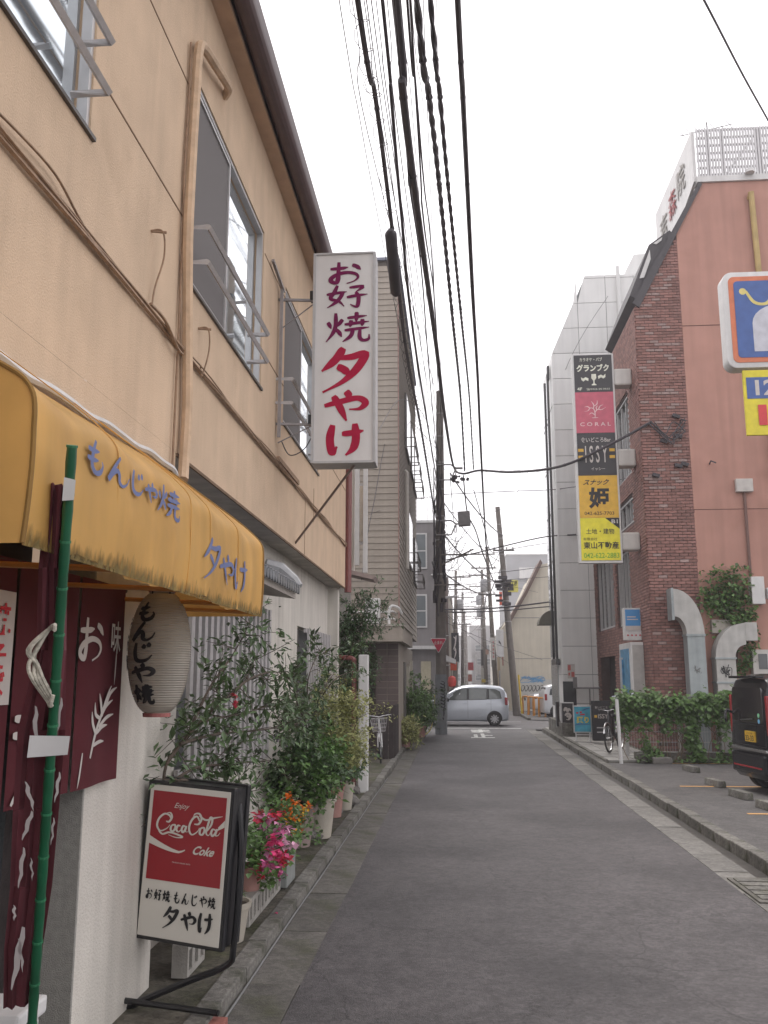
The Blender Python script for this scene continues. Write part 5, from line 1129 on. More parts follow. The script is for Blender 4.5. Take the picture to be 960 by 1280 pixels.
for k, (u, v) in enumerate(((887, 580), (850, 528))):
    c = onY(u, v, BY - .02); b = B(); b.tube([c, c + V3((0, -.12, .05)), c + V3((.12, -.12, 0))], .02, 5); tag(b.build('wall_hook', mCABLE), ['small dark hook on the salmon wall beside the brick edge', 'dark anchor hook on the brick where the fat cable lands'][k], 'hook')
b = B(); rr = R(8)
ca = onY(818, 528, BY - .1)
for k in range(5):
    b.tube(smoothpts([ca + V3((rr.uniform(-.15, .1), 0, rr.uniform(-.05, .05))), ca + V3((.15 + .06 * k, -.05, -.25 - .08 * k)), ca + V3((.45, -.03, rr.uniform(-.5, .0))), ca + V3((.75, .05, rr.uniform(-.35, .15)))], 6), .014, 5)
for (u, v) in ((845, 520), (848, 545), (830, 551), (848, 582), (856, 580), (820, 594)): c = onY(u, v, BY - .05); b.obox(c, .18, .08, .08, Matrix.Rotation(.3, 3, 'Y'))
tag(b.build('cable_tails', mCABLE), 'tangle of cable ends and insulators fixed to the brick corner', 'cable')
# ------------------------------------------------------------------ tall multi-panel shop sign
SY = 22.7
ts = thing('blade_sign', 'tall five-panel bar and estate agent sign projecting from the brick wall', 'sign', (3.6, SY, 4.9))
cx = lambda u, v: onY(u, v, SY)
sx0, sx1 = cx(720, 560).x - .02, cx(771, 560).x + .02; zT, zBt = cx(714, 443).z, cx(726, 704).z
B().box(sx0, sx1, SY, SY + .22, zBt, zT).build('frame', mWPL, ts, bev=.01)
zz = [zT - .04, cx(716, 491).z, cx(718, 542).z, cx(721, 595).z, cx(723, 648).z, zBt + .06]
mINKB = mat('panel_black', (.02, .018, .022), .4); cols = [mINKB, mat('panel_pink', (.46, .085, .13), .45), mINKB, mat('panel_amber', (.62, .36, .03), .45), mat('panel_yellow', (.68, .60, .02), .45)]
pf = plane((0, SY - .02, 0), (1, 0, 0), (0, 0, 1), (0, -1, 0)); px0, px1 = sx0 + .05, sx1 - .05; PW = px1 - px0
pans = []
for i in range(5): pans.append(B().box(px0, px1, SY - .02, SY - .001, zz[i + 1] + .006, zz[i]).build('panel', cols[i], ts, label=['black panel of a karaoke pub', 'pink panel with a coral drawing', 'black panel of a dining bar', 'amber panel of a snack bar', 'yellow panel of an estate agent'][i]))
X = lambda f: px0 + PW * f
def Z(i, f): return zz[i + 1] + (zz[i] - zz[i + 1]) * f
Hh = lambda i, f: (zz[i] - zz[i + 1]) * f
mCR = mat('print_cream', (.66, .66, .56), .5)
lettering([('t', 'カラオケ・パブ', X(.15), Z(0, .83), PW * .6, Hh(0, .10), .01), ('t', 'グランブグ'[:4] + 'ク', X(.06), Z(0, .55), PW * .86, Hh(0, .2), .04, .0), ('t', '4F', X(.06), Z(0, .05), PW * .13, Hh(0, .08), .02), ('t', '☎0426-25-0552', X(.3), Z(0, .05), PW * .62, Hh(0, .06), .0),
           ('p', [(30, 10), (70, 10), (72, 40), (58, 58), (55, 58), (55, 80), (70, 88), (72, 94), (28, 94), (30, 88), (45, 80), (45, 58), (42, 58), (28, 40)], X(.36), Z(0, .16), PW * .3, Hh(0, .36), 0),
           ('p', [(0, 20), (30, 40), (60, 20), (100, 40), (95, 80), (60, 60), (30, 85), (5, 60)], X(.17), Z(0, .26), PW * .2, Hh(0, .18), 0), ('p', [(0, 40), (40, 20), (70, 40), (100, 10), (98, 60), (70, 80), (40, 60), (5, 85)], X(.62), Z(0, .32), PW * .2, Hh(0, .18), 0)], pf, mCR, pans[0], lift=.004)
coral = [[(50, 98), (50, 70), (44, 50), (30, 46), (20, 60), (4, 64)], [(44, 50), (46, 30), (36, 10)], [(46, 36), (60, 26), (62, 6)], [(50, 70), (62, 54), (78, 56), (98, 44)], [(66, 54), (74, 36), (88, 30)], [(30, 47), (18, 38), (6, 40)], [(36, 98), (64, 98)], [(50, 84), (36, 72), (24, 80)], [(60, 58), (56, 44), (64, 34)]]
lettering([('s', coral, X(.2), Z(1, .36), PW * .6, Hh(1, .46), .02), ('t', 'C O R A L', X(.1), Z(1, .17), PW * .8, Hh(1, .09), .01)], pf, mat('print_pale_pink', (.68, .5, .5), .5), pans[1], lift=.004)
lettering([('t', '食いどころBar', X(.1), Z(2, .78), PW * .78, Hh(2, .12), .01), ('t', 'I S S Y', X(.2), Z(2, .30), PW * .58, Hh(2, .40), .012), ('t', 'イッシー', X(.34), Z(2, .12), PW * .36, Hh(2, .07), .01)], pf, mINKW, pans[2], lift=.004)
lettering([('r', None, X(.02), Z(2, .56), PW * .14, Hh(2, .07), 0), ('r', None, X(.02), Z(2, .40), PW * .12, Hh(2, .07), 0), ('r', None, X(.83), Z(2, .56), PW * .14, Hh(2, .07), 0), ('r', None, X(.83), Z(2, .40), PW * .14, Hh(2, .07), 0)], pf, cols[3], pans[2], 'bar', lift=.003)
lettering([('t', 'スナック', X(.1), Z(3, .77), PW * .64, Hh(3, .14), .03, .1), ('t', '姫', X(.24), Z(3, .22), PW * .54, Hh(3, .5), .04), ('t', '042-625-7703', X(.12), Z(3, .07), PW * .76, Hh(3, .08), .004)], pf, mBLK, pans[3], lift=.004)
lettering([('t', '土地・建物', X(.14), Z(4, .62), PW * .72, Hh(4, .13), .008), ('t', '有限会社', X(.06), Z(4, .47), PW * .36, Hh(4, .07), .0), ('t', '東山不動産', X(.06), Z(4, .27), PW * .9, Hh(4, .17), .02), ('p', [(0, 0), (100, 0), (100, 100)], X(.64), Z(4, .74), PW * .36, Hh(4, .26), 0)], pf, mBLK, pans[4], lift=.004)
lettering([('t', '042-622-2883', X(.06), Z(4, .06), PW * .9, Hh(4, .12), .01)], pf, mat('print_green', (.13, .35, .02), .5), pans[4], lift=.004); lettering([('t', 'B1', X(.80), Z(4, .87), PW * .16, Hh(4, .09), .02)], pf, mINKW, pans[4], 'lettering', lift=.006)
for v in (470, 571, 676):
    z = cx(780, v).z; B().box(sx1 + .002, BX - .002, SY + .02, SY + .42, z - .23, z + .22).build('bracket_box', mat('bracket_cream', (.55, .53, .50), .55, .06, 4, streak=.1), ts, bev=.05)

# ------------------------------------------------------------------ ducts, ivy, boxes on the brick and salmon wall
DY = 21.65
d1 = thing('exhaust_duct', 'tall galvanised duct with a curved head against the brick, left of the pair', 'duct', (5.6, DY, 0), 'exhaust ducts on the brick wall')
X0, X1 = 5.36, 5.76; 
B().box(X0, X1, DY - .2, DY + .2, .1, 2.86).build('riser', mDUCT, d1, bev=.008)
arc = [(X0 - .25 + 0.0, 3.62)]
def elbow(parent, xa, xb, z0, xin, ztop, m_, side=-1, name='elbow', yo=.2):
    # quarter bend: outer radius sweeping from the riser to an opening on the left (side -1) or right
    n = 9; ox, w_ = (xa, xb - xa) if side < 0 else (xb, xb - xa); cxx = xin; b = B(); ring = []
    for i in range(n + 1):
        t = PI / 2 * i / n; ro = abs((xb if side < 0 else xa) - cxx); ri = abs((xa if side < 0 else xb) - cxx)
        ring.append([(cxx - side * ro * math.cos(t), z0 + ro * math.sin(t) * (ztop - z0) / ro), (cxx - side * ri * math.cos(t), z0 + ri * math.sin(t) * (ztop - z0) / ro)])
    for i in range(n):
        (a, b_), (c, d_) = ring[i], ring[i + 1]
        b.prism([a, b_, d_, c], (DY - yo, DY + yo))
    o = b.build(name, m_, parent, weld=True, smooth=True); return o
elbow(d1, X0, X1, 2.87, 5.10, 3.93, mDUCTW)
B().box(5.04, 5.098, DY - .22, DY + .22, 3.2, 3.95).build('flange', mDUCT, d1); B().box(X0 - .02, X1 + .02, DY - .22, DY + .22, 2.83, 2.88).build('flange', mDUCT, d1)
d2 = thing('exhaust_duct', 'shorter painted duct with graffiti and a hooked head beneath the ivy', 'duct', (6.2, DY, 0), 'exhaust ducts on the brick wall')
B().box(5.98, 6.42, DY - .2, DY + .2, .1, 2.33).build('riser', mDUCTW, d2, bev=.008)
elbow(d2, 5.98, 6.42, 2.34, 6.68, 3.12, mDUCTW, 1); B().box(6.681, 6.95, DY - .2, DY + .2, 2.72, 3.14).build('outlet', mDUCTW, d2, bev=.01)
for z in (1.75, 2.3): B().box(5.96, 6.44, DY - .22, DY + .22, z, z + .04).build('flange', mDUCT, d2)
rr = R(19); sc = [[(rr.uniform(10, 90), rr.uniform(10, 90)) for _ in range(5)] for _ in range(7)]
lettering([('s', sc, 6.04, 1.85, .32, .36, .014)], plane((0, DY - .201, 0), (1, 0, 0), (0, 0, 1), (0, -1, 0)), mBLK, d2, 'graffiti', lift=.003)
lettering([('s', sc[:4], 5.42, 1.95, .26, .25, .006)], plane((0, DY - .201, 0), (1, 0, 0), (0, 0, 1), (0, -1, 0)), mALUD, d1, 'graffiti', lift=.003)
hb = thing('meter_cabinet', 'cream electric meter cabinet with two small dark windows above the black van', 'cabinet', (7.3, BY, 2)); c = onY(940, 812, BY - .2)
b = B(); b.box(c.x, c.x + 1.2, BY - .2, BY - .001, c.z - .75, c.z); b.build('case', mat('cabinet_cream', (.50, .48, .45), .6, .06, 5), hb, bev=.01)
for k in range(2): B().box(c.x + .13 + k * .33, c.x + .33 + k * .33, BY - .212, BY - .201, c.z - .45, c.z - .1).build('meter_window', mDGLASS, hb)
wb = thing('wall_unit', 'white ventilation unit on the salmon wall beside the upper ivy', 'vent', (7.0, BY, 3.9)); c = onY(937, 722, BY)
b = B(); b.box(c.x - .05, c.x + .25, BY - .25, BY - .001, c.z - .65, c.z); b.build('case', mWPL, wb, bev=.015); B().lathe([(.14, 0), (.14, .1)], (c.x + .3, BY - .2, c.z - .4), 10, ax='x').build('outlet', mWPL, wb)
c = onY(887, 775, BY); tag(B().box(c.x, c.x + .45, BY - .15, BY - .001, c.z - .32, c.z).build('vent_cover', mat('vent_beige', (.36, .33, .29), .7, .1, 6), bev=.01), 'small beige vent cover on the wall between the two ducts', 'vent')
iv = thing('wall_ivy', 'thick clump of green ivy growing up the salmon wall beside the hooked duct', 'ivy', (6.4, BY, 2)); rr = R(51); L = B(); st = B()
for u, v, n_, s in [(898, 735, 210, .26), (915, 730, 240, .27), (905, 755, 220, .26), (922, 750, 210, .24), (890, 750, 150, .2), (928, 772, 120, .17), (932, 795, 100, .16), (934, 815, 80, .14), (925, 830, 70, .14), (930, 775, 80, .14), (925, 850, 40, .15), (900, 780, 30, .2), (912, 722, 90, .22)]:
    c = onY(u, v, BY - .12)
    for _ in range(n_):
        q = c + V3((max(-1.6, min(1.6, rr.gauss(0, 1))) * s, -abs(rr.gauss(0, .07)), max(-1.6, min(1.6, rr.gauss(0, 1))) * s)); leaf(L, q, rr.uniform(.06, .12), rr, .4, .95, V3((rr.gauss(0, .7), -.5, -abs(rr.gauss(.5, .4)))))
L.build('foliage', mIVY, iv, kind='stuff', fixn=False)
for k in range(6): st.tube(smoothpts([(6.5 + rr.uniform(-.2, .2), BY - .03, .5 + i * .55) if i else (6.4, BY - .03, 0) for i in range(7)], 4), .012, 5)
st.build('stem', mBARK, iv)

# ------------------------------------------------------------------ ivy-covered mesh fence at the lot edge
FY = 20.75
fe = thing('mesh_fence', 'white wire mesh fence with a leaning white end post, smothered in ivy', 'fence', (3.5, FY, .08))
for x in (3.46, 4.9, 6.3): B().tube([(x + (.04 if x < 4 else 0), FY - .6 if x < 4 else FY, .05), (x, FY - .6 if x < 4 else FY, 1.42)], .038, 8).build('post', mWPL, fe)
b = B()
for i in range(66): b.box(3.5 + i * .058, 3.506 + i * .058, FY - .302, FY - .296, .3, 1.25)
for z in (.3, .5, .72, .94, 1.16, 1.25): b.box(3.5, 7.3, FY - .306, FY - .300, z, z + .012)
b.build('wire_mesh', mRAIL, fe)
k = B().box(3.9, 7.3, FY - .2, FY + .1, .0, .28).build('base_block', mKERB, fe)
hv = thing('ivy_hedge', 'dense ivy spilling over the mesh fence between lot and brick building', 'hedge', (5, FY, 0)); L = B(); rr = R(23)
def ivyat(c, sx_, sy_, sz_, n_):
    for _ in range(n_):
        q = V3(c) + V3((rr.uniform(-1, 1) * sx_, rr.gauss(0, 1) * sy_, rr.gauss(0, 1) * sz_)); leaf(L, q, rr.uniform(.06, .125), rr, .4, .95, V3((rr.gauss(0, .6), -.6 + rr.gauss(0, .3), -abs(rr.gauss(.4, .4)))))
for i in range(34):
    x = 3.55 + i * .115; yo = FY - .25 - .1 * math.sin(i * .7); ivyat((x, yo, 1.36 + .07 * math.sin(i * 1.3) + .05 * math.sin(i * .37)), .12, .15, .10, 110)
    ivyat((x, FY - .42, 1.1 + .06 * math.sin(i * 2.1)), .12, .06, .13, 55)
for x, zl, n_ in [(4.05, .45, 70), (4.12, .3, 60), (5.0, .6, 160), (5.12, .35, 150), (5.08, .75, 140), (3.62, .95, 120), (3.72, 1.1, 130), (5.9, .3, 80), (6.1, .35, 80), (6.3, .4, 80), (5.7, .8, 60), (4.5, .85, 40), (4.3, .2, 50), (5.2, .2, 60), (5.6, .22, 60)]: ivyat((x, FY - .42, zl), .1, .07, .14, n_)
for _ in range(160): q = V3((rr.uniform(3.8, 6.8), FY - .5 - abs(rr.gauss(0, .1)), .12 + abs(rr.gauss(0, .05)))); leaf(L, q, .08, rr, .3, .9)
L.build('foliage', mIVY, hv, kind='stuff', fixn=False)
b = B()
for k in range(40): x = rr.uniform(3.7, 7.2); b.tube(smoothpts([(x, FY - .27, .1), (x + rr.uniform(-.2, .2), FY - .33, .5), (x + rr.uniform(-.4, .4), FY - .3, .9), (x + rr.uniform(-.5, .5), FY - .25, 1.35)], 4), .008, 4)
b.build('stems', mat('dry_stem', (.19, .14, .10), .95, .3, 20), hv)
tag(B().obox((4.35, FY - .55, .14), .42, .22, .14, Matrix.Rotation(.1, 3, 'Z')).build('stone_block', mSTONE, bev=.03), 'low rough stone block in front of the ivy fence, near the end post', 'stone')
tag(B().obox((3.98, FY - .4, .18), .22, .2, .2, Matrix.Rotation(.0, 3, 'Z')).build('stone_block', mKERB, bev=.02), 'grey concrete block beside the leaning white end post', 'stone')
# wheel stops
wsm = meshof(B().prism([(-.075, 0), (.075, 0), (.06, .11), (-.06, .11)], (-.3, .3), 'y'), 'w', mKERB, bev=.012)
for k, (u, v, lab) in enumerate([(864, 962, 'farthest wheel stop, nearest the ivy hedge'), (894, 980, 'second wheel stop from the ivy hedge'), (926, 995, 'wheel stop beside the rear tyre of the black van'), (962, 1010, 'wheel stop half cut off at the right edge')]):
    c = onZ(u, v + 2, .08); o = share('wheel_stop', wsm, None, (c.x, c.y, .076), (0, 0, .12)); tag(o, 'concrete parking block: ' + lab, 'wheel stop', 'wheel stops of the parking lot')

# ------------------------------------------------------------------ parking tariff sign high on the right
pk_ = thing('parking_sign', 'large rounded blue parking sign with an orange border and a yellow price board below', 'sign', (6.2, 16, 0))
PY = 16.0; a0, c0 = onY(903, 341, PY), onY(908, 462, PY)
def rrect(x0, x1, z0, z1, r_, n=5): return [(cx_ + r_ * math.cos(t), cz_ + r_ * math.sin(t)) for cx_, cz_, t0 in ((x1 - r_, z1 - r_, 0), (x0 + r_, z1 - r_, PI / 2), (x0 + r_, z0 + r_, PI), (x1 - r_, z0 + r_, 1.5 * PI)) for t in [t0 + PI / 2 * i / n for i in range(n + 1)]]
px, pz0, pz1 = 5.02, 7.42, 9.28; pw = 1.95
B().prism(rrect(px, px + pw, pz0, pz1, .17), (PY, PY + .32)).build('light_box', mWPL, pk_, weld=True, smooth=True, bev=.02)
B().prism(rrect(px + .10, px + pw - .10, pz0 + .1, pz1 - .10, .1), (PY - .012, PY - .001)).build('orange_border', mat('sign_orange', (.56, .16, .07), .45), pk_)
B().prism(rrect(px + .19, px + pw - .19, pz0 + .19, pz1 - .19, .07), (PY - .02, PY - .0125)).build('blue_field', mat('sign_blue', (.045, .10, .30), .45), pk_)
pf = plane((0, PY - .02, 0), (1, 0, 0), (0, 0, 1), (0, -1, 0)); mYL = mat('sign_pale_yellow', (.62, .52, .17), .5)
crown = [[(0, 20), (12, 60), (30, 66), (42, 40), (50, 8), (58, 40), (70, 66), (88, 60), (100, 20)]]
dots = [('p', [(50 + 50 * math.cos(t * PI / 6), 50 + 50 * math.sin(t * PI / 6)) for t in range(12)], px + dx, dz, .13, .13, 0) for dx, dz in ((.28, 8.82), (.86, 8.98), (1.52, 8.82))]
lettering([('s', crown, px + .40, 8.45, 1.15, .55, .065)] + dots, pf, mYL, pk_, 'crown_emblem', lift=.003)
lettering([('p', [(0, 100), (0, 40)] + [(50 - 50 * math.cos(t * PI / 12), 40 - 40 * math.sin(t * PI / 12)) for t in range(1, 12)] + [(100, 40), (100, 100)], px + .48, 7.72, 1.0, .90, 0)], pf, mat('sign_pale_grey', (.50, .50, .55), .5), pk_, 'arch_emblem', lift=.003)
B().box(5.27, 6.75, PY + .02, PY + .08, 6.16, 7.38).build('price_board', mat('sign_yellow', (.66, .56, .03), .5), pk_, bev=.01)
B().box(5.32, 6.70, PY + .012, PY + .019, 6.84, 7.24).build('blue_strip', MATS['sign_blue'], pk_)
pf2 = plane((0, PY + .012, 0), (1, 0, 0), (0, 0, 1), (0, -1, 0))
lettering([('t', '12', 5.47, 6.90, .36, .29, .03)], pf2, mINKW, pk_, lift=.003); lettering([('t', '1', 5.49, 6.34, .15, .38, .0)], pf2, mat('sign_price_red', (.58, .04, .05), .5), pk_, lift=.008)
B().tube([(6.1, PY + .17, 0), (6.1, PY + .17, 7.5)], .08, 12).build('post', mWPL, pk_, smooth=True)
# ------------------------------------------------------------------ cars
mTAIL = mat('tail_lamp', (.30, .01, .015), .25, .1, 9, coat=.5)
def car(name, label, cat, st, paint, windows, wheels, wr=.275, seams=(), half=.7375, plate=None, rear=None, extras=None, glass=mDGLASS, surround=None):
    g = thing(name, label, cat, (0, 0, 0)); b = B(); ring = []
    def cs(s):
        y, zb, zl, zr, wl, wr_ = s
        h = [(0, zb), (wl * .86, zb), (wl * .97, zb + .07), (wl, zb + .25 * (zl - zb) + .03), (wl * 1.0, zb + .7 * (zl - zb)), (wl * .975, zl), (wr_ + (wl * .975 - wr_) * .12, zr - .075 * min(1, (zr - zl) * 3)), (wr_ - .06, zr - .015), (wr_ * .5, zr + .008), (0, zr + .015)]
        return [V3((x, y, z)) for x, z in h] + [V3((-x, y, z)) for x, z in h[-2:0:-1]]
    rings = [cs(s) for s in st]; n = len(rings[0])
    for q in rings: b.v += [tuple(p) for p in q]
    for i in range(len(rings) - 1):
        for j in range(n): b.f.append((i * n + j, i * n + (j + 1) % n, (i + 1) * n + (j + 1) % n, (i + 1) * n + j))
    b.f.append(tuple(range(n))); b.f.append(tuple(reversed([(len(rings) - 1) * n + j for j in range(n)])))
    body = b.build('body', paint, g, smooth=False)
    # wheel wells cut with real cylinders
    for y in wheels:
        for s in (-1, 1):
            cu = B().lathe([(wr + .035, -.15), (wr + .035, .2)], (s * (half - .08), y, wr + .01), 24, ax='x').build('cut', mBLACKM)
            m_ = body.modifiers.new('b', 'BOOLEAN'); m_.object = cu; m_.operation = 'DIFFERENCE'; m_.solver = 'EXACT'
            bpy.context.view_layer.update(); me = bpy.data.meshes.new_from_object(body.evaluated_get(bpy.context.evaluated_depsgraph_get()))
            body.modifiers.clear(); body.data = me; bpy.data.objects.remove(cu)
    me = body.data; me.materials.clear(); me.materials.append(paint)
    me.polygons.foreach_set('material_index', [0] * len(me.polygons))
    me.polygons.foreach_set('use_smooth', [True] * len(me.polygons)); me.set_sharp_from_angle(angle=math.radians(38))
    B().box(-half + .12, half - .12, st[0][0] + .25, st[-1][0] - .25, .2, .6).build('underbody', mBLACKM, g)
    for y in wheels:
        for s in (-1, 1):
            c = (s * (half - .09), y, wr)
            t = B().lathe([(wr * .62, -.075), (wr * .9, -.085), (wr, -.06), (wr, .06), (wr * .9, .085), (wr * .62, .075)], c, 28, cap=False, ax='x').build('wheel', mTYRE, g, smooth=True)
            k = B(); k.lathe([(wr * .64, -.06), (wr * .64, .06)], c, 24, cap=False, ax='x'); k.lathe([(wr * .15, s * .04), (wr * .12, s * .075), (.001, s * .078)], c, 10, cap=False, ax='x')
            for q in range(9):
                a = 2 * PI * q / 9; e = V3((0, math.cos(a), math.sin(a))); R_ = Matrix.Rotation(a - PI / 2, 3, 'X'); k.obox(V3(c) + V3((s * .055, 0, 0)) + e * wr * .36, .03, .045, wr * .56, R_)
            k.build('rim', mat('alloy_rim', (.45, .45, .46), .3, .05, 9, metal=.7), t)
            B().lathe([(wr * .62, -s * .02), (.001, -s * .02)], c, 20, cap=False, ax='x').build('brake_disc', mBLACKM, t)
    def at(y, z, s, o):
        ys_ = [q[0] for q in st]; i = max(0, min(len(st) - 2, sum(1 for q in ys_ if q <= y) - 1)); t = (y - ys_[i]) / (ys_[i + 1] - ys_[i])
        q = [st[i][k] + (st[i + 1][k] - st[i][k]) * t for k in range(6)]; _, zb, zl, zr, wl, wr_ = q
        zt = zr - .075 * min(1, (zr - zl) * 3); xl, xr = wl * .975, wr_ + (wl * .975 - wr_) * .12
        if z >= zl: x = xl + (xr - xl) * (z - zl) / max(zt - zl, .01)
        else:
            zm = zb + .7 * (zl - zb); x = xl + (wl - xl) * min(1, (zl - z) / (zl - zm))
        return V3((s * (x + o), y, z))
    if surround:
        for s in (-1, 1):
            for (a, c, d, e) in surround: B().quad(at(*a, s, .005), at(*c, s, .005), at(*d, s, .005), at(*e, s, .005)).build('pillar_trim', mBLACKM, g, fixn=False)
    for s in (-1, 1):
        for poly in windows:                             # densified so the glass follows the tumblehome
            p = []
            for i, a in enumerate(poly):
                c = poly[(i + 1) % len(poly)]
                for t in range(4): p.append((a[0] + (c[0] - a[0]) * t / 4, a[1] + (c[1] - a[1]) * t / 4))
            cy, cz = sum(a for a, _ in p) / len(p), sum(c for _, c in p) / len(p)
            w_ = B(); w_.add([at(cy, cz, s, .006)] + [at(a, c, s, .006) for a, c in p], [(0, 1 + i, 1 + (i + 1) % len(p)) for i in range(len(p))]); w_.build('side_window', glass, g, fixn=False)
            w_ = B(); w_.tube([at(a, c, s, .004) for a, c in p + p[:1]], .010, 5); w_.build('window_seal', mBLACKM, g)
        k = B()
        for y, z0_, z1_ in seams: k.tube([at(y, z0_ + (z1_ - z0_) * i / 6, s, .0005) for i in range(7)], .005, 4)
        k.build('door_seam', mBLACKM, g)
    if extras: extras(g, at)
    return g
mSIL = mat('silver_paint', (.47, .50, .55), .28, .02, 4, metal=.35, coat=.8)
hatch = [(-1.70, .36, .80, .86, .62, .56), (-1.675, .24, .90, 1.02, .70, .60), (-1.62, .2, .96, 1.26, .725, .585), (-1.50, .18, .97, 1.46, .735, .575), (-1.36, .17, .97, 1.525, .7375, .585), (-.9, .17, .96, 1.57, .7375, .60), (-.3, .17, .95, 1.575, .7375, .61),
         (.10, .17, .93, 1.55, .7375, .61), (.40, .17, .925, 1.46, .7375, .60), (.78, .17, .92, 1.25, .735, .61), (1.15, .17, .90, 1.03, .73, .63), (1.42, .19, .86, .95, .72, .62), (1.6, .22, .76, .84, .68, .58), (1.68, .3, .62, .68, .60, .5)]
wl = [[(-1.42, 1.06), (-1.36, 1.32), (-1.2, 1.40), (-.92, 1.43), (-.92, 1.03)], [(-.84, 1.02), (-.84, 1.44), (-.14, 1.45), (-.14, 1.0)], [(-.06, 1.0), (-.06, 1.45), (.12, 1.43), (.36, 1.34), (.82, 1.0)]]
def hx(g, at):
    for s in (-1, 1):
        for y in (-.92, .02): B().obox(at(y, .86, s, .015), .02, .17, .025).build('door_handle', mSIL, g, bev=.006)
        B().obox(at(.70, 1.0, s, .10), .16, .12, .13).build('mirror', mBLACKM, g, bev=.03)
        B().obox(at(1.48, .72, s, -.03), .12, .3, .16).build('headlight', mGLASS, g, bev=.04)
        B().obox(at(-1.60, .95, s, -.015), .07, .12, .30).build('tail_lamp', mTAIL, g, bev=.02)
    B().add([(-.50, -1.565, 1.40), (.50, -1.565, 1.40), (.58, -1.655, 1.05), (-.58, -1.655, 1.05)], [(0, 1, 2, 3)]).build('rear_window', mDGLASS, g)
    B().add([(-.53, .45, 1.45), (.53, .45, 1.45), (.62, 1.10, 1.09), (-.62, 1.10, 1.09)], [(0, 1, 2, 3)]).build('windscreen', mDGLASS, g)
mTG = mat('tinted_glass', (.10, .115, .11), .06, .25, 2.2, spec=.8)
c1 = car('silver_hatchback', 'silver five-door kei hatchback crossing the end of the alley', 'car', hatch, mSIL, wl, (-1.13, 1.18), .27, [(-.09, .3, 1.0), (-1.0, .42, 1.0), (.72, .3, .9)], extras=hx, glass=mTG, surround=[[(-.93, 1.02), (-.93, 1.44), (-.83, 1.445), (-.83, 1.02)], [(-.15, 1.0), (-.15, 1.455), (-.05, 1.455), (-.05, 1.0)]])
c1.location = (.36, 37.05, 0); c1.rotation_euler = (0, 0, PI / 2)
c1.location.x = .36
mVAN = mat('black_paint', (.008, .008, .011), .25, .1, 3, coat=.25, spec=.3)
van = [(-1.72, .42, .92, 1.15, .64, .58), (-1.70, .28, .96, 1.60, .70, .60), (-1.64, .22, .98, 1.78, .73, .61), (-1.45, .20, .98, 1.86, .7375, .62), (.6, .2, .96, 1.86, .7375, .63), (1.0, .2, .95, 1.62, .7375, .62), (1.35, .2, .93, 1.15, .735, .64), (1.62, .24, .85, .95, .69, .6), (1.70, .32, .65, .72, .6, .5)]
vw = [[(-1.50, 1.06), (-1.47, 1.62), (-.95, 1.68), (-.95, 1.04)], [(-.88, 1.04), (-.88, 1.68), (.0, 1.69), (.0, 1.02)], [(.06, 1.02), (.06, 1.69), (.62, 1.66), (1.1, 1.04)]]
def vx(g, at):
    B().prism(rrect(-.54, .54, 1.10, 1.66, .07), (-1.725, -1.69)).build('rear_window', mat('van_glass', (.025, .022, .024), .06, .1, 2, spec=.9), g, bev=.008)
    for s in (-1, 1): B().obox((s * .655, -1.68, 1.22), .09, .07, .62).build('tail_lamp', mTAIL if s < 0 else mTAIL, g, bev=.02)
    B().box(-.60, .60, -1.775, -1.70, .30, .62).build('bumper', mVAN, g, bev=.04)
    B().box(-.64, .64, -1.755, -1.70, .655, .70).build('chrome_strip', mSTEEL, g, bev=.008)
    B().box(-.50, .50, -1.785, -1.74, .40, .425).build('reflector', mTAIL, g)
    k = B()
    for x_ in (-.60, .60): k.tube([(x_, -1.728, .74), (x_, -1.726, 1.0)], .004, 4)
    k.tube([(-.60, -1.728, .74), (.60, -1.728, .74)], .004, 4); k.tube([(-.56, -1.73, 1.07), (.56, -1.73, 1.07)], .006, 4); k.build('hatch_seam', mBLACKM, g)
    p = B().box(-.10, .24, -1.745, -1.715, .80, .965).build('number_plate', mat('plate_yellow', (.68, .42, .03), .5), g)
    pf = plane((.07, -1.745, .88), (-1, 0, 0), (0, 0, 1), (0, -1, 0)); pf = lambda x, y, o: V3((.07 + x, -1.745 - o, .88 + y))
    lettering([('t', '33-33', -.145, -.065, .29, .085, .02), ('t', '八王子 580', -.11, .035, .22, .035, 0)], pf, mBLK, p)
    B().box(.1, .3, -1.735, -1.70, 1.0, 1.045).build('handle', mVAN, g, bev=.01)
    B().tube([(-.25, -1.73, 1.13), (.2, -1.735, 1.16)], .012, 5).build('wiper', mBLACKM, g)
    B().tube(smoothpts([(-.5, -1.69, 1.2), (-.56, -1.82, 1.28), (-.55, -1.85, 1.18), (-.55, -1.84, 1.08)], 4), .022, 6).build('parking_mirror', mVAN, g)
    B().prism(rrect(-.5, .5, -1.80, -1.62, .05), (1.80, 1.84), 'z').build('spoiler', mVAN, g, bev=.012)
    for k, c in enumerate(((.25, .6, .35), (.2, .5, .75))):
        B().lathe([(.035, -.002), (.035, .002)], (.40, -1.727, 1.22 - k * .09), 12, ax='y').build('sticker', mat('sticker_%d' % k, c, .5), g)
c2 = car('black_minivan', 'black boxy kei van parked tail to the alley with a yellow number plate', 'van', van, mVAN, vw, (-1.2, 1.15), .275, [(-.92, .3, 1.0), (.03, .3, 1.0)], extras=vx)
c2.rotation_euler = (0, 0, -PI / 2 + math.radians(7)); c2.location = V3((4.62, 16.0, .076)) - rotate((-.70, -1.72, 0), -PI / 2 + math.radians(7))
mWC = mat('white_car_paint', (.62, .63, .65), .25, .03, 4, coat=.8)
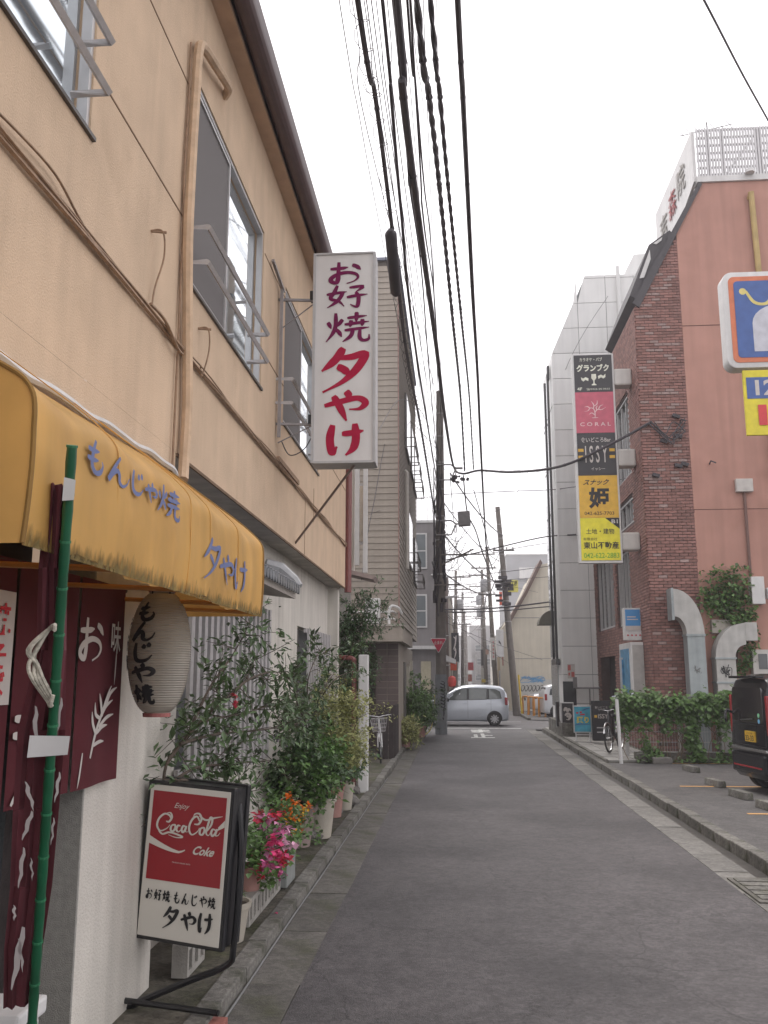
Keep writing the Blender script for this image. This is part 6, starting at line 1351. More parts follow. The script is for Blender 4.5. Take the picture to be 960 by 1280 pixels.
sed = [(-2.1, .40, .80, .92, .70, .62), (-2.05, .25, .92, 1.02, .80, .68), (-1.7, .2, .98, 1.06, .84, .72), (-1.35, .2, .96, 1.14, .85, .68), (-.8, .2, .95, 1.38, .85, .62), (-.2, .2, .93, 1.44, .85, .62), (.4, .2, .92, 1.38, .85, .63), (1.05, .2, .9, 1.0, .85, .68), (1.8, .22, .8, .86, .8, .66), (2.1, .3, .6, .66, .68, .5)]
def sx(g, at):
    for s in (-1, 1): B().obox(at(-2.0, .86, s, -.08), .22, .16, .13).build('tail_lamp', mTAIL, g, bev=.03)
    B().add([(-.55, -.95, 1.36), (.55, -.95, 1.36), (.66, -1.5, 1.10), (-.66, -1.5, 1.10)], [(0, 1, 2, 3)]).build('rear_window', mDGLASS, g)
c3 = car('white_saloon', 'white saloon with a red tail lamp parked under the graffiti wall', 'car', sed, mWC, [[(-1.2, 1.02), (-.8, 1.27), (-.3, 1.33), (-.3, 1.0)], [(-.22, 1.0), (-.22, 1.33), (.25, 1.31), (.8, 1.0)]], (-1.3, 1.35), .31, [(-.25, .3, 1.0)], half=.85, extras=sx)
cl3 = onY(668, 880, 47.5); c3.location = (5.9, 48.0, 0); c3.rotation_euler = (0, 0, -PI / 2 + .12)
c4 = car('white_hatchback', 'white boxy hatchback parked nearest the white building corner', 'car', hatch, mWC, wl, (-1.13, 1.18), .27, [(-.09, .3, 1.0)], extras=hx)
c4.location = (5.75, 44.6, 0); c4.rotation_euler = (0, 0, -PI / 2 + .1)

# ------------------------------------------------------------------ white clad building on the corner
wbd = thing('white_building', 'tall white panel-clad corner building with a chamfered roofline on the right', 'building', (6, 32, 0))
WX, WY, WE = 3.53, 30.5, 34.0
mBACK = mat('panel_gap', (.20, .21, .21), .8)
B().prism([(WX + .03, 0), (12, 0), (12, 16.0), (4.8, 16.0), (WX + .03, 13.1)], (WY + .03, WE)).build('wall', mBACK, wbd)
xsb = [WX, 4.5, 5.5, 6.5, 8.0]; PH = .93; rr = R(3)
def slw(z): return WX if z < 13.12 else WX + (z - 13.12) * (4.8 - WX) / 2.93
for j in range(18):
    z0, z1 = .12 + j * PH, min(.12 + (j + 1) * PH, 16.05)
    for i in range(4):
        a, c = xsb[i] + .008, xsb[i + 1] - .008
        if z0 > 16: continue
        zt = z1 - .018; xa, xt = max(a, slw(z0)), max(a, slw(zt))
        if xa >= c: continue
        poly = [(xa, z0), (c, z0), (c, zt), (min(xt, c - .01), zt)]
        if a < slw(13.2) and z0 < 13.12 < zt: poly = [(a, z0), (c, z0), (c, zt), (xt, zt), (a, 13.12)]
        B().prism(poly, (WY, WY + .028)).build('wall_panel', mPANEL, wbd)
# slanted upper facade and stair head

B().tube([(5.95, WY - .08, 14.0), (5.95, WY - .08, 16.3)], .07, 8).build('roof_pipe', mPANEL, wbd)
c = onY(793, 338, WY + .2); B().prism([(6.3, 16.05), (7.3, 16.05), (7.3, 16.95), (6.62, 16.92), (6.3, 16.3)], (WY + .3, WY + 3)).build('penthouse', mPANEL, wbd)
me = meshof(B().box(-.024, 0, 0, 1.16, 0, PH - .008), 'wall_panel', mPANEL)
for j in range(14):
    for i in range(3): share('wall_panel', me, wbd, (WX + .028, WY + .032 + i * 1.165, .12 + j * PH))
gl_ = mat('mirror_cladding', (.55, .57, .58), .12, .05, 2, metal=.55)
for j in range(7): B().box(WX - .03, WX + .003, WY + 1.3, WE - .1, .9 + j * 1.7, 2.5 + j * 1.7).build('glass_panel', gl_, wbd)
b = B()
for y in (31.2, 32.2): b.tube([(WX - .10, y, 2.45), (WX - .10, y, 12.6)], .045, 6)
b.build('conduit', mBLACKM, wbd); B().box(WX - .16, WX - .03, 31.0, 32.4, 2.3, 2.5).build('conduit_foot', mBLACKM, wbd)
B().box(WX - .12, WX - .03, 31.1, 31.35, 12.4, 12.9).build('conduit_head', mBLACKM, wbd)
B().prism([(WX - .032 - .5 * math.cos(t), 3.75 + .5 * math.sin(t)) for t in [PI / 2 * i / 8 for i in range(9)]] + [(WX - .032, 3.75)], (32.6, 33.6)).build('round_awning', mat('awning_olive', (.16, .15, .12), .7, .1, 5), wbd)
c = onY(700, 862, WY); e = onY(721, 885, WY); B().box(c.x + .1, e.x, WY - .02, WY - .003, .5, 1.75).build('door', mDGLASS, wbd)
c = onY(709, 830, WY); e = onY(719, 848, WY); ps_ = B().box(c.x, e.x, WY - .01, WY - .002, e.z, c.z).build('poster', mINKW, wbd)
pf = plane((c.x, WY - .01, e.z), (1, 0, 0), (0, 0, 1), (0, -1, 0)); wq = e.x - c.x; hq = c.z - e.z
lettering([('r', None, .05 * wq, .55 * hq, .4 * wq, .38 * hq, 0), ('r', None, .5 * wq, .1 * hq, .42 * wq, .35 * hq, 0), ('r', None, .1 * wq, .2 * hq, .25 * wq, .2 * hq, 0)], pf, mat('poster_red', (.5, .12, .10), .6), ps_, 'picture')
pz = onY(733, 860, WY - .3); b = B(); b.tube([(pz.x - .35, WY - .3, pz.z + .25), (pz.x - .35, WY - .3, pz.z), (pz.x + .45, WY - .3, pz.z)], .03, 6); b.tube([(pz.x + .1, WY - .3, pz.z), (pz.x + .1, WY - .3, .2)], .025, 6); b.tube([(pz.x + .45, WY - .3, pz.z), (pz.x + .45, WY, pz.z)], .025, 6); b.box(pz.x - .42, pz.x - .3, WY - .36, WY - .24, pz.z, pz.z + .35); b.build('gas_pipe', mat('pipe_grey', (.22, .21, .21), .5, .1, 9), wbd)

# ------------------------------------------------------------------ small signs along the right pavement
def board_sign(name, label, u0, v0, u1, v1, y, m_, th=.06, legs=True, frame=None, cat='sign'):
    a, c = onY(u0, v0, y), onY(u1, v1, y); g = thing(name, label, cat, ((a.x + c.x) / 2, y, .12)); f = frame or mALU
    B().box(a.x, c.x, y, y + th, c.z, a.z).build('frame', f, g, bev=.006); B().box(a.x + .03, c.x - .03, y - .008, y - .001, c.z + .03, a.z - .03).build('face_panel', m_, g)
    if legs:
        b = B()
        for x in (a.x + .06, c.x - .06): b.tube([(x, y + .03, c.z), (x, y - .02, .13)], .018, 5); b.tube([(x, y - .2, .14), (x, y + .25, .14)], .018, 5)
        b.box(a.x + .06, c.x - .06, y + .02, y + .04, .3, .33); b.build('legs', f, g)
    w_, h_ = c.x - a.x - .06, a.z - c.z - .06
    return g, plane((a.x + .03, y - .008, c.z + .03), (1, 0, 0), (0, 0, 1), (0, -1, 0)), w_, h_
g, pf, w_, h_ = board_sign('stand_sign', 'turquoise menu stand with yellow brush lettering on silver legs', 716, 882, 740, 916, 26.0, mat('panel_turquoise', (.05, .33, .46), .45, .25, 6))
lettering([('t', '輿り', w_ * .12, h_ * .34, w_ * .78, h_ * .27, .04)], pf, mat('print_yellow', (.68, .55, .04), .5), g, lift=.004)
lettering([('r', None, w_ * .12, h_ * .72, w_ * .14, h_ * .06, 0), ('r', None, w_ * .34, h_ * .75, w_ * .14, h_ * .06, 0), ('r', None, w_ * .36, h_ * .66, w_ * .3, h_ * .06, 0)], pf, mRED, g, 'small_print', lift=.004)
lettering([('s', [[(0, 60), (40, 30), (100, 50)]], 0, h_ * .2, w_, h_ * .15, .03), ('s', [[(50, 70), (80, 20), (100, 10)]], 0, h_ * .8, w_, h_ * .15, .03)], pf, MATS['sign_blue'], g, 'swirl', lift=.003)
lettering([('t', '生ビール 肴 酒', w_ * .1, h_ * .07, w_ * .8, h_ * .07, 0)], pf, mINKW, g, lift=.005) if False else None
g, pf, w_, h_ = board_sign('menu_board', 'tall black menu board of the dining bar with white lettering, beside the bicycle', 739, 876, 765, 926, 25.3, mINKB, .12, False, mBLACKM)
lettering([('t', '食いどころ', w_ * .12, h_ * .82, w_ * .76, h_ * .07, 0), ('t', 'ISSY', w_ * .30, h_ * .56, w_ * .6, h_ * .12, .01)], pf, mINKW, g, lift=.004); lettering([('r', None, w_ * .08, h_ * .58, w_ * .16, h_ * .07, 0)], pf, cols[3], g, 'bar')
lettering([('r', None, w_ * .2, h_ * .3, w_ * .5, h_ * .03, 0), ('r', None, w_ * .2, h_ * .18, w_ * .5, h_ * .03, 0)], pf, mALU, g, 'small_print')
g, pf, w_, h_ = board_sign('stand_sign', 'black pavement sign with white figure drawing standing behind the turquoise one', 701, 878, 718, 906, 28.5, mINKB, .2, True)
lettering([('s', [[(10, 30), (30, 10), (50, 30), (70, 15), (90, 30)], [(20, 60), (50, 45), (80, 60), (60, 85), (30, 85)], [(40, 60), (60, 70)]], w_ * .1, h_ * .1, w_ * .8, h_ * .75, .07)], pf, mINKW, g, 'drawing', lift=.004)
g, pf, w_, h_ = board_sign('dark_sign_case', 'narrow dark unlit sign case next to the stone planter', 695, 877, 700, 908, 29.0, mWOODD, .3, False, mBLACKM)
g = thing('stone_planter', 'long low granite planter box at the street corner', 'planter', (3.35, 29.5, .1)); a, c = onZ(688, 921, .1), onZ(676, 910, .1)
b = B(); b.box(3.18, 3.32, 28.2, 32.2, .1, .52); b.box(3.32, 4.0, 28.2, 28.34, .1, .52); b.box(3.86, 4.0, 28.34, 32.06, .1, .52); b.box(3.32, 4.0, 32.06, 32.2, .1, .52); b.build('wall', mKERB, g); B().box(3.321, 3.859, 28.341, 32.059, .12, .42).build('soil', mSOIL, g)
# lit shop sign and showcase on the brick side wall
g = thing('light_sign', 'white framed sky-blue light box sign bracketed to the brick wall', 'sign', (4.3, 22.6, 3))
a, c = onY(779, 760, 23.2), onY(803, 800, 23.2); B().box(a.x, c.x, 23.2, 23.42, c.z, a.z).build('case', mWPL, g, bev=.01)
B().box(a.x + .04, c.x - .03, 23.19, 23.199, c.z + .24, a.z - .04).build('blue_face', mat('sky_blue_panel', (.05, .25, .55), .4, .1, 3), g); B().box(c.x + .003, BX - .002, 23.24, 23.36, c.z + .3, a.z - .25).build('bracket', mWPL, g)
pf = plane((a.x + .04, 23.19, c.z + .24), (1, 0, 0), (0, 0, 1), (0, -1, 0)); w_ = c.x - a.x - .07; h_ = a.z - c.z - .28
lettering([('r', None, w_ * .1, h_ * .5, w_ * .75, h_ * .05, 0), ('r', None, w_ * .1, h_ * .62, w_ * .6, h_ * .05, 0), ('r', None, 0, 0, w_, h_ * .22, 0)], pf, mINKW, g, 'print', lift=.003)
lettering([('p', [(0, 50), (50, 0), (100, 50), (50, 100)], a.x + .06 + k * .1, c.z + .09, .05, .06, 0) for k in range(4)], plane((0, 23.199, 0), (1, 0, 0), (0, 0, 1), (0, -1, 0)), mRED, g, 'emblem', lift=.003)
g = thing('showcase', 'white poster showcase with a blue poster by the brick building entry', 'showcase', (4.5, 23.9, 1.4))
B().box(4.35, BX - .002, 23.0, 24.6, 1.35, 2.75).build('case', mWPL, g, bev=.02); q = B().box(4.39, BX - .01, 22.985, 22.999, 1.42, 2.68).build('door', mat('showcase_door', (.40, .39, .37), .5), g)
B().box(4.33, 4.349, 23.25, 24.35, 1.5, 2.6).build('poster', mat('poster_blue', (.06, .22, .38), .4, .35, 5), g)
a_, c_ = onY(774, 822, 24.0), onY(796, 866, 24.0); po = B().box(a_.x, c_.x, 23.98, 24.0, c_.z, a_.z).build('front_frame', mALU, g); pq = B().box(a_.x + .05, c_.x - .05, 23.97, 23.979, c_.z + .05, a_.z - .05).build('poster', MATS['poster_blue'], g)
lettering([('s', [[(50, 5), (40, 30), (60, 50), (45, 75), (55, 95)], [(30, 30), (70, 30)], [(30, 55), (70, 60)]], a_.x + .14, c_.z + .3, .2, .5, .05)], plane((0, 23.97, 0), (1, 0, 0), (0, 0, 1), (0, -1, 0)), MATS['print_yellow'], g, 'print', lift=.003)
g = thing('slanted_board', 'pale lilac board lying slanted on top of the ivy by the brick wall', 'board', (3.9, 21.3, 1.4)); a, c = onY(766, 874, 21.5), onY(797, 868, 21.5)
B().obox(((a.x + c.x) / 2, 21.5, (a.z + c.z) / 2 - .02), c.x - a.x, .25, .14, Matrix.Rotation(-.14, 3, 'Y')).build('panel', mat('lilac_board', (.45, .44, .58), .6), g)
B().box((a.x + c.x) / 2 - .03, (a.x + c.x) / 2 + .03, 21.5, 21.56, .1, 1.6).build('prop', mALU, g)

# ------------------------------------------------------------------ beyond the crossing
def block(name, label, x0, x1, y0, y1, h, m_, wins=(), face='L', cat='building', fr=()):
    """street face on x1 (left side of the street) or x0 (right side)"""
    g = thing(name, label, cat, ((x0 + x1) / 2, (y0 + y1) / 2, 0)); X_ = x1 if face == 'L' else x0; s = 1 if face == 'L' else -1
    B().box(x0, x1, y0, y1, 0, h).build('wall', m_, g); B().box(x0 - .05, x1 + .05, y0 - .05, y1 + .05, h, h + .12).build('coping', mWPL if h % 2 else mALU, g)
    for (a, c, z0, z1) in wins:
        xx = sorted((X_ + s * .005, X_ + s * .06)); f = B().box(xx[0], xx[1], y0 + a, y0 + c, z0, z1).build('window', mALU, g)
        xx = sorted((X_ + s * .061, X_ + s * .066)); B().box(xx[0], xx[1], y0 + a + .05, y0 + c - .05, z0 + .05, z1 - .05).build('pane', mDGLASS, f)
    for (a, c, z0, z1) in fr:
        f = B().box(a, c, y0 - .06, y0 - .002, z0, z1).build('window', mWPL, g); zm = (z0 + z1) / 2
        for q0, q1_ in ((z0 + .07, zm - .03), (zm + .03, z1 - .07)): B().box(a + .07, c - .07, y0 - .07, y0 - .061, q0, q1_).build('pane', mat('grey_window', (.17, .19, .20), .15, .1, 2), f)
    return g
gy = block('grey_building', 'mid grey rendered corner building across the crossing, behind the taupe one', -6, -.86, 42, 50, 9.1, mGREYW, [(1, 2.2, 5, 6.5), (4, 5.5, 5, 6.5)], fr=[(-1.86, -1.28, 6.9, 8.6), (-1.86, -1.30, 4.15, 5.7)])
B().box(-6, -.75, 41.5, 42, 3.15, 3.3).build('canopy', mWPL, gy); B().box(-1.6, -1.15, 41.93, 41.99, .1, 2.6).build('shopfront', mat('cream_shutter', (.42, .38, .27), .6, .1, 9), gy)
b = B(); b.box(-2.3, -1.0, 42.2, 42.25, 9.3, 10.3); b.build('roof_rail', mRAIL, gy) if False else None
k = B()
for i in range(6): k.tube([(-2.3 + i * .26, 42.3, 9.2), (-2.3 + i * .26, 42.3, 10.4)], .02, 4)
k.tube([(-2.3, 42.3, 10.4), (-1.0, 42.3, 10.4)], .02, 4); k.build('roof_rail', mRAIL, gy)
B().tube([(-1.1, 41.9, 6.6), (-.8, 41.9, 6.62), (-.7, 41.9, 6.3)], .04, 5).build('wall_pipe', mWPL, gy)
X1 = lambda y: fx(-.9, y)
block('cream_shop', 'low cream shophouse just behind the grey corner building', -6, X1(51), 50.2, 56, 6.2, mBEIG, [(1, 2.4, 3.6, 5), (3.4, 5, 3.6, 5)])
block('dark_shop', 'narrow dark brown shophouse on the left of the far street', -6, X1(58), 56.2, 62, 8.0, mat('brown_wall', (.12, .09, .08), .8, .15, 3), [(1, 2.4, 4.6, 6), (3.4, 5, 4.6, 6)])
block('pale_apartment', 'pale tiled apartment block farther down on the left of the far street', -7, X1(66), 62.2, 74, 7.2, mWH, [(1 + i * 2.3, 2.4 + i * 2.3, z, z + 1.3) for i in range(5) for z in (3.4, 5.6)])
block('brown_apartment', 'brownish block with balconies farthest visible on the left of the far street', -8, X1(80), 74.2, 95, 6.2, mSID, [(1 + i * 2.6, 2.6 + i * 2.6, z, z + 1.3) for i in range(7) for z in (2.6, 4.6)])
# left hanging signs
def hang(name, label, u0, v0, u1, v1, y, m_, th=.18, cat='sign'):
    a, c = onY(u0, v0, y), onY(u1, v1, y); g = thing(name, label, cat, (a.x, y, c.z)); B().box(a.x, c.x, y, y + th, c.z, a.z).build('case', m_, g, bev=.01)
    B().tube([(a.x - .5 if u0 < 600 else c.x + .5, y + th / 2, a.z - .15), ((a.x + c.x) / 2, y + th / 2, a.z - .15)], .03, 4).build('bracket', mALU, g)
    return g, plane((a.x, y, c.z), (1, 0, 0), (0, 0, 1), (0, -1, 0)), c.x - a.x, a.z - c.z
g, pf, w_, h_ = hang('hanging_sign', 'black vertical sign with white brush strokes over the car bonnet', 564, 791, 574, 827, 50, mINKB)
lettering([('s', [[(20, 10), (60, 20), (40, 50)], [(70, 5), (50, 40), (10, 60)], [(40, 50), (60, 70), (30, 95)], [(30, 62), (70, 58)]], w_ * .15, h_ * .05, w_ * .7, h_ * .9, .06)], pf, mINKW, g)
hang('awning_sign', 'orange-red fabric sign below the black brush-stroke sign', 563, 828, 571, 838, 51, mat('orange_red', (.50, .07, .03), .6))
ln2 = thing('red_lantern', 'round red paper lantern hanging at the shop left of the far street', 'lantern', (0, 52, 2)); c = onY(565, 852, 52)
B().lathe([(.08, -.32), (.2, -.24), (.25, 0), (.2, .24), (.08, .32)], c, 14).build('shade', mat('lantern_red', (.5, .04, .03), .6), ln2, smooth=True); B().tube([c + V3((0, 0, .3)), c + V3((0, 0, .9)), c + V3((-.9, 0, .9))], .02, 4).build('hook', mBLACKM, ln2)
tag(B().prism([(X1(47), 2.75), (X1(47) + .75, 2.55), (X1(47) + .75, 2.75), (X1(47), 3.1)], (46, 49)).build('shop_canopy', mWPL), 'small white canopy above the red lantern', 'canopy')
sl_ = thing('street_lamp', 'arm of a grey street lamp sticking out right of the graffiti pole', 'street lamp', (-.3, 40, 0)); a, c = onY(557, 748, 40), onY(572, 744, 40)
B().tube([(a.x - .3, 40, 0), (a.x - .3, 40, a.z), (a.x, 40, a.z + .1)], .05, 6).build('post', mPOLE, sl_); B().obox(((a.x + c.x) / 2, 40, (a.z + c.z) / 2), c.x - a.x, .2, .09, Matrix.Rotation(-.12, 3, 'Y')).build('lamp_head', mALU, sl_, bev=.02)
# right side: parking yard, gable wall with graffiti
struct(B().quad((3.25, 41.2, .02), (14, 41.2, .02), (14, 52, .02), (3.45, 52, .02)).build('yard', mASP2, fixn=False))
strip_parts('yard_kerb', 3.15, 3.3, -.05, .1, 41.4, 50, .6, mKERB, 'kerb_stone', seed=12)
gb = thing('gable_building', 'beige windowless building with a raking roofline and graffiti along its base', 'building', (6, 56, 0))
GY = 52.0; q = lambda u, v: (onY(u, v, GY).x, onY(u, v, GY).z)
ol = [(3.12, 0), (12, 0), (12, 12.5), (5.9, 12.5), q(672, 705), q(655, 745), q(638, 782)]
B().prism([(3.12, 0), (12, 0), (12, 9.6)] + [(p_[0], p_[1]) for p_ in (q(674, 706), q(658, 742), q(637, 775))], (GY, GY + 12)).build('wall', mBEIG, gb)
B().box(3.125, 12, GY - .012, GY - .002, .02, 1.75).build('painted_base', mat('base_white', (.50, .49, .46), .9, .1, 2), gb)
B().box(3.13, 11.9, GY - .01, GY - .001, 5.2, 5.24).build('joint', mGREYW, gb); B().box(3.13, 11.9, GY - .01, GY - .001, 2.9, 2.93).build('joint', mGREYW, gb)
a, c, e = onY(637, 776, GY - .3), onY(658, 742, GY - .3), onY(676, 703, GY - .3)
B().prism([(a.x - .08, a.z + .05), (c.x - .06, c.z + .14), (e.x - .02, e.z + .18), (e.x + .1, e.z - .02), (c.x + .02, c.z - .06), (a.x + .02, a.z - .16)], (GY - .3, GY + 3)).build('eaves', mat('eaves_brown', (.13, .085, .07), .8), gb)
rr = R(33); gz = plane((0, GY - .012, 0), (1, 0, 0), (0, 0, 1), (0, -1, 0)); gx = onY(652, 850, GY).x
scr = lambda n_, k_: [[(rr.uniform(0, 100), rr.uniform(5, 95)) for _ in range(k_)] for _ in range(n_)]
lettering([('s', scr(9, 5), gx - .1, 1.5, 1.5, .5, .03)], gz, mat('graffiti_blue', (.10, .28, .5), .6), gb, 'graffiti', lift=.004)
lettering([('s', [[(x, 15), (x + 9, 10), (x + 10, 50), (x, 88), (x - 3, 45), (x, 15)] for x in (8, 24, 40, 56, 72, 88)], gx - .1, 1.05, 1.3, .4, .035), ('s', [[(x, 10), (x + 6, 90), (x + 12, 12)] for x in (5, 25, 45, 65)], gx - .35, .55, 1.0, .36, .04)], gz, mBLK, gb, 'graffiti', lift=.006)
# yellow hoop bollards
for k, (u, v, lab) in enumerate([(653, 893, 'nearest the leaning pole'), (656, 894, 'second from the leaning pole'), (660, 895, 'third from the leaning pole'), (665, 896, 'nearest the white car')]):
    c = V3((3.42 + k * .17, 47.6 - k * 1.1, .02)); hp = B().tube(smoothpts([c, c + V3((0, 0, .78)), c + V3((.06, 0, .88)), c + V3((.22, -.3, .88)), c + V3((.28, -.3, .78)), c + V3((.28, -.3, 0))], 4), .045, 7).build('hoop_bollard', mat('hoop_orange', (.58, .24, .03), .5, .15, 6), smooth=True)
    tag(hp, 'orange hoop bollard at the yard edge, ' + lab, 'bollard', 'orange hoop bollards of the yard')
pb0 = onZ(649, 895, 0); tp = onY(623, 633, 45)
upole('leaning concrete utility pole at the far right corner of the crossing', 3.0, 46.2, 10.4, (2.28, 46.2, 10.6), .185, .12, arms=((8.3, 1.1, .1),))
tag(B().tube([(3.24, 45.9, 0), (3.12, 45.95, 2.0)], .05, 6).build('guy_cover', mat('guy_yellow', (.62, .42, .03), .5)), 'bright yellow guy wire cover beside the leaning utility pole', 'guy cover')
kk = B(); r = R(6)
for i in range(14): kk.obox((2.50 + r.uniform(-.3, .4), 46, r.uniform(5.4, 7.0)), r.uniform(.1, .5), .15, r.uniform(.06, .25))
tag(kk.build('pole_fittings', mCABLE), 'cluster of dark fittings clamped to the leaning pole', 'pole fittings')
# white signboards and shopfronts on the right of the far street
XR = lambda y: fx(2.75, y)
block('white_shophouse', 'white shophouse with a dark doorway past the gable building', XR(68), 8, 64.2, 72, 5.6, mWH, [(1, 2.2, .2, 2.4), (3, 4.4, .2, 2.4), (1, 3, 3.4, 4.8)], 'R')
block('ochre_shophouse', 'dull ochre shophouse farther along on the right', XR(76), 8, 72.2, 82, 5.2, mat('ochre', (.34, .25, .14), .85, .1, 2), [(1, 2.5, .2, 2.4), (4, 6, .2, 2.4), (1, 3, 3.2, 4.6)], 'R')
block('long_shophouse', 'long pale row of shops at the far right end of the street', XR(92), 9, 82.2, 110, 5.6, mWH, [(1 + 3 * i, 2.6 + 3 * i, 3, 4.4) for i in range(8)], 'R')
hg = block('grey_office', 'grey office block with a yellow sign rising behind the gable building', 4.5, 14, 78, 92, 12.3, mat('office_grey', (.36, .36, .37), .85, .08, 1), [], 'R'); hg.location = hg.location
c = onY(648, 683, 78); B().box(c.x, c.x + 2.5, 77.8, 78, 10.2, 11.2).build('balcony', mWPL, hg)
g, pf, w_, h_ = hang('yellow_sign', 'yellow rooftop sign with black characters in front of the grey office block', 633, 725, 648, 740, 51, mat('sign_lemon', (.62, .56, .12), .5))
lettering([('t', '酒工房', w_ * .1, h_ * .5, w_ * .8, h_ * .38, .01), ('t', 'KYOEI', w_ * .1, h_ * .1, w_ * .8, h_ * .3, .01)], pf, mBLK, g, lift=.01) if False else lettering([('t', '小工房', w_ * .08, h_ * .52, w_ * .84, h_ * .4, .02), ('r', None, w_ * .1, h_ * .12, w_ * .5, h_ * .26, 0)], pf, mBLK, g, lift=.01)
g, pf, w_, h_ = hang('signboard', 'large white upright signboard with a small black figure right of the far street', 620, 787, 630, 821, 50, mWPL, .3)
lettering([('s', [[(20, 20), (50, 40), (80, 80)], [(20, 40), (70, 60)]], w_ * .2, h_ * .35, w_ * .6, h_ * .3, .05)], pf, mBLK, g, 'figure')
g, pf, w_, h_ = hang('signboard', 'white signboard with faded pink characters just left of the large white one', 613, 797, 619, 825, 54, mWPL, .3)
lettering([('r', None, w_ * .5, h_ * (.1 + .16 * k), w_ * .3, h_ * .1, 0) for k in range(5)], pf, mat('faded_pink', (.55, .25, .25), .6), g, 'print')
for k, (u0, v0, u1, v1, y, colr, lab) in enumerate([
    (601, 812, 606, 832, 80, (.03, .03, .03), 'small black hanging sign far down the right side'), (585, 828, 592, 838, 90, (.5, .05, .06), 'small red sign left of centre, far down the street'),
    (601, 835, 607, 856, 76, (.55, .55, .5), 'white flag-like sign with green text at the far right'), (594, 818, 597, 845, 96, (.6, .6, .6), 'thin pale sign at mid distance in the far street'),
    (585, 843, 590, 852, 85, (.5, .16, .12), 'little red and white sign low at the left of the far street'), (607, 812, 611, 818, 70, (.4, .25, .2), 'tan gable sign above the black hanging one'),
    (624, 740, 628, 756, 62, (.5, .08, .04), 'orange-red hanging sign high behind the leaning pole'), (628, 820, 632, 832, 60, (.38, .04, .04), 'dark red small sign beside the leaning pole'), (602, 849, 607, 853, 72, (.55, .42, .04), 'yellow strip sign low on the right')]):
    hang('small_sign', lab, u0, v0, u1, v1, y, mat('far_sign_%d' % k, colr, .6))
# poles of the far street, each leaning a little its own way
G3 = 'concrete utility poles along the street'
for k, (x, y, H, dx, lab, s) in enumerate([
    (2.55, 58, 10.2, -.45, 'second utility pole beyond the crossing on the right, carrying a bracket box', 1), (2.45, 74, 10.6, -.2, 'third utility pole on the right of the far street', 1), (-.1, 66, 9.6, .2, 'utility pole on the left of the far street by the red lantern', -1),
    (2.9, 92, 10.8, -.2, 'fourth utility pole on the right of the far street', 1), (.6, 88, 10.0, .15, 'second utility pole on the left of the far street', -1), (3.4, 118, 11, 0, 'distant utility pole on the right near the vanishing point', 1), (1.2, 116, 10, 0, 'distant utility pole on the left near the vanishing point', -1), (1.7, 140, 10, 0, 'farthest utility pole at the end of the street', 1)]):
    upole(lab, x, y, H, (x + dx, y, H), .17, .10, G3, arms=((H - .5, 1.6, -.3 * s), (H - 1.4, 1.6, -.3 * s), (H - 3.1, 1.1, -.2 * s)) if k < 6 else ((H - .5, 1.8, 0), (H - 1.5, 1.8, 0)))
    if k < 4: tag(B().lathe([(.22, 0), (.24, .05), (.24, .7), (.18, .78)], (x + dx * .7 - .35 * s, y, H - 2.9), 12).build('transformer', mat('transformer_grey', (.26, .26, .27), .6), smooth=True), ['grey can transformer on the second right-hand pole', 'grey can transformer on the third right-hand pole', 'grey can transformer on the left pole by the lantern', 'grey can transformer on the fourth right-hand pole'][k], 'transformer')
sps = [((2.2, 46.2), (2.1, 58)), ((2.1, 58), (2.25, 74)), ((2.25, 74), (2.7, 92)), ((2.7, 92), (3.4, 118)), ((-.44, 31), (.1, 66)), ((.1, 66), (.75, 88)), ((.75, 88), (1.2, 116)), ((-.44, 31), (2.2, 46.2)), ((.1, 66), (2.1, 58)), ((.75, 88), (2.25, 74))]
nm_ = ['first right-hand far span', 'second right-hand far span', 'third right-hand far span', 'fourth right-hand far span', 'long left-hand span past the crossing', 'second left-hand far span', 'third left-hand far span', 'diagonal span over the crossing', 'near diagonal span of the far street', 'farther diagonal span of the far street']
rr = R(17)
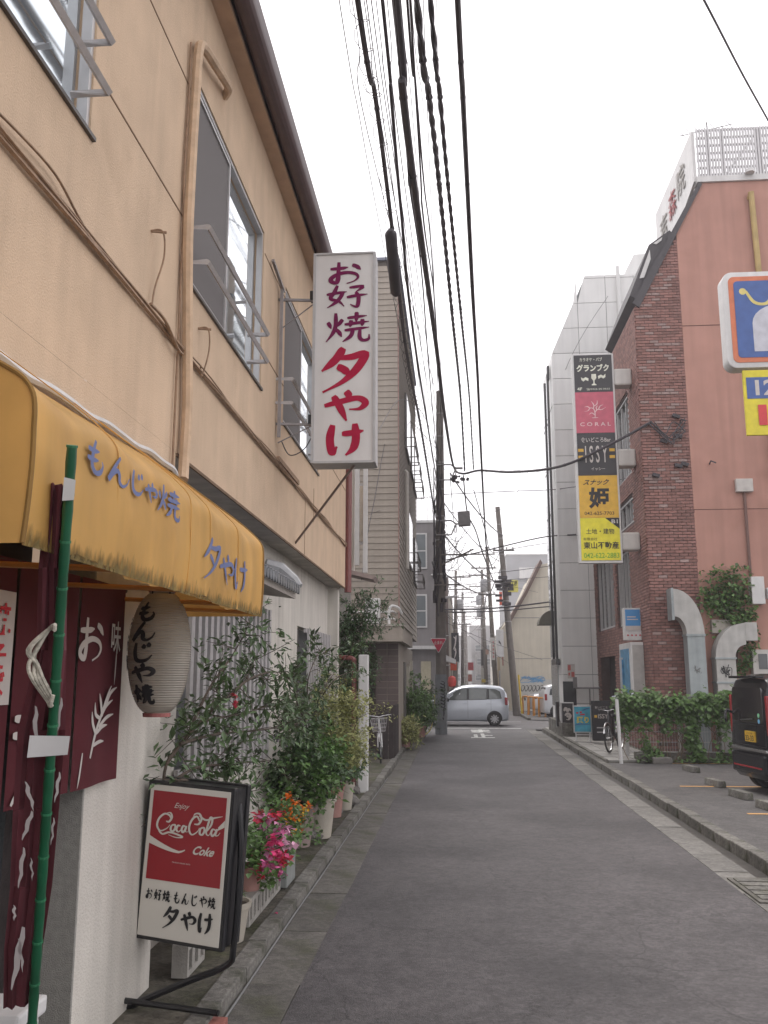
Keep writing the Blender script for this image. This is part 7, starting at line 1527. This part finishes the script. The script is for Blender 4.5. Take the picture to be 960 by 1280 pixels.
for i, ((xa, ya), (xb, yb)) in enumerate(sps):
    for k in range(4):
        za, zb_ = 5.9 + k * 1.0 + rr.uniform(-.2, .2), 5.9 + k * 1.0 + rr.uniform(-.2, .2); o_ = (k - 1.5) * .22; a, c = V3((xa + o_, ya, za)), V3((xb + o_, yb, zb_)); d_ = (c - a).length
        pts = [a.lerp(c, t / 6) - V3((0, 0, 4 * (t / 6) * (1 - t / 6) * d_ * .018)) for t in range(7)]
        o = cable(pts, rr.choice((.012, .018, .026)), ('lowest', 'second lowest', 'second highest', 'highest')[k] + ' sagging wire of the ' + nm_[i], 4, group='wires of the ' + nm_[i])
# the end of the far street: low blocks closing the view
for k, (x0, x1, y, h, colr, lab) in enumerate([(-6, 2.6, 150, 8.5, (.42, .41, .40), 'white tiled block closing the far street on the left'), (2.7, 7, 165, 11, (.33, .32, .32), 'pale grey block closing the far street'), (7.1, 16, 160, 9, (.36, .32, .28), 'tan block closing the far street on the right')]):
    g = block('distant_block', lab, x0, x1, y, y + 12, h, mat('distant_%d' % k, colr, .9, .08, .5), fr=[(x0 + .8 + 1.6 * i, x0 + 1.9 + 1.6 * i, z, z + 1.2) for i in range(int((x1 - x0 - 1) / 1.6)) for z in (1.2, 4.0, 6.4)])
for k, (x, y) in enumerate([(.45, 62), (.75, 70)]):
    g = plant('street_shrub', ['dark green shrub in the far street beside the red sign', 'second small shrub of the far street, farther off'][k], (x, y, 0), cat='shrub'); L = B(); rr = R(k); leaves(L, [V3((x + rr.gauss(0, .2), y, .7 + rr.gauss(0, .3))) for _ in range(40)], 14, .12, .14, rr); L.build('foliage', mLEAF4, g, kind='stuff', fixn=False)
# faint air between the near walls and the end of the street
hz = B().box(-1000, 1000, -20, 1000, -1.1, 26).build('haze', mat('haze', (.8, .8, .8)), kind='stuff', fixn=False)
n = MATS['haze'].node_tree; n.nodes.clear(); v = n.nodes.new('ShaderNodeVolumePrincipled'); v.inputs['Density'].default_value = .0019; v.inputs['Color'].default_value = (.97, .93, .95, 1); v.inputs['Anisotropy'].default_value = .2
n.links.new(v.outputs[0], n.nodes.new('ShaderNodeOutputMaterial').inputs['Volume'])
